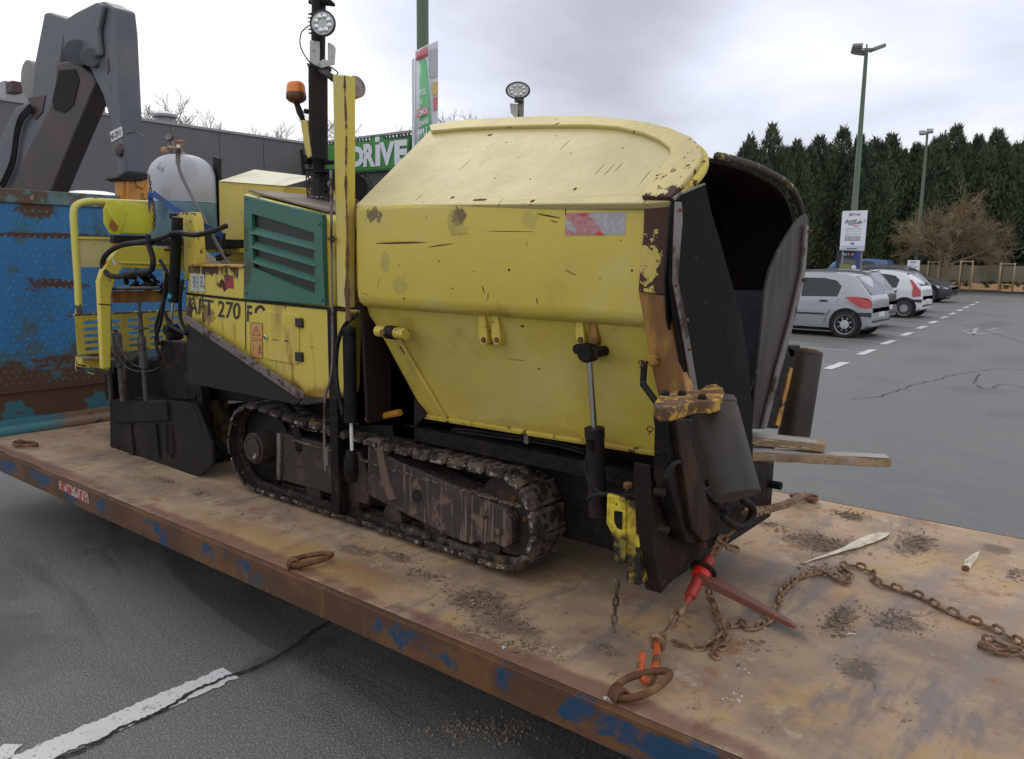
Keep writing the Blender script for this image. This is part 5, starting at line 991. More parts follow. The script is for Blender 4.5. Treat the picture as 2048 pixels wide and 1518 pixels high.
# round work lamp
m_lampb = mat('lamp_housing_black', (.03, .03, .032), .4); m_lens = mat('lamp_lens', (.42, .43, .42), .15, .3, spec=.8); m_refl = mat('lamp_reflector', (.75, .76, .74), .2, .7)
def worklamp(c, dr_, rw, rh, n, label=None):
    dr_ = dr_.normalized(); u = dr_.cross(Vector((0, 0, 1))).normalized(); v = u.cross(dr_)
    def ring(sw, d): return [c + dr_ * d + u * (math.cos(2 * math.pi * k / 32) * rw * sw) + v * (math.sin(2 * math.pi * k / 32) * rh * sw) for k in range(32)]
    mb = MB(); prof = [(.55, -.035), (.92, -.02), (1.0, -.006), (1.0, .010), (.93, .012), (.88, .004)]; vs = []
    for s, d in prof: vs += ring(s, d)
    fs = [(i * 32 + k, i * 32 + (k + 1) % 32, (i + 1) * 32 + (k + 1) % 32, (i + 1) * 32 + k) for i in range(len(prof) - 1) for k in range(32)] + [tuple(range(31, -1, -1)), tuple((len(prof) - 1) * 32 + k for k in range(32))]
    o = obj('work_lamp', mb.add(vs, fs), m_lampb, pav, smooth=50, label=label)
    obj('lens', MB().poly(ring(.87, .006)), m_lens, o)
    for k in range(n):
        a = 2 * math.pi * k / n + .3; p = c + dr_ * .006 + u * (math.cos(a) * rw * .55) + v * (math.sin(a) * rh * .55)
        obj('led', MB().lathe(p, dr_, [(.0, 0), (min(rw, rh) * .24, .0005), (min(rw, rh) * .20, .003), (.001, .006)], 14), m_refl, o, smooth=True)
    mb = MB()
    for k in range(6): mb.box(c - dr_ * .03 + u * (-rw * .98) + v * (rh * (.9 - .3 * k)), (.012, .03, .003), None)
    return o, u, v
lc = P(646, 47, 'y', 2.64); lo, u_, v_ = worklamp(lc, Vector((.55, -.83, .0)), .064, .062, 8, 'round work lamp with eight lenses')
mb = MB()
for k in range(6): mb.box(lc + u_ * .062 - Vector((.55, -.83, 0)) * .02 + Vector((0, 0, .05 - .018 * k)), (.03, .03, .003))
obj('cooling_fins', mb, m_lampb, lo)
m_wbr = mat('dirty_white_bracket', (.46, .46, .44), .5, layers=[dict(scale=12, lo=.55, hi=.68, col=(.26, .23, .20))])
wb = obj('lamp_bracket', MB().prism(px([(619, 80), (638, 83), (638, 122), (650, 118), (655, 128), (640, 136), (632, 133), (619, 126)], 'y', 2.655), (0, .006, 0)), m_wbr, pav, bevel=.002)
obj('bracket_plate', MB().prism(px([(655, 84), (666, 89), (670, 96), (668, 128), (660, 131), (655, 129)], 'y', 2.65), (0, .006, 0)), m_wbr, wb, bevel=.002)
obj('bracket_plate', MB().prism(px([(632, 131), (645, 118), (668, 124), (668, 129), (640, 137)], 'y', 2.648), (0, .006, 0)), m_wbr, wb, bevel=.002)
c = P(662, 110, 'y', 2.647); obj('bracket_hole', MB().cyl(c, c + Vector((0, .004, 0)), .008, n=12), mat('pale_sky_seen_through', (.55, .56, .6), .6), wb)
obj('cable', MB().tube(smoothpath([P(x, y, 'y', 2.63) for x, y in [(616, 53), (603, 65), (600, 85), (606, 105), (622, 126), (650, 140), (668, 150), (676, 146), (665, 136), (655, 133)]], 6), .0032, 6), m_rubber, pav, smooth=True)
obj('tie_arm', MB().tube([E_(640, 140), P(655, 148, 'y', 2.6), P(668, 160, 'y', 2.4)], [.02, .016, .012], 8), m_tars, pav, smooth=True)
# beacon
bp_ = P(592, 181, 'y', 2.68)
bc = obj('beacon', MB().lathe(bp_ + Vector((0, 0, -.035)), (0, 0, 1), [(.030, -.02), (.046, -.008), (.050, .0), (.050, .02), (.048, .055), (.042, .07), (.030, .080), (.008, .084)], 28), mat('orange_beacon_lens', (.80, .20, .025), .25, spec=.6, layers=[dict(scale=2, lo=.2, hi=.21, col=(.80, .22, .03))]), pav, smooth=50)
obj('beacon_base', MB().lathe(bp_ + Vector((0, 0, -.045)), (0, 0, 1), [(.02, -.02), (.040, -.010), (.052, .002), (.052, .030), (.050, .034)], 28), mat('brown_smoked_base', (.12, .045, .02), .4), bc, smooth=50)
obj('beacon_stem', MB().tube([bp_ + Vector((0, 0, -.06)), P(600, 225, 'y', 2.68), P(606, 240, 'y', 2.68)], [.014, .018, .012], 10), m_tars, bc, smooth=True)
obj('stem_joint', MB().lathe(P(609, 222, 'y', 2.66), (0, 1, 0), [(.006, 0), (.013, .003), (.013, .02), (.006, .024)], 12), m_tars, bc, smooth=40)
obj('beacon_arm', MB().prism(px([(600, 240), (613, 240), (623, 312), (613, 318)], 'y', 2.67), (0, .025, 0)), m_mast, bc, bevel=.003)
obj('arm_clamp', MB().lathe(P(607, 318, 'y', 2.66), (0, 1, 0), [(.01, 0), (.024, .004), (.024, .04), (.01, .044)], 10).cyl(P(603, 300, 'y', 2.66), P(607, 350, 'y', 2.66), .010, n=8), m_tars, bc, smooth=40)
obj('hood_wire', MB().tube(smoothpath([P(x, y, 'y', 2.75) for x, y in [(495, 390), (560, 400), (610, 412), (650, 416)]], 4), .004, 6), m_tar, cov, smooth=True)
# second work lamp beyond the hopper
l2 = P(1036, 181, 'y', 3.00); lo2, u_, v_ = worklamp(l2, Vector((.50, -.86, -.03)), .057, .038, 8, 'oval work lamp beyond the hopper')
mb = MB().prism([P(x, y, 'y', 3.02) for x, y in [(1019, 206), (1036, 208), (1040, 245), (1031, 245), (1030, 236), (1021, 226)]], (0, .008, 0)); obj('lamp_bracket', mb, m_wbr, lo2, bevel=.002)
obj('lamp_post', MB().bx(0, .012, 0, .03, -.16, .0).cyl((.0, 0, -.0), (.03, 0, 0), .008, n=8), m_steel, lo2, local=True).location = P(1036, 200, 'y', 3.02) - base(lo2)
obj('lamp_foot', MB().cyl(l2 + Vector((0, .01, -.05)), l2 + Vector((0, .01, -.03)), .022, n=14), m_lampb, lo2)
# ------------------------------------------------------------------ gas cylinder, strap, timber
YT = 2.88
tk = P(370, 470, 'y', YT); tk_top = P(370, 306, 'y', YT)
rT = .212; zb0, zt0 = P(370, 482, 'y', YT - rT * .7).z, tk_top.z
gas = thing('gas_cylinder', (tk.x, YT, zb0), 'scuffed gas cylinder, grey above and pale blue below, strapped upright on the paver', 'gas cylinder')
cT = Vector((tk.x, YT, 0)); Ht = zt0 - zb0
m_tank = mat('grey_over_blue_cylinder_paint', (.44, .45, .48), .5, layers=[dict(scale=5, lo=.5, hi=.7, col=(.36, .36, .38), r=.6), dict(scale=28, lo=.69, hi=.71, col=(.13, .10, .09)), dict(scale=3, lo=1.0, hi=1.03, col=(.17, .30, .38), r=.5, ax=[('z', zb0 + Ht * .46, zb0 + Ht * .44, .8)], detail=1), dict(scale=6, lo=.62, hi=.72, col=(.10, .17, .21), ax=[('z', zb0 + .2, zb0, .1)])], bump=[(14, .001)])
prof = [(rT * .9, 0), (rT, .02), (rT, Ht - .16)]
for k in range(1, 9): a = math.pi / 2 * k / 8; prof.append((rT * (.25 + .75 * math.cos(a)), Ht - .16 + .15 * math.sin(a)))
obj('body', MB().lathe(Vector((tk.x, YT, zb0)), (0, 0, 1), prof, 48), m_tank, gas, smooth=50)
obj('weld_band', MB().lathe(Vector((tk.x, YT, zb0 + Ht * .445)), (0, 0, 1), [(rT, -.004), (rT + .0025, -.002), (rT + .0025, .002), (rT, .004)], 48), m_tank, gas, smooth=50)
m_brass = mat('dull_brass_valve', (.30, .21, .14), .45, .5, layers=[dict(scale=20, lo=.5, hi=.7, col=(.16, .12, .10))])
vT = Vector((tk.x, YT, zb0 + Ht - .01))
vv = obj('valve', MB().lathe(vT, (0, 0, 1), [(.028, 0), (.028, .015), (.014, .02), (.014, .055), (.02, .06), (.02, .075)], 16).cyl(vT + Vector((0, 0, .04)), vT + Vector((-.07, -.05, .05)), .011, n=10).cyl(vT + Vector((-.02, 0, .07)), vT + Vector((.05, -.02, .05)), .012, n=10), m_brass, gas, smooth=40)
obj('hand_wheel', MB().lathe(vT + Vector((0, 0, .085)), (0, 0, 1), [(.012, -.01), (.03, -.006), (.032, .006), (.012, .01)], 12), mat('red_brown_knob', (.33, .15, .09), .6), vv, smooth=40)
obj('regulator_knob', MB().lathe(vT + Vector((-.085, -.06, .03)), (-1, -.5, 0), [(.012, -.01), (.022, 0), (.022, .02), (.01, .024)], 12), mat('orange_brown_knob', (.42, .20, .10), .6), vv, smooth=40)
gd = Vector((.5, -.8, .2)).normalized(); gc = vT + Vector((-.06, -.05, .12))
gg = obj('gauge', MB().lathe(gc, gd, [(.02, -.02), (.03, -.018), (.031, 0), (.027, .002)], 20), m_black, vv, smooth=40)
obj('gauge_face', MB().lathe(gc + gd * .002, gd, [(.026, 0), (.026, .0005)], 20), m_steel, gg)
obj('gauge_stem', MB().cyl(gc - gd * .01, vT + Vector((-.03, -.02, .05)), .006, n=8), m_brass, vv)
hz = [P(x, y, 'y', 2.60) for x, y in [(356, 300), (356, 325), (363, 350), (385, 395), (410, 440), (435, 490), (463, 535)]]
obj('gas_hose', MB().tube(smoothpath(hz, 6), .010, 8), mat('grey_dusty_hose', (.13, .12, .12), .7), gas, smooth=True)
obj('hose_ferrule', MB().cyl(P(356, 296, 'y', 2.60), P(356, 328, 'y', 2.60), .014, n=10), m_steel, gas, smooth=40)
obj('valve_pipe', MB().tube([vT + Vector((0, 0, .04)), P(356, 292, 'y', 2.66), P(356, 298, 'y', 2.60)], .010, 8), m_brass, vv)
obj('back_frame', MB().prism([P(425, 312, 'y', 3.05), P(438, 316, 'y', 3.05), P(440, 470, 'y', 3.05), P(428, 470, 'y', 3.05)], (0, .02, 0)), m_rubber, pav, bevel=.003)
obj('cylinder_cradle', MB().prism([P(300, 478, 'y', 2.70), P(440, 478, 'y', 2.70), P(440, 496, 'y', 2.70), P(300, 490, 'y', 2.70)], (0, .5, 0)), m_tar, pav, bevel=.004)
obj('cradle_plate', MB().prism([P(392, 465, 'y', 2.66), P(446, 466, 'y', 2.66), P(446, 498, 'y', 2.66), P(392, 497, 'y', 2.66)], (0, .02, 0)), m_rubber, pav, bevel=.004)
m_strap = mat('blue_webbing', (.018, .065, .24), .75, layers=[dict(scale=9, lo=.6, hi=.66, col=(.09, .03, .03)), dict(scale=30, lo=.55, hi=.7, col=(.012, .035, .13))], bump=[(200, .0006)])
def ribbon(pts, wv, m, name, parent=None, th=.003):
    pts = smoothpath(pts, 5); mb = MB(); vs = []; wv = Vector(wv)
    for p in pts: vs += [p - wv, p + wv]
    mb.add(vs, [(2 * i, 2 * i + 1, 2 * i + 3, 2 * i + 2) for i in range(len(pts) - 1)]); o = obj(name, mb, m, parent); md = o.modifiers.new('s', 'SOLIDIFY'); md.thickness = th; return o
strap = thing('ratchet_strap', P(400, 440, 'y', 2.6), 'blue webbing strap round the gas cylinder, twisted at its upper end', 'strap')
ribbon([P(x, y, 'y', 2.56) for x, y in [(306, 386), (325, 400), (345, 415), (370, 430), (400, 448), (432, 462)]], (.006, .003, .016), m_strap, 'webbing', strap)
ribbon([P(x, y, 'y', 2.58) for x, y in [(304, 386), (300, 398), (296, 430), (294, 462)]], (.016, 0, .002), m_strap, 'webbing', strap)
obj('knot', MB().lathe(P(300, 392, 'y', 2.57), (0, 0, 1), [(.006, -.03), (.017, -.015), (.015, .01), (.008, .025)], 10), m_strap, strap, smooth=True)
ribbon([P(x, y, 'y', 2.64) for x, y in [(420, 462), (438, 468), (446, 476), (440, 462)]], (.004, 0, .014), m_strap, 'webbing', strap)
hook_chain_top = [P(x, y, 'y', 2.60) for x, y in [(296, 350), (300, 365), (301, 382), (305, 400), (309, 430), (307, 462)]]

m_wood = mat('weathered_plank_wood', (.36, .25, .15), .8, layers=[dict(scale=7, st=(.35, 3, 3), lo=.42, hi=.66, col=(.24, .16, .10)), dict(scale=22, st=(.15, 5, 5), lo=.58, hi=.66, col=(.10, .07, .045)), dict(scale=5, st=(1, 1, 1), lo=.58, hi=.7, col=(.45, .40, .33))], bump=[(30, .003, 0, (.1, 4, 4)), (90, .0006)])
m_wood2 = mat('fresh_split_wood', (.58, .46, .30), .75, layers=[dict(scale=30, st=(.3, 4, 4), lo=.5, hi=.66, col=(.44, .32, .19))], bump=[(60, .001)])
m_woodg = mat('grey_weathered_wood', (.40, .37, .33), .85, layers=[dict(scale=9, st=(.3, 4, 4), lo=.5, hi=.62, col=(.27, .24, .20)), dict(scale=16, st=(.2, 6, 6), lo=.60, hi=.66, col=(.07, .055, .045))], bump=[(30, .002, 0, (.1, 4, 4))])
def plank(name, e_tl, e_br_h, back, w_, h_, label, m):
    e = Vector(e_tl); d = (Vector(back) - e).normalized(); ln = 1.1; s = d.cross(Vector((0, 0, 1))).normalized(); s = s if s.y < 0 else -s; up = s.cross(d); up = up if up.z > 0 else -up
    o = thing(name, e + d * ln * .5, label, 'timber')
    n = 26; vs = []
    for i in range(n + 1):
        c = e + d * (ln * i / n); j = [random.gauss(0, .0013) for _ in range(8)]
        vs += [c + up * j[0] + s * j[1], c - up * (h_ + j[2]) + s * j[3], c - up * (h_ + j[4]) - s * (w_ + j[5]), c + up * j[6] - s * (w_ + j[7])]
    fs = [(4 * i + k, 4 * i + (k + 1) % 4, 4 * i + 4 + (k + 1) % 4, 4 * i + 4 + k) for i in range(n) for k in range(4)] + [(3, 2, 1, 0), tuple(4 * n + k for k in range(4))]
    b = obj('beam', MB().add(vs, fs), m, o); bmq = bmesh.new(); bmq.from_mesh(b.data); bmesh.ops.recalc_face_normals(bmq, faces=bmq.faces); bmq.to_mesh(b.data); bmq.free()
    md = b.modifiers.new('b', 'BEVEL'); md.width = .002; md.limit_method = 'ANGLE'
    return o, e, d, s, up
p1, e, d, s, up = plank('timber', P(1783, 918, 'z', 1.0), 0, P(1505, 905, 'z', 1.0), .085, .034, 'lower and longer timber sticking out of the hopper mouth', m_wood)
obj('grey_top_face', MB().prism([e + d * .004 + up * .0015 - s * .003, e + d * 1.0 + up * .0015 - s * .003, e + d * 1.0 + up * .0015 - s * .07, e + d * .004 + up * .0015 - s * .07], up * .001), m_woodg, p1)
p2, e, d, s, up = plank('timber', P(1650, 890, 'z', 1.04), 0, P(1505, 868 + 8, 'z', 1.04), .11, .030, 'upper and shorter split timber with torn pale end, sticking out of the hopper mouth', m_wood)
obj('grey_top_face', MB().prism([e + d * .03 + up * .0015 - s * .004, e + d * .95 + up * .0015 - s * .002, e + d * .95 + up * .0015 - s * .106, e + d * .035 + up * .0015 - s * .1], up * .0012), m_woodg, p2)
mb = MB()
for k in range(12):
    a = random.uniform(.03, .30); l_ = random.uniform(.03, .10); zz_ = random.uniform(-.026, -.004); mb.prism([e + d * a + up * zz_ + s * .0005, e + d * (a + l_) + up * (zz_ + random.uniform(-.004, .004)) + s * .0005, e + d * (a + l_ * .8) + up * (zz_ + .006) + s * .0005], s * random.uniform(.002, .006))
obj('torn_splinters', mb, m_wood2, p2)
# pale splinters lying on the deck
def splinter(spine, widths, th, label, n_sh=9):
    sp_s = [P(x, y, 'z', DECK + .004) for x, y in spine]; c = sum(sp_s, Vector()) / len(sp_s); o = thing('wood_splinter', c, label, 'wood splinter'); mb = MB(); tot = len(sp_s) - 1
    def at_(t): i = min(int(t * tot), tot - 1); return sp_s[i].lerp(sp_s[i + 1], t * tot - i)
    def wd_(t): i = min(int(t * tot), tot - 1); return widths[i] + (widths[i + 1] - widths[i]) * (t * tot - i)
    for k in range(n_sh):
        t0 = random.uniform(0, .45) if k else 0; t1 = min(1, t0 + random.uniform(.35, .7)) if k else 1; off = random.uniform(-.55, .55) if k else 0; w0 = random.uniform(.25, .5) if k else .9; m_ = 9; vs = []
        for i in range(m_ + 1):
            t = t0 + (t1 - t0) * i / m_; p = at_(t); d = (at_(min(1, t + .02)) - at_(max(0, t - .02))).normalized(); s_v = Vector((-d.y, d.x, 0)); w__ = wd_(t); tp = min(1, i / 2, (m_ - i) / 1.5) if k else 1
            q_ = p + s_v * (off * w__ + random.gauss(0, .0012)); hw_ = w__ * w0 * tp * random.uniform(.75, 1.15) + .0005; h_ = th * (1 if k else .7) * random.uniform(.7, 1.2) * max(.2, min(1, w__ / max(widths) * 1.3))
            vs += [q_ - s_v * hw_, q_ - s_v * hw_ * .6 + Vector((0, 0, h_)), q_ + s_v * hw_ * .6 + Vector((0, 0, h_ * .9)), q_ + s_v * hw_]
        mb.add(vs, [(4 * i + j, 4 * i + 4 + j, 4 * i + 5 + j, 4 * i + 1 + j) for i in range(m_) for j in range(3)] + [(0, 1, 2, 3), (4 * m_ + 3, 4 * m_ + 2, 4 * m_ + 1, 4 * m_)])
    obj('splinter', mb, m_wpale, o); return o
m_wpale = mat('pale_fresh_wood', (.68, .62, .48), .8, layers=[dict(scale=20, st=(1, 1, 1), lo=.52, hi=.64, col=(.50, .42, .28))], bump=[(70, .0015)])
splinter([(1604, 1127), (1645, 1113), (1690, 1098), (1712, 1090), (1735, 1080), (1758, 1072), (1777, 1066)], [.003, .008, .013, .030, .038, .030, .008], .012, 'long pale splinter with a thin tail lying on the deck beyond the loose chain', 12)
sp = splinter([(1930, 1137), (1940, 1126), (1950, 1114), (1959, 1105)], [.019, .015, .012, .004], .020, 'short thick pale splinter with one brown end, alone near the deck right edge', 5)
splinter([(1692, 1269), (1702, 1267), (1712, 1268)], [.001, .004, .002], .003, 'tiny pale wood chip lying on the deck inside the bend of the loose chain', 2)
c = P(1931, 1137, 'z', DECK + .012); obj('brown_end', MB().lathe(c, (.3, -1, .1), [(.004, 0), (.016, .002), (.014, .006), (.004, .008)], 7), mat('red_brown_wood_end', (.16, .07, .04), .8), sp)

# ------------------------------------------------------------------ chains
def link_mb(l=.054, wd=.034, r=.0062):
    pts = []; h = (l - wd) / 2; R_ = (wd - 2 * r) / 2 + r / 1
    R_ = wd / 2 - r; h = l / 2 - wd / 2
    for k in range(7): a = -math.pi / 2 + math.pi * k / 6; pts.append((h + math.cos(a) * R_, math.sin(a) * R_, 0))
    for k in range(7): a = math.pi / 2 + math.pi * k / 6; pts.append((-h + math.cos(a) * R_, math.sin(a) * R_, 0))
    return MB().tube(pts, r, 7, closed=True)
def chain(paths, label, m=None, l=.054, wd=.034, r=.0062, droop=True, name='chain', z0=DECK, on=True, jit=.25):
    m = m or m_chain
    allp = [Vector(q_) for p_ in paths for q_ in p_]; c = sum(allp, Vector()) / len(allp); o = thing(name, c, label, 'chain'); first = None; k = 0
    for p_ in paths:
        sp = smoothpath(p_, 10); cum = [0]
        for i in range(1, len(sp)): cum.append(cum[-1] + (sp[i] - sp[i - 1]).length)
        pitch = l - 2 * r * 1.05; n = int(cum[-1] / pitch)
        for i in range(n):
            s = (i + .5) * pitch; j = min(np.searchsorted(cum, s), len(sp) - 1); j = max(j, 1); t = (s - cum[j - 1]) / max(1e-6, cum[j] - cum[j - 1]); q_ = sp[j - 1].lerp(sp[j], t)
            tg = (sp[min(j + 1, len(sp) - 1)] - sp[max(j - 2, 0)]).normalized()
            up = Vector((0, 0, 1)) if abs(tg.z) < .9 else Vector((1, 0, 0)); sd = tg.cross(up).normalized(); upp_ = sd.cross(tg)
            a = (math.radians(18) if k % 2 else math.radians(-62)) if on else (math.radians(45) if k % 2 else math.radians(-45)); a += random.gauss(0, jit * .5); k += 1
            yv = sd * math.cos(a) + upp_ * math.sin(a); zv = tg.cross(yv); M = Matrix((tg, yv, zv)).transposed().to_4x4()
            if on:
                ext = abs(yv.z) * (wd / 2) + r * .9 + abs(tg.z) * 0; q_ = Vector((q_.x, q_.y, max(q_.z + ext * .75, z0 + r)))
            M.translation = q_ - c
            if first is None: first = obj('link', link_mb(l, wd, r), m, o, smooth=True, local=True); oo = first
            else: oo = first.copy(); COL.objects.link(oo)
            oo.matrix_basis = M
    return o
dk = lambda pts, z=DECK: [P(x, y, 'z', z) for x, y in pts]
chain([dk([(1478, 1250), (1500, 1262), (1535, 1248), (1556, 1215), (1563, 1190), (1585, 1168), (1612, 1155), (1645, 1150), (1668, 1158), (1690, 1168), (1700, 1155), (1682, 1140), (1700, 1134), (1728, 1142), (1745, 1152), (1752, 1168), (1790, 1182), (1835, 1196), (1880, 1220), (1925, 1240), (1975, 1258), (2010, 1275), (2050, 1298), (2090, 1320)]),
       dk([(2095, 1345), (2050, 1312), (2010, 1308), (1985, 1305), (1965, 1296), (1975, 1285), (1998, 1290), (2015, 1300)])],
      'long loose rusty chain snaking to the right edge of the deck, below the long splinter')
loose2 = [[P(1418, 1178, 'z', DECK + .10), P(1420, 1195, 'z', DECK + .06), P(1428, 1215, 'z', DECK + .01)] + dk([(1436, 1238), (1442, 1262), (1432, 1285), (1405, 1300), (1375, 1300), (1345, 1288), (1325, 1278)]),
          dk([(1440, 1262), (1452, 1282), (1446, 1298), (1428, 1302), (1432, 1318), (1455, 1314)]), dk([(1440, 1258), (1460, 1258), (1480, 1252)])]
chain(loose2, 'rusty slack chain end hanging below the red lever and bunched on the deck beside it')
# taut lashing chain: hook in the ring, then up to the binder
A0 = P(1314, 1292, 'z', DECK + .05); A1 = P(1362, 1220, 'z', DECK + .13)
B0 = P(1372, 1207, 'z', DECK + .15); B1 = P(1424, 1108, 'z', DECK + .27); T1 = P(1448, 1078, 'z', DECK + .33); T2 = D(1490, 1040, (T1 - CAM).dot(FW) * .99)
chain([[A0, A0.lerp(A1, .5), A1]], 'short taut rusty chain between the orange hook and the eye of the red binder', on=False, l=.064, wd=.042, r=.0075)
chain([[B1, B1.lerp(T1, .5), T1, T1.lerp(T2, .55)], [B1 + Vector((.0, .02, -.01)), T1 + Vector((-.03, .0, -.015)), T1 + Vector((.01, .02, .02))], [T1 + Vector((-.02, -.01, 0)), T1 + Vector((.03, .01, -.03)), T1 + Vector((.045, .0, .01))]],
      'rusty chain bundled between the red binder and the black tow hook', on=False, jit=.9)
F0 = D(1500, 1030, (T2 - CAM).dot(FW) * 1.02); F1 = Vector((-1.35, 4.28, DECK + .05))
chain([[F0, F0.lerp(F1, .5) + Vector((0, 0, -.01)), F1], [F0 + Vector((-.03, .02, .0)), F0.lerp(F1, .5) + Vector((.0, .03, -.02)), F1 + Vector((0, .0, .0))]], 'taut doubled rusty chain running to the ring at the far edge of the deck', on=False)
# orange hook
m_hookp = mat('chipped_orange_hook', (.50, .085, .02), .5, layers=[dict(scale=16, lo=.46, hi=.54, col=(.14, .06, .03), r=.75)])
hk_ = thing('lashing_hook', A0, 'orange-painted grab hook caught in the nearest lashing ring', 'hook')
rg = P(1288, 1372, 'z', DECK + .035)
hpth = [A0 + Vector((0, 0, .01)), P(1313, 1312, 'z', DECK + .05), P(1311, 1335, 'z', DECK + .045), P(1301, 1358, 'z', DECK + .03), P(1289, 1358, 'z', DECK + .03), P(1281, 1338, 'z', DECK + .045), P(1286, 1306, 'z', DECK + .07)]
hs = smoothpath(hpth, 6); obj('hook_body', MB().tube(hs, [.010 + .006 * math.sin(math.pi * i / (len(hs) - 1)) for i in range(len(hs))], 10), m_hookp, hk_, smooth=True)
obj('hook_eye', MB().tube([A0 + Vector((math.cos(a) * .024, 0, math.sin(a) * .024 + .012)) for a in np.linspace(0, 2 * math.pi, 16)[:-1]], .008, 8, closed=True), m_chain, hk_, smooth=True)
# red ratchet binder
m_red = mat('scuffed_red_paint', (.34, .030, .020), .45, layers=[dict(scale=9, lo=.46, hi=.60, col=(.13, .045, .028), r=.7), dict(scale=30, lo=.65, hi=.70, col=(.22, .15, .11))], bump=[(30, .001)])
m_redb = mat('bright_red_paint', (.55, .02, .015), .35)
bn = thing('load_binder', (B0 + B1) / 2, 'red ratchet load binder with its long lever lying to the right', 'load binder')
dB = (B1 - B0).normalized(); LB = (B1 - B0).length
obj('barrel', MB().lathe(B0, dB, [(.010, 0), (.012, LB * .12), (.021, LB * .14), (.021, LB * .9), (.012, LB * .92), (.010, LB)], 20), m_red, bn, smooth=40)
obj('ratchet_housing', MB().lathe(B0 + dB * LB * .50, dB, [(.022, 0), (.034, .004), (.036, .02), (.034, .040), (.022, .044)], 24), m_redb, bn, smooth=40)
obj('ratchet_ring', MB().tube([B0 + dB * (LB * .66) + (dB.cross(Vector((0, 0, 1))).normalized() * math.cos(a) + dB.cross(dB.cross(Vector((0, 0, 1)))).normalized() * math.sin(a)) * .040 for a in np.linspace(0, 2 * math.pi, 20)[:-1]], .009, 8, closed=True), m_tar, bn, smooth=True)
l0 = B0 + dB * LB * .56; l1 = D(1592, 1254, (P(1592, 1254, 'z', DECK + .10) - CAM).dot(FW)); ld = l1 - l0; sdv = Vector((0, 0, 1)).cross(ld).normalized()
mb = MB(); vs = []
for t, hw, hh in [(0, .030, .018), (.08, .034, .016), (.22, .030, .015), (.6, .021, .012), (.92, .013, .009), (1.0, .008, .004)]:
    c = l0 + ld * t + Vector((0, 0, .0)); uu = sdv * hw; vv_ = Vector((0, 0, hh)); vs += [c - uu - vv_, c + uu - vv_, c + uu + vv_, c - uu + vv_]
mb.add(vs, [(4 * i + k, 4 * i + (k + 1) % 4, 4 * i + 4 + (k + 1) % 4, 4 * i + 4 + k) for i in range(5) for k in range(4)] + [(3, 2, 1, 0), (20, 21, 22, 23)])
obj('lever', mb, mat('brown_red_lever', (.15, .045, .030), .5, layers=[dict(scale=9, lo=.5, hi=.65, col=(.25, .05, .035)), dict(scale=5, lo=.62, hi=.68, col=(.06, .04, .03))], bump=[(30, .001)]), bn, bevel=.003)
for p_, dd_ in ((B0, -dB), (B1, dB)):
    obj('eye', MB().tube([p_ + dd_ * .02 + (dd_ * math.cos(a) + sdv * math.sin(a)) * .022 for a in np.linspace(0, 2 * math.pi, 16)[:-1]], .009, 8, closed=True), m_chain, bn, smooth=True)
# thin chain hanging from the yellow block
h0 = P(1234, 1160, 'y', 2.18); chain([[h0, P(1232, 1200, 'y', 2.18), P(1229, 1235, 'y', 2.18), P(1228, 1268, 'y', 2.18)]], 'thin dark chain dangling from the yellow block at the front of the paver', m_steel, l=.040, wd=.024, r=.0045, on=False)
chain([hook_chain_top], 'small rusty chain hanging in front of the gas cylinder from the orange hook post', m_rust, l=.030, wd=.022, r=.004, on=False)
# ------------------------------------------------------------------ lifting arm behind the headboard
m_arm = mat('dull_grey_arm_paint', (.095, .105, .122), .55, layers=[dict(scale=3, lo=.42, hi=.7, col=(.135, .140, .150), r=.65), dict(scale=12, lo=.66, hi=.72, col=(.05, .045, .045)), dict(scale=2.5, lo=.6, hi=.7, col=(.09, .095, .10))], bump=[(4, .002)])
m_arm2 = mat('dark_red_grey_inner_arm', (.050, .040, .042), .6, layers=[dict(scale=3, lo=.48, hi=.62, col=(.085, .040, .042))], bump=[(8, .003)])
arm = thing('hook_lift_arm', (-7.6, 3.2, 0), 'big grey folded lifting arm rising behind the blue headboard', 'lifting arm')
A2 = lambda pts, y=3.10: px(pts, 'y', y)
hook_jib = obj('front_boom', MB().prism(A2([(190, 5), (205, 2), (228, 15), (233, 60), (242, 230), (252, 345), (236, 358), (222, 250), (205, 190), (190, 160), (172, 120), (140, 112), (124, 95), (140, 40)]), (0, .17, 0)), m_arm, arm, bevel=.02, seg=3)
obj('boom_top', MB().prism(A2([(125, 42), (150, 25), (192, 4), (206, 10), (196, 60), (200, 110), (165, 122), (128, 98)], 3.06), (0, .04, 0)), m_arm, arm, bevel=.015)
obj('rear_boom', MB().prism(A2([(88, 26), (96, 24), (128, 36), (130, 60), (124, 95), (110, 200), (60, 300), (22, 380), (-60, 520), (-110, 520), (-30, 340), (30, 215), (62, 200), (70, 120)], 3.22), (0, .34, 0)), m_arm, arm, bevel=.02, seg=3)
obj('inner_boom', MB().prism(A2([(112, 125), (150, 118), (186, 150), (192, 165), (150, 265), (105, 375), (60, 480), (-20, 480), (22, 378), (72, 272), (108, 190)], 3.12), (0, .16, 0)), m_arm2, arm, bevel=.02, seg=3)
obj('boom_recess', MB().prism(A2([(118, 140), (150, 138), (158, 160), (146, 210), (128, 226), (108, 220), (104, 200)], 3.113), (0, .006, 0)), m_hole, arm, bevel=.002)
obj('arm_joint', MB().cyl(P(155, 105, 'y', 3.04), P(165, 100, 'y', 3.24), .10).cyl(P(180, 115, 'y', 3.04), P(184, 113, 'y', 3.20), .07), m_arm, arm, smooth=40, bevel=.004)
c = P(204, 96, 'y', 3.095); obj('oval_recess', MB().cyl(c, c + Vector((0, .008, 0)), .042), m_arm2, arm)
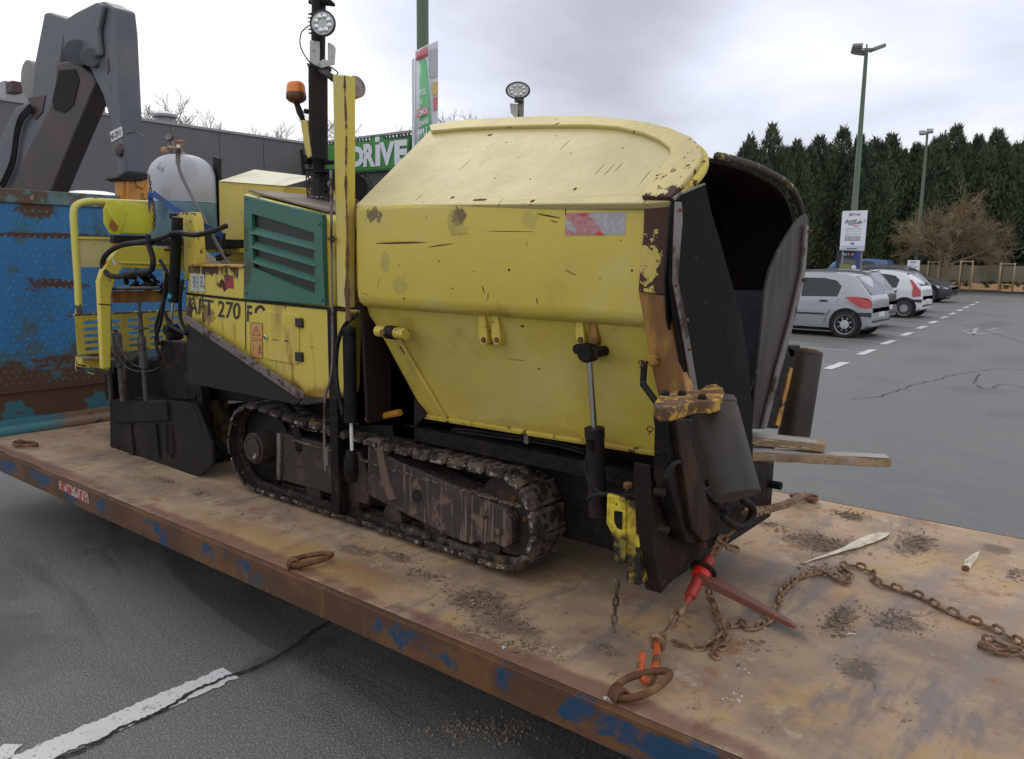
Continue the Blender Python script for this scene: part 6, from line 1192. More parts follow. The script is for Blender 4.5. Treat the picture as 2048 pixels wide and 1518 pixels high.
c = P(216, 132, 'y', 3.095); obj('slit', MB().prism([c + Vector((-.02, 0, -.06)), c + Vector((.015, 0, -.02)), c + Vector((.01, 0, .06)), c + Vector((-.01, 0, .01))], (0, .006, 0)), m_arm2, arm)
c = P(236, 300, 'y', 3.08); obj('pin_boss', MB().lathe(c, (0, 1, 0), [(.025, -.01), (.05, 0), (.05, .03)], 20), m_arm2, arm, smooth=40)
obj('weld_edge', MB().tube(smoothpath([P(x, y, 'y', 3.09) for x, y in [(253, 268), (266, 264), (278, 268), (288, 276)]], 4), .006, 6), m_arm2, arm)
pl_ = obj('number_plate', MB().prism(A2([(220, 264), (243, 253), (245, 272), (223, 284)], 3.095), (0, .003, 0)), m_white, arm)
text('lettering', '40-20V3', P(223, 281, 'y', 3.094), P(243, 270, 'y', 3.094), P(221, 268, 'y', 3.094), m_ink, pl_, bold=.01)
c = P(68, 160, 'y', 3.30); obj('sheave', MB().lathe(c, (0, 1, 0), [(.06, -.06), (.17, -.05), (.17, .06), (.06, .07)], 28), mat('pale_grey_sheave', (.22, .21, .21), .6), arm, smooth=40)
obj('sheave_bracket', MB().prism(A2([(55, 195), (90, 190), (84, 225), (70, 240), (62, 225)], 3.21), (0, .06, 0)), m_arm2, arm, bevel=.006)
for k in (0, 1, 2): obj('hose', MB().tube(smoothpath([P(x + 3 * k, y + 4 * k, 'y', 3.18) for x, y in [(60, 210), (40, 232), (30, 265), (22, 320), (0, 370)]], 4), .012, 6), m_rubber, arm, smooth=True)
c = P(28, 176, 'y', 3.6); obj('rear_lamp', MB().bx(c.x - .09, c.x + .09, c.y - .05, c.y + .05, c.z - .06, c.z + .06), m_arm2, arm, bevel=.01)
# orange hook post with black cap
m_orp = mat('orange_post_paint', (.55, .22, .02), .5, layers=[dict(scale=9, lo=.56, hi=.6, col=(.14, .05, .02), rgh=.7), dict(scale=4, st=(1, 1, .4), lo=.5, hi=.7, col=(.42, .20, .05))], bump=[(12, .002)])
hp_ = thing('hook_post', (-6.36, 3.05, DECK), 'orange post with a ragged black cap standing against the blue headboard', 'post')
obj('post', MB().prism([P(x, y, 'x', -6.30) for x, y in [(243, 352), (296, 356), (298, 412), (244, 409)]], (-.12, 0, 0)).bx(-6.345, -6.31, 3.08, 3.2, 1.95, 2.2), m_orp, hp_, bevel=.004)
obj('post_rib', MB().prism([P(x, y, 'x', -6.285) for x, y in [(252, 356), (258, 356), (258, 410), (252, 408)]], (-.02, 0, 0)).prism([P(x, y, 'x', -6.285) for x, y in [(272, 358), (290, 358), (288, 378), (274, 372)]], (-.02, 0, 0)), m_orp, hp_, bevel=.002)
obj('black_cap', MB().prism([P(x, y, 'x', -6.27) for x, y in [(233, 356), (248, 347), (300, 346), (302, 356), (280, 362), (246, 362)]], (-.2, 0, 0)), m_rubber, hp_, bevel=.006)
# white rounded roof behind the headboard
mb = MB(); c = P(262, 400, 'x', -10.5); vs = []
wt = thing('white_tank', (-11.3, c.y, 0), 'white rounded top of a tank showing above the blue headboard', 'tank')
prf = [(.0, 1.02), (.25, 1.0), (.55, .90), (.8, .70), (.95, .42), (1.0, .0), (1.0, -1.6)]
ring_n = 36
for r_, h in prf:
    for k in range(ring_n): a = 2 * math.pi * k / ring_n; vs.append((-11.4 + math.cos(a) * max(r_, .001) * .95, c.y - .1 + math.sin(a) * max(r_, .001) * .82, 2.05 + h * .52))
mb.add(vs, [(i * ring_n + k, i * ring_n + (k + 1) % ring_n, (i + 1) * ring_n + (k + 1) % ring_n, (i + 1) * ring_n + k) for i in range(len(prf) - 1) for k in range(ring_n)])
obj('tank_shell', mb, m_white, wt, smooth=True)
mb = MB()
for dx in (-.6, .6):
    for dy in (-.5, .5): mb.bx(-11.4 + dx - .05, -11.4 + dx + .05, c.y - .1 + dy - .05, c.y - .1 + dy + .05, 0, 1.3)
obj('tank_legs', mb, m_tars, wt)

# ------------------------------------------------------------------ supermarket building on the left
m_clad = mat('grey_flat_cladding', (.125, .122, .125), .6, layers=[dict(scale=.5, lo=.4, hi=.7, col=(.14, .137, .137)), dict(scale=2, st=(2, 2, .2), lo=.55, hi=.75, col=(.115, .110, .110), op=.6)], bump=[(18, .001, 0, (6, 6, .05))])
m_cladd = mat('dark_ribbed_cladding', (.095, .090, .090), .55)
m_trim = mat('pale_roof_trim', (.30, .30, .31), .5)
HB = 6.5
bld = thing('supermarket_building', (-29.2, 22.4, 0), 'long grey clad supermarket building behind the truck, with a flat roof and small vents', 'building')
mb = MB(); mb.bx(-49, -29.25, -8, 22.25, -.1, HB - .08); mb.bx(-49, -22.2, 22.45, 44, -.1, HB - .08); obj('wall_core', mb, m_cladd, bld)
yy = -8; k = 0; first = None
while yy < 22.2:
    y2 = min(yy + 2.0, 22.25)
    if first is None:
        first = obj('wall_panel', MB().bx(-29.25, -29.2, yy + .012, y2 - .012, 0, HB), m_clad, bld); base_y = yy
    elif y2 - yy > 1.99: o = first.copy(); COL.objects.link(o); o.location.y = first.location.y + (yy - base_y)
    else: obj('wall_panel', MB().bx(-29.25, -29.2, yy + .012, y2, 0, HB), m_clad, bld)
    yy += 2.0
obj('roof_trim', MB().bx(-29.4, -29.14, -8, 22.3, HB, HB + .09).bx(-29.2, -22.1, 22.36, 22.5, HB, HB + .09).bx(-22.24, -22.1, 22.5, 44, HB, HB + .09), m_trim, bld)
# ribbed part: each rib a raised fold
mb = MB(); x = -29.2
while x < -22.2:
    mb.add([(x, 22.45, 0), (x + .03, 22.39, 0), (x + .09, 22.39, 0), (x + .12, 22.45, 0), (x, 22.45, HB), (x + .03, 22.39, HB), (x + .09, 22.39, HB), (x + .12, 22.45, HB)], [(0, 1, 5, 4), (1, 2, 6, 5), (2, 3, 7, 6)]); x += .2
obj('wall_ribs', mb, m_cladd, bld, kind='stuff')
y = 22.5; mb = MB()
while y < 44: mb.bx(-22.2, -22.14, y, y + .09, 0, HB); y += .2
obj('wall_ribs', mb, m_cladd, bld, kind='stuff')
for qx, qy, s in [(197, 212, .30), (330, 236, .42)]:
    p = P(qx, qy, 'x', -30.0 - (1 if qx > 300 else 0)); obj('roof_vent', MB().lathe((p.x, p.y, HB), (0, 0, 1), [(s * .7, 0), (s * .7, max(.3, p.z - HB)), (s * 1.1, max(.3, p.z - HB) + .02), (s * 1.1, max(.3, p.z - HB) + .12), (s * .3, max(.3, p.z - HB) + .25)], 16), m_trim, bld, smooth=40)
p = P(28, 185, 'x', -31); obj('roof_unit', MB().bx(p.x - .5, p.x + .5, p.y - .45, p.y + .45, HB, p.z + .25), m_trim, bld)
p = P(637, 352, 'y', 22.3); obj('wall_light', MB().bx(p.x - .4, p.x - .1, 22.28, 22.40, p.z - .1, p.z + .1), m_white, bld)
# DRIVE sign
sg = thing('store_sign', P(760, 310, 'y', 22.3), 'green-edged DRIVE sign in big white letters on the ribbed wall', 'sign')
m_sgn = mat('sign_green', (.055, .24, .05), .5); m_sgw = mat('sign_white', (.72, .73, .78), .4); m_sgd = mat('sign_dark_edge', (.02, .10, .03), .5)
SY = 22.28
w_ = lambda x, y, v=SY: P(x, y, 'y', v)
outl = [(655, 292), (722, 284), (740, 284), (742, 276), (766, 274), (768, 280), (818, 276), (816, 300), (812, 334), (706, 342), (650, 345)]
obj('backing_edge', MB().prism([w_(x, y) for x, y in [(652, 289), (722, 281), (739, 281), (741, 272), (768, 270), (770, 276), (822, 273), (819, 302), (814, 338), (706, 346), (648, 349)]], (0, .10, 0)), m_sgd, sg)
obj('backing', MB().prism([w_(x, y, SY - .01) for x, y in outl], (0, .02, 0)), m_sgn, sg)
def lt(s, x0, y0b, x1, y1b, h0, v=SY - .03):
    return text('letter', s, w_(x0, y0b, v), w_(x1, y1b, v), w_(x0, y0b - h0, v), m_sgw, sg, bold=.055, ex=.01)
lt('D', 697, 335, 729, 334, 42); lt('R', 727, 334, 751, 333, 46); lt('I', 751, 332.5, 761, 332, 43); lt('V', 759, 332, 789, 330, 47); lt('E', 789, 330, 815, 328, 49)
obj('letter_dot', MB().prism([w_(x, y, SY - .03) for x, y in [(750, 284), (759, 283), (759, 273), (750, 274)]], (0, .01, 0)), m_sgw, sg)

# ------------------------------------------------------------------ lamp posts
m_pole = mat('green_pole_paint', (.085, .125, .075), .5, layers=[dict(scale=2, st=(1, 1, .4), lo=.4, hi=.7, col=(.11, .14, .10))])
m_floodg = mat('floodlight_grey', (.22, .21, .20), .5)
def lamp_post(x, y, h, r0, r1, label, heads, group='green lamp posts of the car park'):
    o = thing('lamp_post', (x, y, 0), label, 'lamp post', group)
    obj('pole', MB().lathe((x, y, 0), (0, 0, 1), [(r0 * 1.3, 0), (r0 * 1.3, .3), (r0, .35), (r1, h)], 14), m_pole, o, smooth=40)
    obj('cross_arm', MB().bx(x - .25, x + .25, y - .03, y + .03, h - .04, h + .03).cyl((x, y, h), (x, y, h + .2), .03), m_floodg, o)
    for dx, dy, dz, yaw, tilt in heads:
        R = (Matrix.Rotation(yaw, 3, 'Z') @ Matrix.Rotation(tilt, 3, 'X')); c = Vector((x + dx, y + dy, h + dz))
        hd = obj('floodlight', MB().box(c, (.36, .52, .13), R), m_floodg, o, bevel=.03)
        obj('glass', MB().box(c + R @ Vector((0, 0, -.07)), (.30, .44, .01), R), m_lens, hd)
        obj('yoke', MB().tube([c, Vector((x, y, h + .05))], .02, 6), m_floodg, hd)
    return o
q1 = D(1733, 100, 29.5); lamp_post(q1.x, q1.y, q1.z, .14, .065, 'green lamp post rising behind the white notice board, with a cluster of floodlights', [(-.32, -.1, .08, .4, -.3), (-.30, .25, -.02, .9, .3), (.36, .05, .03, -.7, .35)])
q2 = D(1855, 264, 48); lamp_post(q2.x, q2.y, q2.z, .14, .065, 'green lamp post in front of the bare brown tree, with two floodlights', [(-.28, 0, -.02, .3, .5), (.12, .1, .06, .2, .5)])
q3 = D(845, 0, 15.5); lamp_post(q3.x, q3.y, 9.6, .125, .115, 'thick green lamp post behind the paver, wrapped in advertising panels', [(-.3, 0, 0, 0, .3), (.3, 0, 0, 0, .3)])
# advertising panels round the near post
bn_ = thing('advertising_panel', (q3.x, q3.y, 1.0), 'curved green, white and red advertising panels fixed round the near lamp post', 'banner')
m_bg = mat('banner_green', (.16, .46, .22), .35); m_bw = mat('banner_white', (.60, .62, .66), .30, coat=.3); m_br = mat('banner_pink_red', (.55, .16, .18), .35); m_by = mat('banner_yellow', (.60, .42, .16), .4)
dep = 15.2
def BP(x, y, d=dep): return D(x, y, d)
def curved(pts_l, pts_r, bulge, name, m, mi=0, off=0):
    vs = []; n = 8
    for i in range(n + 1):
        t = i / n; dd = -math.sin(math.pi * t) * bulge - off
        for a, b in zip(pts_l, pts_r): vs.append(D(a[0] + (b[0] - a[0]) * t, a[1] + (b[1] - a[1]) * t, dep + dd))
    k = len(pts_l); o = obj(name, MB().add(vs, [(i * k + j, i * k + j + 1, (i + 1) * k + j + 1, (i + 1) * k + j) for i in range(n) for j in range(k - 1)]), m, bn_, smooth=True); md = o.modifiers.new('s', 'SOLIDIFY'); md.thickness = .01; return o
curved([(830, 102), (829, 330)], [(857, 88), (868, 320)], .12, 'curved_panel', m_bw)
curved([(834, 124), (834, 325)], [(855, 117), (867, 318)], .12, 'green_field', m_bg, 0, .03)
curved([(832, 104), (832, 122)], [(855, 92), (856, 112)], .12, 'pink_field', m_br, 0, .03)
mb = MB().prism([BP(857, 90), BP(876, 81), BP(876, 330), BP(868, 330)], FW * .01); obj('side_panel', mb, m_bw, bn_)
mb = MB().prism([BP(824, 120), BP(829, 116), BP(829, 330), BP(824, 330)], FW * .01); obj('side_panel', mb, m_bw, bn_)
for x0, y0, x1, y1, m in [(864, 166, 875, 192, m_by), (866, 196, 875, 222, m_br), (860, 99, 874, 156, mat('banner_pale_grey', (.42, .44, .47), .4))]:
    obj('print_field', MB().prism([BP(x0, y0, dep - .02), BP(x1, y0 - 4, dep - .02), BP(x1, y1 - 4, dep - .02), BP(x0 + 1, y1, dep - .02)], FW * .004), m, bn_)
dl = dep - .18
text('lettering', 'PLE', BP(839, 191, dl), BP(851, 188, dl), BP(838, 180, dl), m_sgw, bn_, bold=.02, ex=.002)
text('lettering', 'S', BP(840, 209, dl), BP(844, 208, dl), BP(839, 200, dl), m_sgw, bn_, bold=.02, ex=.002)
obj('print_field', MB().prism([BP(834, 220, dl), BP(856, 212, dl), BP(857, 227, dl), BP(834, 236, dl)], FW * .003), m_br, bn_)
text('lettering', 'OMOS', BP(837, 233, dl - .01), BP(855, 225, dl - .01), BP(836, 222, dl - .01), m_sgw, bn_, bold=.02, ex=.002)
text('lettering', 'DANS', BP(839, 254, dl), BP(856, 246, dl), BP(839, 243, dl), m_sgw, bn_, bold=.02, ex=.002)
text('lettering', 'PPLI', BP(836, 277, dl), BP(854, 268, dl), BP(835, 262, dl), m_sgw, bn_, bold=.02, ex=.002)

# ------------------------------------------------------------------ notice boards
m_board = mat('notice_board_white', (.66, .67, .72), .45); m_bred = mat('board_red', (.55, .03, .03), .5); m_bgreen = mat('board_pale_green', (.42, .55, .48), .6); m_bink = mat('board_ink', (.05, .05, .055), .6); m_bblue = mat('board_blue', (.02, .05, .32), .5)
NS = 28.6
def nb(x, y, d=NS): return D(x, y, d)
nbt = thing('notice_board', (nb(1708, 560).x, nb(1708, 560).y, 0), 'white notice board reading Bonne nouvelle, raised on posts beside the parked cars', 'sign')
obj('board', MB().prism([nb(1686, 422), nb(1736, 420.5), nb(1729, 502), nb(1680, 500)], FW * .06), m_board, nbt, bevel=.01)
n1 = NS - .01
for i, (ch, m) in enumerate(zip('MATCH', (m_bink, m_bink, m_bink, m_bred, m_bink))):
    text('lettering', ch, nb(1699 + i * 4.4, 431.5, n1), nb(1702.6 + i * 4.4, 431.3, n1), nb(1699.2 + i * 4.4, 426.5, n1), m, nbt, bold=.03, ex=.004)
text('lettering', 'Bonne', nb(1690, 447, n1), nb(1713, 443, n1), nb(1691, 440, n1), m_bink, nbt, bold=.008, ex=.004, shear=.4)
text('lettering', 'nouvelle !', nb(1696, 451.5, n1), nb(1730, 446, n1), nb(1696, 444, n1), m_bink, nbt, bold=.008, ex=.004, shear=.4)
obj('red_stroke', MB().prism([nb(1706, 450.5, n1), nb(1715, 451.5, n1), nb(1724, 448.5, n1), nb(1715, 453, n1), nb(1708, 452.6, n1)], FW * .004), m_bred, nbt)
for k, y in enumerate((458, 463.5, 469)):
    text('lettering', ('SUPERMARCHE MATCH', 'REJOINT LA GRANDE', 'FAMILLE CARREFOUR')[k], nb(1691 - k * .3, y + 1.6, n1), nb(1723 - k * .5, y + .6, n1), nb(1691 - k * .3, y - 2, n1), m_bgreen, nbt, bold=.02, ex=.004)
for k in range(4):
    x0 = 1689.5 - k * .2; y = 473.5 + k * 2.4
    for j in range(6): obj('print_line', MB().prism([nb(x0 + j * 5.4, y - .5, n1), nb(x0 + j * 5.4 + 4.2 + (j * k) % 2 * .7, y - .6, n1), nb(x0 + j * 5.4 + 4.2, y + .5, n1), nb(x0 + j * 5.4, y + .5, n1)], FW * .004), m_bink, nbt)
obj('blue_emblem', MB().prism([nb(1703.5, 484, n1), nb(1705.6, 484, n1), nb(1705.2, 490, n1), nb(1703.2, 490, n1)], FW * .004).prism([nb(1699.5, 487, n1), nb(1701.5, 485, n1), nb(1701.8, 486, n1), nb(1700.8, 487, n1), nb(1701.6, 488, n1), nb(1701.2, 489, n1)], FW * .004).prism([nb(1706.2, 485, n1), nb(1709.2, 487.2, n1), nb(1706, 489.4, n1)], FW * .004), m_bblue, nbt)
obj('grey_footer', MB().prism([nb(1683.2, 491, n1), nb(1729.6, 491.5, n1), nb(1729, 500.5, n1), nb(1682, 499, n1)], FW * .003), mat('board_grey', (.46, .47, .52), .5), nbt)
obj('print_line', MB().prism([nb(1693.5, 496.5, n1 - .01), nb(1714, 496.3, n1 - .01), nb(1714, 498, n1 - .01), nb(1693.5, 498.2, n1 - .01)], FW * .003), m_bink, nbt)
for x in (1684, 1722): a = nb(x + 2, 500, NS + .1); obj('post', MB().cyl((a.x, a.y, 0), (a.x, a.y, a.z + .2), .035, n=8), m_floodg, nbt)
tot = thing('totem_sign', (nb(1700, 560).x, nb(1700, 560).y, 0), 'dark blue totem sign with MATCH lettering under the white notice board', 'sign')
m_tot = mat('totem_navy', (.022, .026, .05), .5); n2 = NS + .35
obj('totem_panel', MB().prism([nb(1677, 500, n2), nb(1710, 500, n2), nb(1708, 575, n2), nb(1668, 575, n2)], FW * .10), m_tot, tot, bevel=.01)
obj('blue_edge', MB().prism([nb(1710, 500, n2), nb(1722.5, 501, n2), nb(1718, 575, n2), nb(1706, 575, n2)], FW * .10), mat('totem_blue', (.03, .055, .22), .45), tot, bevel=.01)
for i, (ch, m) in enumerate(zip('MATCH', (m_board, m_board, m_board, m_bred, m_board))):
    text('lettering', ch, nb(1687 + i * 4.1, 511, n2 - .01), nb(1690.4 + i * 4.1, 510.9, n2 - .01), nb(1687.2 + i * 4.1, 506.6, n2 - .01), m, tot, bold=.03, ex=.004)
obj('grey_field', MB().prism([nb(1681, 517, n2 - .01), nb(1713, 520, n2 - .01), nb(1712, 529, n2 - .01), nb(1680, 527, n2 - .01)], FW * .005), mat('totem_grey', (.10, .11, .12), .5), tot)
obj('yellow_field', MB().prism([nb(1679, 528, n2 - .01), nb(1703, 529, n2 - .01), nb(1701, 538, n2 - .01), nb(1678, 537, n2 - .01)], FW * .005), mat('totem_olive', (.22, .21, .04), .5), tot)
c = nb(1707.5, 534.5, n2 - .03); obj('round_badge', MB().lathe(c, -FW, [(.09, -.01), (.09, 0)], 20), m_board, tot)
obj('yellow_arch', MB().lathe(nb(1688, 546, n2 - .03), -FW, [(.09, -.01), (.09, 0)], 20).lathe(nb(1698, 546, n2 - .03), -FW, [(.09, -.01), (.09, 0)], 20), mat('totem_yellow', (.62, .55, .05), .5), tot)
nb2 = thing('notice_board', D(1827, 560, 45), 'small white notice board above the roof of the dark graphite car', 'sign')
obj('board', MB().prism([D(1816, 520.5, 45), D(1840.5, 520.5, 45), D(1838.5, 545, 45), D(1814.5, 545, 45)], FW * .06), m_board, nb2, bevel=.01)
text('lettering', 'MATCH', D(1821, 526, 44.99), D(1832, 526, 44.99), D(1821.3, 523, 44.99), m_bink, nb2, bold=.03, ex=.004)
text('lettering', 'Bonne', D(1818, 534, 44.99), D(1827, 531.5, 44.99), D(1818, 531, 44.99), m_bink, nb2, ex=.004, shear=.4)
text('lettering', 'nouvelle !', D(1821, 537, 44.99), D(1836.5, 534.5, 44.99), D(1821, 534, 44.99), m_bink, nb2, ex=.004, shear=.4)
a = D(1827, 545, 45.1); obj('post', MB().cyl((a.x, a.y, 0), (a.x, a.y, a.z), .04, n=8), m_floodg, nb2)

# ------------------------------------------------------------------ low wall, stake frames, hedge
m_conc = mat('mossy_concrete_panel', (.20, .185, .135), .85, layers=[dict(scale=1.2, st=(1, 1, .5), lo=.42, hi=.66, col=(.13, .125, .085))], bump=[(12, .004)])
fw_ = thing('concrete_wall', (-4, 62, 0), 'low panelled concrete wall behind the mulch bed', 'wall')
first = None
for k in range(22):
    x = -32 + k * 2.0
    if first is None: first = obj('wall_panel', MB().bx(x, x + 1.9, 62, 62.08, 0, 1.62), m_conc, fw_); fx = x; fp = obj('wall_post', MB().bx(x + 1.88, x + 2.02, 61.96, 62.12, 0, 1.72), m_conc, fw_)
    else:
        for src in (first, fp): o = src.copy(); COL.objects.link(o); o.location.x = src.location.x + (x - fx)
m_stake = mat('new_pine_stake', (.42, .31, .17), .8, layers=[dict(scale=6, lo=.5, hi=.65, col=(.33, .23, .12))])
m_bark = mat('grey_brown_bark', (.115, .085, .06), .85, layers=[dict(scale=8, lo=.5, hi=.65, col=(.07, .06, .04))])
for i, (xl, xr, yt, ybm, dd_, lab) in enumerate([(1857, 1878, 524, 568, 48.5, 'leftmost wooden stake frame, beside the dark parked car, round a thin sapling'), (1922, 1946, 523, 568, 47, 'middle wooden stake frame, right of the bare brown tree, round a thin sapling'), (2002, 2030, 528, 570, 46, 'rightmost wooden stake frame, near the hedge at the photo edge, round a thin sapling')]):
    a, b = D(xl, yt, dd_), D(xr, yt, dd_); o = thing('tree_stake_frame', ((a.x + b.x) / 2, (a.y + b.y) / 2, .15), lab, 'stake frame', 'wooden stake frames round young trees in the mulch bed')
    bk_ = Vector((-b.y + a.y, b.x - a.x, 0)).normalized() * 1.0
    for p_ in (a, b): obj('stake', MB().cyl((p_.x, p_.y, .1), (p_.x, p_.y, a.z + .08), .045, n=8), m_stake, o, smooth=True)
    obj('cross_rail', MB().tube([a - (b - a) * .06, b + (b - a) * .06], .04, 6), m_stake, o)
    s_o = thing('sapling', ((a.x + b.x) / 2, (a.y + b.y) / 2, .15), ['thin bare sapling between the leftmost stakes', 'thin bare sapling between the middle stakes', 'thin bare sapling between the rightmost stakes'][i], 'tree', 'bare saplings in the mulch bed')
    cc_ = (a + b) / 2 + bk_ * .5; mb = MB().tube([(cc_.x, cc_.y, .1), (cc_.x + .04, cc_.y, 1.6), (cc_.x, cc_.y, 3.2), (cc_.x + .05, cc_.y, 4.6)], [.035, .028, .018, .006], 6)
    for _ in range(26):
        z = random.uniform(1.7, 4.3); a_ = random.uniform(0, 6.28); l_ = random.uniform(.3, .8); mb.tube([(cc_.x, cc_.y, z), (cc_.x + math.cos(a_) * l_ * .6, cc_.y + math.sin(a_) * l_ * .6, z + l_ * .5), (cc_.x + math.cos(a_) * l_ * .8, cc_.y + math.sin(a_) * l_ * .8, z + l_ * 1.1)], [.010, .007, .003], 4)
    obj('trunk', mb, m_bark, s_o)
# ------------------------------------------------------------------ trees
m_con = mat('dark_conifer_foliage', (.070, .105, .062), .75, layers=[dict(scale=.22, lo=.42, hi=.60, col=(.095, .125, .065)), dict(scale=.7, lo=.45, hi=.65, col=(.12, .15, .080)), dict(scale=1.8, lo=.50, hi=.62, col=(.028, .050, .030))], spec=.25)
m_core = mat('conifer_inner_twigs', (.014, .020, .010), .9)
def conifer_mesh(seed, h=11.0, R0=1.9, n=5200, low=.10):
    rg = np.random.default_rng(seed); leads = [(0, 0, 1.0)] + [(rg.uniform(-1.6, 1.6), rg.normal(0, .8), rg.uniform(.72, .98)) for _ in range(5)]
    t = rg.uniform(low, 1.0, n) ** .85; az = rg.uniform(0, 2 * math.pi, n); li = rg.integers(0, len(leads), n)
    lx = np.array([l[0] for l in leads])[li]; ly = np.array([l[1] for l in leads])[li]; lh = np.array([l[2] for l in leads])[li]
    prof = np.where(t < .25, .8 + .8 * t, np.where(t < .58, 1.0, np.clip(1 - (t - .58) / .44, 0, 1) ** .85)); lob = 1 + .22 * np.sin(az * 3 + t * 9 + seed) + .15 * np.sin(az * 7 + t * 21)
    rad = R0 * prof * np.where(t > .6, 1, .75) * lob * rg.uniform(.62, 1.06, n) * np.where(lh < 1, .75, 1); rad = np.maximum(rad, .05)
    hz = h * t * lh + rg.normal(0, .15, n); x = lx * np.clip(t * 1.3, 0, 1) + np.cos(az) * rad; y = ly * np.clip(t * 1.5, 0, 1) + np.sin(az) * rad
    base_ = np.stack([x, y, hz], 1); out = np.stack([np.cos(az), np.sin(az), np.full(n, .55) + rg.uniform(0, .9, n) + t * .9], 1); out += rg.normal(0, .42, (n, 3)) + np.array([.15, 0, 0]); out /= np.linalg.norm(out, axis=1)[:, None]
    side = np.cross(out, rg.normal(0, 1, (n, 3))); side /= np.linalg.norm(side, axis=1)[:, None]
    l = rg.uniform(.12, .46, n)[:, None]; wdt = rg.uniform(.03, .07, n)[:, None]
    V = np.concatenate([base_ - out * l * .3, base_ + side * wdt + out * l * .15, base_ + out * l, base_ - side * wdt + out * l * .15], 1).reshape(-1, 3)
    me = bpy.data.meshes.new('crown'); me.from_pydata(V.tolist(), [], [(4 * i, 4 * i + 1, 4 * i + 2, 4 * i + 3) for i in range(n)]); me.materials.append(m_con); return me
vars_ = [conifer_mesh(s, 11, 2.0, 26000) for s in (3, 5, 8, 13)]
core_m = []
for s in range(2):
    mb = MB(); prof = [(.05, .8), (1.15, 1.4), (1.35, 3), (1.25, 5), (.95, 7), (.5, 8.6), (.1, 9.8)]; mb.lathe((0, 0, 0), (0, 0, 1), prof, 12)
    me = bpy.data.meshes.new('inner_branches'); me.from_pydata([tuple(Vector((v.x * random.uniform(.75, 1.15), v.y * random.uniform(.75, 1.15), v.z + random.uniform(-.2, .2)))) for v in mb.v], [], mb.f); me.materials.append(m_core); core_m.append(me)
tm = bpy.data.meshes.new('trunk'); mb = MB().lathe((0, 0, 0), (0, 0, 1), [(.20, -.2), (.17, .5), (.12, 4), (.04, 9)], 8); tm.from_pydata([tuple(v) for v in mb.v], [], mb.f); tm.materials.append(m_bark)
def conifer(px_, dep, top_y, lab, v, sw=1.0, grp='dark conifers in a row behind the car park'):
    a = D(px_, 540, dep); topz = D(px_, top_y, dep).z; s = topz / 10.9
    o = thing('conifer_tree', (a.x, a.y, 0), lab, 'tree', grp, rz=px_ * .7)
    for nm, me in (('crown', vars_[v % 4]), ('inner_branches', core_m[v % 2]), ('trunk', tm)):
        c = bpy.data.objects.new(nm, me); COL.objects.link(c); c.parent = o; c.scale = (s * sw, s * sw, s)
cx_tops = [(1440, 330), (1480, 300), (1528, 266), (1578, 296), (1622, 286), (1668, 270), (1715, 300), (1762, 284), (1812, 300), (1850, 292), (1888, 268), (1932, 286), (1968, 274), (2012, 300), (2052, 285), (2095, 280), (2140, 290), (2190, 270)]
clab = ['conifer mostly hidden behind the hopper mouth', 'low conifer just right of the hopper mouth', 'leftmost tall conifer with a high pointed top right of the hopper', 'conifer with a dip beside the leftmost tall one', 'conifer left of the near far-side lamp post by two trees', 'tall broad conifer left of the first far lamp post', 'conifer directly behind the first far lamp post', 'conifer above the bare gap right of the notice board', 'conifer between the two far lamp posts, right of the gap', 'conifer behind the top of the second far lamp post', 'tall conifer right of the second far lamp post', 'conifer with two points above the bare brown tree', 'conifer right of the bare brown tree, sloping down to the dip', 'conifer at the dip near the right edge', 'conifer at the right edge of the photo', 'conifer past the right edge', 'conifer past the right edge, second', 'conifer past the right edge, third']
for i, (x_, y_) in enumerate(cx_tops[:15]): conifer(x_, 58 + (i % 3) * 1.6, y_, clab[i], i, 1.0 + .08 * math.sin(i * 2.1))
blab = ['back-row conifer showing right beside the arched hopper rim', 'back-row conifer in the dip right of the leftmost tall tree', 'back-row conifer left of the two-tree top near the first lamp post', 'back-row conifer filling the notch left of the first far lamp post', 'back-row conifer just left of the first far lamp post', 'back-row conifer just right of the first far lamp post', 'back-row conifer above the right edge of the notice board', 'back-row conifer midway between the two far lamp posts', 'back-row conifer touching the second far lamp post on its right', 'back-row conifer above the left part of the bare brown tree', 'back-row conifer above the right part of the bare brown tree', 'back-row conifer above the middle stake frame', 'back-row conifer above the rightmost stake frame']
for i, x_ in enumerate((1500, 1556, 1602, 1646, 1692, 1740, 1786, 1832, 1870, 1912, 1950, 1990, 2032)):
    conifer(x_, 63.5 + (i % 2), (322, 308, 312, 302, 312, 318, 312, 314, 306, 304, 302, 312, 308)[i], blab[i], i + 1, 1.15, 'back row of dark conifers')
# far hedge mass that closes the view between trunks
mb = MB(); rg = np.random.default_rng(4)
for _ in range(5200):
    x = rg.uniform(-34, 6); c = Vector((x, 70 + rg.normal(0, 1.0) + (x + 12) * -.45, rg.uniform(.1, 5.2) * rg.uniform(.5, 1))); u = Vector(rg.normal(0, .28, 3)); v = Vector(rg.normal(0, .22, 3)); mb.add([c - u, c + v, c + u, c - v], [(0, 1, 2, 3)])
mb2_ = mb; obj('undergrowth', mb, m_con, kind='stuff')
a = D(2056, 560, 44); m_hedge = mat('clipped_hedge_green', (.035, .070, .022), .8, layers=[dict(scale=4, lo=.45, hi=.6, col=(.02, .04, .015))])
hd_ = thing('hedge', (a.x + 1.5, a.y, 0), 'dark green hedge end at the right edge of the photo beside the mulch bed', 'hedge'); mb = MB()
for _ in range(3500):
    c = Vector((a.x - .1 + rg.uniform(0, 4), a.y + rg.uniform(-.5, .6), rg.uniform(.1, 2.6))); u = Vector(rg.normal(0, .07, 3)); v = Vector(rg.normal(0, .06, 3)); mb.add([c - u, c + v, c + u, c - v], [(0, 1, 2, 3)])
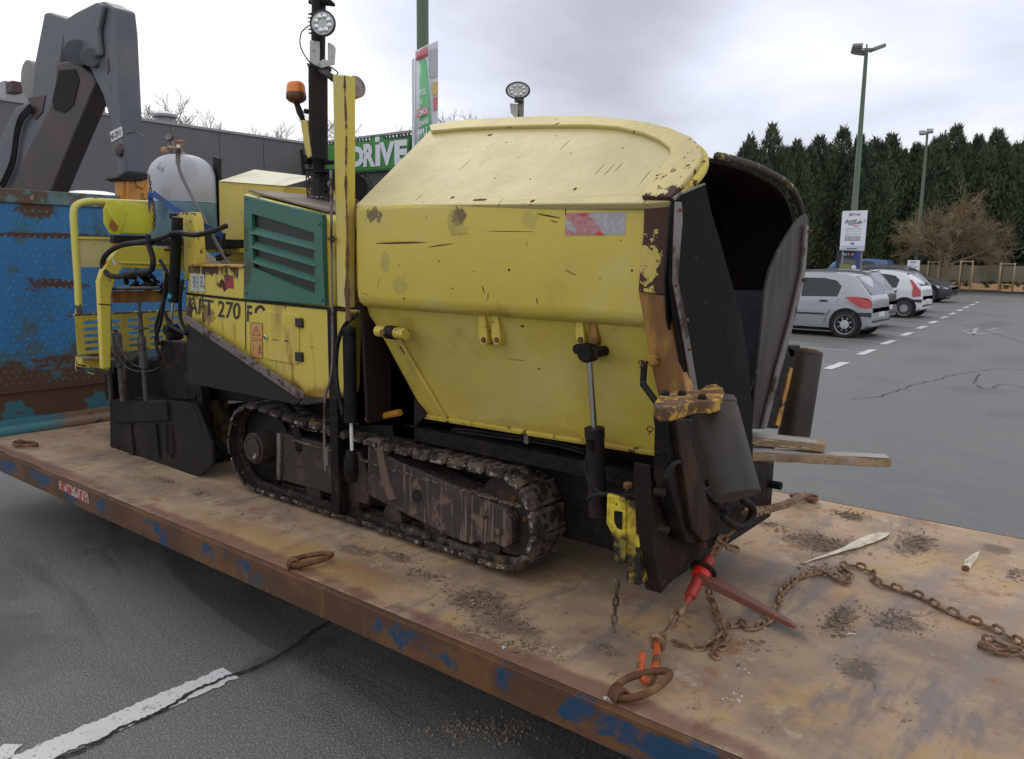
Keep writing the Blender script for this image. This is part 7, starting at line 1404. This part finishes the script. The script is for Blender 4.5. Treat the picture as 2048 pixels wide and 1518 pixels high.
obj('leaves', mb, m_hedge, hd_); obj('stems', MB().bx(a.x + .1, a.x + 3.8, a.y - .4, a.y + .5, 0, 2.4), m_core, hd_)

def branchy(seed, h, spread, levels, kids, r0, trunk_t, up=.35, twist=.5, minr=.006, dens=1.0, ang=(.35, .95)):
    rg = random.Random(seed); mb = MB(); tw = MB()
    def grow(p, d, l, r, lv):
        pts = [p]; dd = d.copy(); n = 4 if lv < levels - 1 else 3
        for i in range(n):
            dd = (dd + Vector((rg.gauss(0, twist * .3), rg.gauss(0, twist * .3), rg.gauss(0, twist * .2) + up * .25))).normalized(); pts.append(pts[-1] + dd * (l / n))
        r1 = max(minr * .7, r * .45); (mb if lv < 3 else tw).tube(pts, [r + (r1 - r) * i / n for i in range(n + 1)], 6 if lv < 2 else 3, cap=False)
        if lv >= levels: return
        k = int(kids[lv] * dens)
        for i in range(k):
            t = trunk_t + (1 - trunk_t) * (i + rg.random()) / k if lv == 0 else .25 + .75 * (i + rg.random()) / k
            j = min(int(t * n), n - 1); q = pts[j].lerp(pts[j + 1], t * n - j); ax = (pts[j + 1] - pts[j]).normalized()
            sd = ax.cross(Vector((rg.gauss(0, 1), rg.gauss(0, 1), rg.gauss(0, 1)))).normalized(); a_ = rg.uniform(*ang)
            grow(q, (ax * math.cos(a_) + sd * math.sin(a_)).normalized(), l * spread * rg.uniform(.6, 1.1), max(minr, r * rg.uniform(.4, .6)), lv + 1)
    grow(Vector((0, 0, 0)), Vector((0, 0, 1)), h, r0, 0); return mb, tw
m_btw = mat('brown_bare_twigs', (.22, .155, .085), .85, layers=[dict(scale=.8, lo=.45, hi=.6, col=(.24, .21, .12))])
m_btr = mat('pale_brown_trunk', (.20, .155, .10), .85, layers=[dict(scale=6, lo=.5, hi=.65, col=(.13, .10, .06))])
# the bare brown tree at the far end of the aisle
a = D(1886, 560, 49); bt = thing('bare_tree', (a.x, a.y, 0), 'spreading bare brown tree in front of the conifers at the far end of the aisle', 'tree')
rgb = random.Random(5); mb = MB(); tw = MB()
def limb(p, d, l, r, lv, lvmax=5):
    n = 4; pts = [p]; dd = d.copy()
    for i in range(n): dd = (dd + Vector((rgb.gauss(0, .16), rgb.gauss(0, .16), rgb.gauss(.02, .12)))).normalized(); pts.append(pts[-1] + dd * (l / n))
    (mb if lv < 2 else tw).tube(pts, [r * (1 - .55 * i / n) for i in range(n + 1)], 6 if lv < 2 else 3, cap=False)
    if lv >= lvmax: return
    for i in range((5, 6, 6, 5, 4)[lv]):
        t = .3 + .7 * (i + rgb.random()) / 5; t = min(t, .99); j = min(int(t * n), n - 1); q = pts[j].lerp(pts[j + 1], t * n - j); ax = (pts[j + 1] - pts[j]).normalized(); sd = ax.cross(Vector((rgb.gauss(0, 1), rgb.gauss(0, 1), rgb.gauss(0, 1)))).normalized(); an = rgb.uniform(.4, .95)
        limb(q, (ax * math.cos(an) + sd * math.sin(an)).normalized(), l * rgb.uniform(.48, .74), max(.009, r * .45), lv + 1, lvmax)
mb.tube([(0, 0, -.1), (.02, 0, .6), (-.05, 0, 1.2), (.1, 0, 1.7)], [.30, .24, .22, .20], 10)
for dx, dy, dz, l, r in [(-.95, .1, .45, 2.3, .16), (-.5, -.3, .9, 2.2, .13), (.75, .1, .7, 2.3, .14), (.2, .4, 1, 2.2, .12), (.95, -.1, .35, 2.2, .11), (-.2, -.5, .8, 2.0, .10), (-.9, -.2, .75, 2.3, .11), (.45, -.3, .95, 2.2, .10)]:
    limb(Vector((.02, 0, 1.3 + .3 * rgb.random())), (RT * dx * .45 + Vector((0, 0, dz * 1.5)) + FW * dy).normalized(), l * 1.02, r, 0, 4)
obj('trunk', MB().add([v + Vector(bt.location) for v in mb.v], mb.f), m_btr, bt, smooth=True)
obj('twigs', MB().add([v + Vector(bt.location) for v in tw.v], tw.f), m_btw, bt)
# pale bare trees behind the building
m_grt = mat('pale_grey_twigs', (.27, .24, .22), .9)
vm = []
for s in (1, 2):
    t1_, t2_ = branchy(s, 8.5, .50, 4, (14, 10, 8, 6), .14, .25, up=.6, twist=.4, minr=.010, ang=(.45, 1.0)); t1_.add(t2_.v, t2_.f)
    me = bpy.data.meshes.new('trunk_and_branches'); me.from_pydata([tuple(v) for v in t1_.v], [], t1_.f); me.materials.append(m_grt); vm.append((me, max(v.z for v in t1_.v)))
for i, (x_, y_, dep_, lab) in enumerate([(302, 200, 52, 'bare tree top above the grey roof, just right of the lifting arm'), (338, 192, 54, 'tallest bare tree top above the grey roof beside the round vent'), (378, 222, 55, 'lower bare tree top at the right end of the left group above the roof'),
        (574, 238, 50, 'bare tree top above the building corner, left of the orange beacon'), (600, 222, 53, 'bare tree top directly behind the orange beacon'), (662, 250, 50, 'bare tree top between the exhaust and the yellow mast'), (728, 232, 48, 'bare tree top just right of the grey horn'), (770, 246, 50, 'bare tree top between the horn and the advertising panels'), (806, 252, 52, 'bare tree top just left of the advertising panels'),
        (940, 222, 60, 'left half of the fine bare crown above the hopper'), (968, 224, 62, 'right half of the fine bare crown above the hopper')]):
    a = D(x_, 500, dep_); tz = D(x_, y_, dep_).z; o = thing('bare_tree', (a.x, a.y, 0), lab, 'tree', 'bare trees behind the building', rz=i * 1.3)
    c = bpy.data.objects.new('crown', vm[i % 2][0]); COL.objects.link(c); c.parent = o; k_ = tz / vm[i % 2][1]; c.scale = (k_ * 1.0, k_ * 1.0, k_)

# ------------------------------------------------------------------ cars
m_tyre = mat('tyre_rubber', (.018, .018, .019), .8); m_wrim = mat('wheel_trim_silver', (.52, .53, .55), .35, .6); m_arch = mat('wheel_arch_black', (.006, .006, .006), .9)
m_redl = mat('rear_lamp_red', (.42, .012, .015), .15, coat=.6); m_clear = mat('clear_lamp', (.55, .55, .56), .12, coat=.6); m_plate = mat('number_plate_white', (.66, .66, .66), .5); m_trimb = mat('bumper_strip_black', (.03, .032, .036), .55)
def car(name, x_rear, y_near, L_, W_, H_, paint, label, dirn=-1, belt=.92, prof=None, whl=.31, wx=(.72, .82), strip=True, lamp='low', cat='car', glassc=None, spokes=8, dark_trim=False):
    """x_rear: rear end; the nose points along dirn"""
    o = thing(name, (x_rear + dirn * L_ / 2, y_near + W_ / 2, 0), label, cat, 'cars parked in the bays')
    prof = prof or [(0, .62), (.02, .92), (.10, 1.02), (.30, 1.30), (.50, H_ - .07), (.85, H_ - .01), (1.4, H_), (2.1, H_ - .03), (2.45, H_ - .12), (3.05, 1.02), (3.2, .97), (3.8, .84), (4.1, .70), (L_, .52)]
    def ztop(x):
        for (a, za), (b, zb) in zip(prof, prof[1:]):
            if a <= x <= b: t = (x - a) / (b - a + 1e-9); return za + (zb - za) * t
        return prof[-1][1]
    yc = y_near + W_ / 2
    def hw(x, z):
        e = 1.0
        if x < .5: e = 1 - .15 * ((.5 - x) / .5) ** 2
        if x > L_ - .8: e = 1 - .22 * ((x - L_ + .8) / .8) ** 2
        w0 = W_ / 2 * e
        if z < .35: return w0 * (1 - .10 * (.35 - z) / .35)
        if z <= belt: return w0 * (1 - .03 * ((z - .55) / .4) ** 2)
        return w0 * (.97 - .30 * (z - belt) / (H_ - belt) * .75)
    xs = sorted(set([0, .02, .05, .10, .18, .3, .4, .5, .65, .85, 1.1, 1.4, 1.7, 2.1, 2.45, 2.7, 3.05, 3.2, 3.5, L_ - .4, L_ - .2, L_ - .08, L_]) | set(p_[0] for p_ in prof)); xs = [x for x in xs if x <= L_]
    vs = []; NR = 12
    for x in xs:
        zt = ztop(x); zb_ = .22 if .12 < x < L_ - .15 else .30
        zz = [zb_, .35, .50, .70, min(.86, zt - .02), min(belt, zt - .01)]
        if zt > belt + .05: up_ = [belt + (zt - belt) * f for f in (.45, .85)]
        else: up_ = [zt - .006, zt - .003]
        zz += up_; ring = [(hw(x, z) , z) for z in zz]; wl = ring[-1][0]
        ring += [(wl * .92, zt - (.012 if zt > belt + .05 else 0)), (wl * .6, zt), (0, zt + .008)]
        full = [(-w__, z) for w__, z in ring] + [(w__, z) for w__, z in ring[-2::-1]]
        for w__, z in full: vs.append((x_rear + dirn * x, yc + w__, z))
    m_ = len(full); fs = [(i * m_ + k, i * m_ + k + 1, (i + 1) * m_ + k + 1, (i + 1) * m_ + k) for i in range(len(xs) - 1) for k in range(m_ - 1)]
    fs += [tuple(range(m_)), tuple((len(xs) - 1) * m_ + k for k in range(m_))] + [(i * m_, (i + 1) * m_, (i + 1) * m_ + m_ - 1, i * m_ + m_ - 1) for i in range(len(xs) - 1)]
    b = obj('body', MB().add(vs, fs), paint, o, smooth=38)
    bmq = bmesh.new(); bmq.from_mesh(b.data); bmesh.ops.recalc_face_normals(bmq, faces=bmq.faces); bmq.to_mesh(b.data); bmq.free()
    def sw(pts, nm, m, side=-1, off=.006, par=b, th=0):
        v_ = [Vector((x_rear + dirn * x, yc + side * (hw(x, z) + off), z)) for x, z in pts]; v2 = [p_ + Vector((0, -side * .03, 0)) for p_ in v_]; n = len(pts)
        return obj(nm, MB().add(v_ + v2, [tuple(range(n))] + [(i, (i + 1) % n, n + (i + 1) % n, n + i) for i in range(n)]), m, par)
    xr, xf = .62, prof[-5][0] - .12 if len(prof) > 5 else 2.9
    zr = H_ - .14
    for side in (-1, 1):
        sw([(.78, belt + .03), (1.62, belt + .01), (1.62, zr), (1.15, zr), (.86, zr - .05), (.72, zr - .18)], 'side_window', m_glassd, side)
        sw([(1.70, belt + .01), (2.72, belt - .02), (2.60, belt + .08), (2.24, zr - .03), (2.05, zr), (1.70, zr)], 'side_window', m_glassd, side)
        for xs_ in (1.66,): sw([(xs_ - .006, .35), (xs_ + .006, .35), (xs_ + .006, belt), (xs_ - .006, belt)], 'door_seam', m_trimb, side, .003)
        sw([(.72, belt - .02), (.735, belt - .02), (.98, .55), (1.05, .34), (1.035, .34), (.965, .54)], 'door_seam', m_trimb, side, .003)
        for xh in (.98, 1.95): sw([(xh, belt - .10), (xh + .19, belt - .10), (xh + .19, belt - .065), (xh + .10, belt - .05), (xh, belt - .065)], 'door_handle', m_trimb if not dark_trim else paint, side, .025)
        if strip: sw([(1.06, .56), (2.9, .54), (2.9, .50), (1.0, .52)], 'side_strip', m_trimb, side, .018)
        if strip: sw([(.02, .60), (.42, .60), (.40, .52), (.02, .50)], 'bumper_strip', m_trimb, side, .022)
        if lamp == 'low': sw([(.02, .72), (.03, .86), (.12, .93), (.36, .96), (.60, .95), (.50, .87), (.34, .76), (.16, .70)], 'rear_lamp', m_redl, side, .035)
        elif lamp == 'tall': sw([(.06, .70), (.28, .68), (.30, .80), (.30, 1.0), (.42, 1.22), (.34, 1.2), (.18, 1.0), (.07, .88)], 'rear_lamp', m_redl, side, .03)
        elif lamp == 'thin': sw([(.02, .92), (.30, .96), (.30, .99), (.03, .97)], 'rear_lamp', m_redl, side, .012)
        sw([(L_ - .55, .66), (L_ - .12, .60), (L_ - .12, .66), (L_ - .30, .72), (L_ - .62, .78)], 'headlight', m_clear, side, .012)
        mx_ = x_rear + dirn * 2.75; obj('mirror', MB().box((mx_, yc + side * (W_ / 2 + .06), belt + .06), (.16, .16, .13)), paint if not strip else m_trimb, b, bevel=.03)
        for xw in (wx[0], L_ - wx[1]):
            wxx = x_rear + dirn * xw; yo = yc + side * (W_ / 2 - .005)
            obj('wheel_arch', MB().lathe((wxx, yo + side * .010, whl + .02), (0, -side, 0), [(whl + .045, 0), (whl + .045, .25)], 30), m_arch, b, smooth=40)
            wh = obj('wheel', MB().lathe((wxx, yo + side * .02, whl), (0, -side, 0), [(whl * .66, 0), (whl * .93, .0), (whl, .03), (whl, .17), (whl * .93, .2)], 30), m_tyre, b, smooth=40)
            obj('rim', MB().lathe((wxx, yo + side * .026, whl), (0, -side, 0), [(.02, -.004), (whl * .3, -.004), (whl * .66, .012), (whl * .72, .0), (whl * .72, .012)], 30), m_wrim, wh, smooth=40)
            mh = MB()
            for k in range(spokes):
                an = 2 * math.pi * k / spokes; R = Matrix.Rotation(an, 3, 'Y'); hc = Vector((wxx, yo + side * .029, whl))
                if spokes <= 8: pp_ = [(-.036, .095), (-.020, .085), (.020, .085), (.036, .095), (.048, .15), (.03, .172), (-.03, .172), (-.048, .15)]
                else: pp_ = [(-.014, .11), (.014, .11), (.022, .18), (-.022, .18)]
                mh.prism([hc + R @ Vector((u * whl / .31, 0, v * whl / .31)) for u, v in pp_], (0, side * -.003, 0))
            obj('rim_openings', mh, m_arch, wh)
    # panes across the car
    def across(x0, x1, f0, f1, nm, m, off=.010, grow=.84):
        q = []
        for x, s in ((x0, -1), (x0, 1), (x1, 1), (x1, -1)):
            z = ztop(x); t = Vector((ztop(x + .02) - ztop(x - .02), 0, -.04)); nrm = Vector((-(ztop(x1) - ztop(x0)) * dirn, 0, (x1 - x0))).normalized()
            if nrm.z < 0: nrm = -nrm
            wz = hw(x, z) * grow; q.append(Vector((x_rear + dirn * x, yc + s * wz, z)) + nrm * off)
        return obj(nm, MB().add(q, [(0, 1, 2, 3)]), m, b)
    hx = [p_ for p_ in prof if p_[1] > 1.0]
    across(prof[2][0] + .02, prof[4][0] - .03, 0, 0, 'rear_window', m_glassd)
    ki = max(i for i, p_ in enumerate(prof) if p_[1] > H_ - .2); across(prof[ki][0] + .04, prof[ki + 1][0] - .04, 0, 0, 'windscreen', m_glassd)
    obj('number_plate', MB().box((x_rear - dirn * .012, yc, .55), (.02, .5, .11)), m_plate, b)
    obj('rear_badge', MB().box((x_rear - dirn * .002 + dirn * .04, yc, .86), (.02, .09, .09)), m_wrim, b)
    obj('bumper_lip', MB().box((x_rear - dirn * .01, yc, .40), (.05, W_ * .82, .05)), m_trimb, b, bevel=.01)
    obj('underbody', MB().bx(min(x_rear + dirn * .3, x_rear + dirn * (L_ - .3)), max(x_rear + dirn * .3, x_rear + dirn * (L_ - .3)), y_near + .12, y_near + W_ - .12, .14, .30), m_arch, b)
    return o, b, yc
def carpaint(n, c, metal=.35): return mat(n, c, .32, metal, coat=.7, layers=[dict(scale=2.5, lo=.5, hi=.8, col=tuple(v * .88 for v in c))])
pS = carpaint('silver_car_paint', (.36, .37, .40)); pG = carpaint('dark_grey_metallic', (.075, .078, .085)); pW = carpaint('white_car_paint', (.70, .71, .74), 0.0); pD = carpaint('graphite_car_paint', (.045, .047, .055)); pB = carpaint('blue_van_paint', (.03, .10, .26), 0.0)
hatch = lambda H, L: [(0, .60), (.03, .90), (.07, .98), (.42, H - .12), (.50, H - .06), (.9, H - .01), (1.5, H), (2.2, H - .04), (2.45, H - .12), (3.15, 1.02), (3.3, .97), (L - .45, .84), (L - .15, .70), (L, .52)]
o, b, yc = car('parked_car', -4.92, 19.25, 4.2, 1.73, 1.51, pS, 'silver hatchback parked nearest, its nose hidden behind the hopper mouth', prof=hatch(1.51, 4.2), wx=(.56, .80), whl=.315)
obj('aerial', MB().tube([(-5.25, yc, 1.50), (-5.02, yc, 1.56)], .008, 6), m_trimb, b)
car('parked_car', -5.55, 22.6, 4.3, 1.80, 1.56, pG, 'dark grey hatchback with a roof spoiler between the silver and white cars', prof=hatch(1.56, 4.3), strip=False, lamp='thin', whl=.33, dark_trim=True)
car('parked_car', -5.62, 27.75, 3.85, 1.67, 1.52, pW, 'white small hatchback with round-edged roof, third car along the row', prof=[(0, .58), (.03, .88), (.08, 1.0), (.40, 1.30), (.62, 1.43), (1.0, 1.50), (1.5, 1.52), (2.0, 1.47), (2.3, 1.38), (2.95, 1.05), (3.1, .98), (3.5, .84), (3.72, .68), (3.85, .5)], wx=(.50, .72), lamp='tall', spokes=14, whl=.30)
car('parked_car', -6.35, 31.4, 3.9, 1.68, 1.50, pG, 'grey car almost hidden behind the white hatchback, only its rear corner showing', prof=hatch(1.50, 3.9), wx=(.66, .74), whl=.3)
car('parked_car', -11.5, 39.6, 4.6, 1.88, 1.66, pD, 'dark graphite estate car farthest along the row, nose pointing at the aisle', dirn=1, prof=[(0, .65), (.03, 1.0), (.08, 1.08), (.35, 1.45), (.48, 1.56), (1.0, 1.64), (1.7, 1.66), (2.4, 1.60), (2.7, 1.50), (3.35, 1.12), (3.5, 1.07), (4.15, .95), (4.45, .78), (4.6, .6)], strip=False, lamp='thin', whl=.36, wx=(.85, .88), belt=1.02, spokes=10, dark_trim=True)
a = D(1738, 560, 44); car('parked_van', a.x + .95, a.y, 4.4, 1.85, 1.95, pB, 'blue van far behind, only its windowed rear top showing right of the totem sign', prof=[(0, .65), (.03, 1.0), (.06, 1.15), (.12, 1.75), (.2, 1.88), (1.0, 1.94), (1.7, 1.95), (2.6, 1.92), (2.9, 1.80), (3.5, 1.15), (3.7, 1.08), (4.1, .98), (4.3, .8), (4.4, .6)], strip=False, lamp='tall', cat='van', belt=1.12, dark_trim=True)
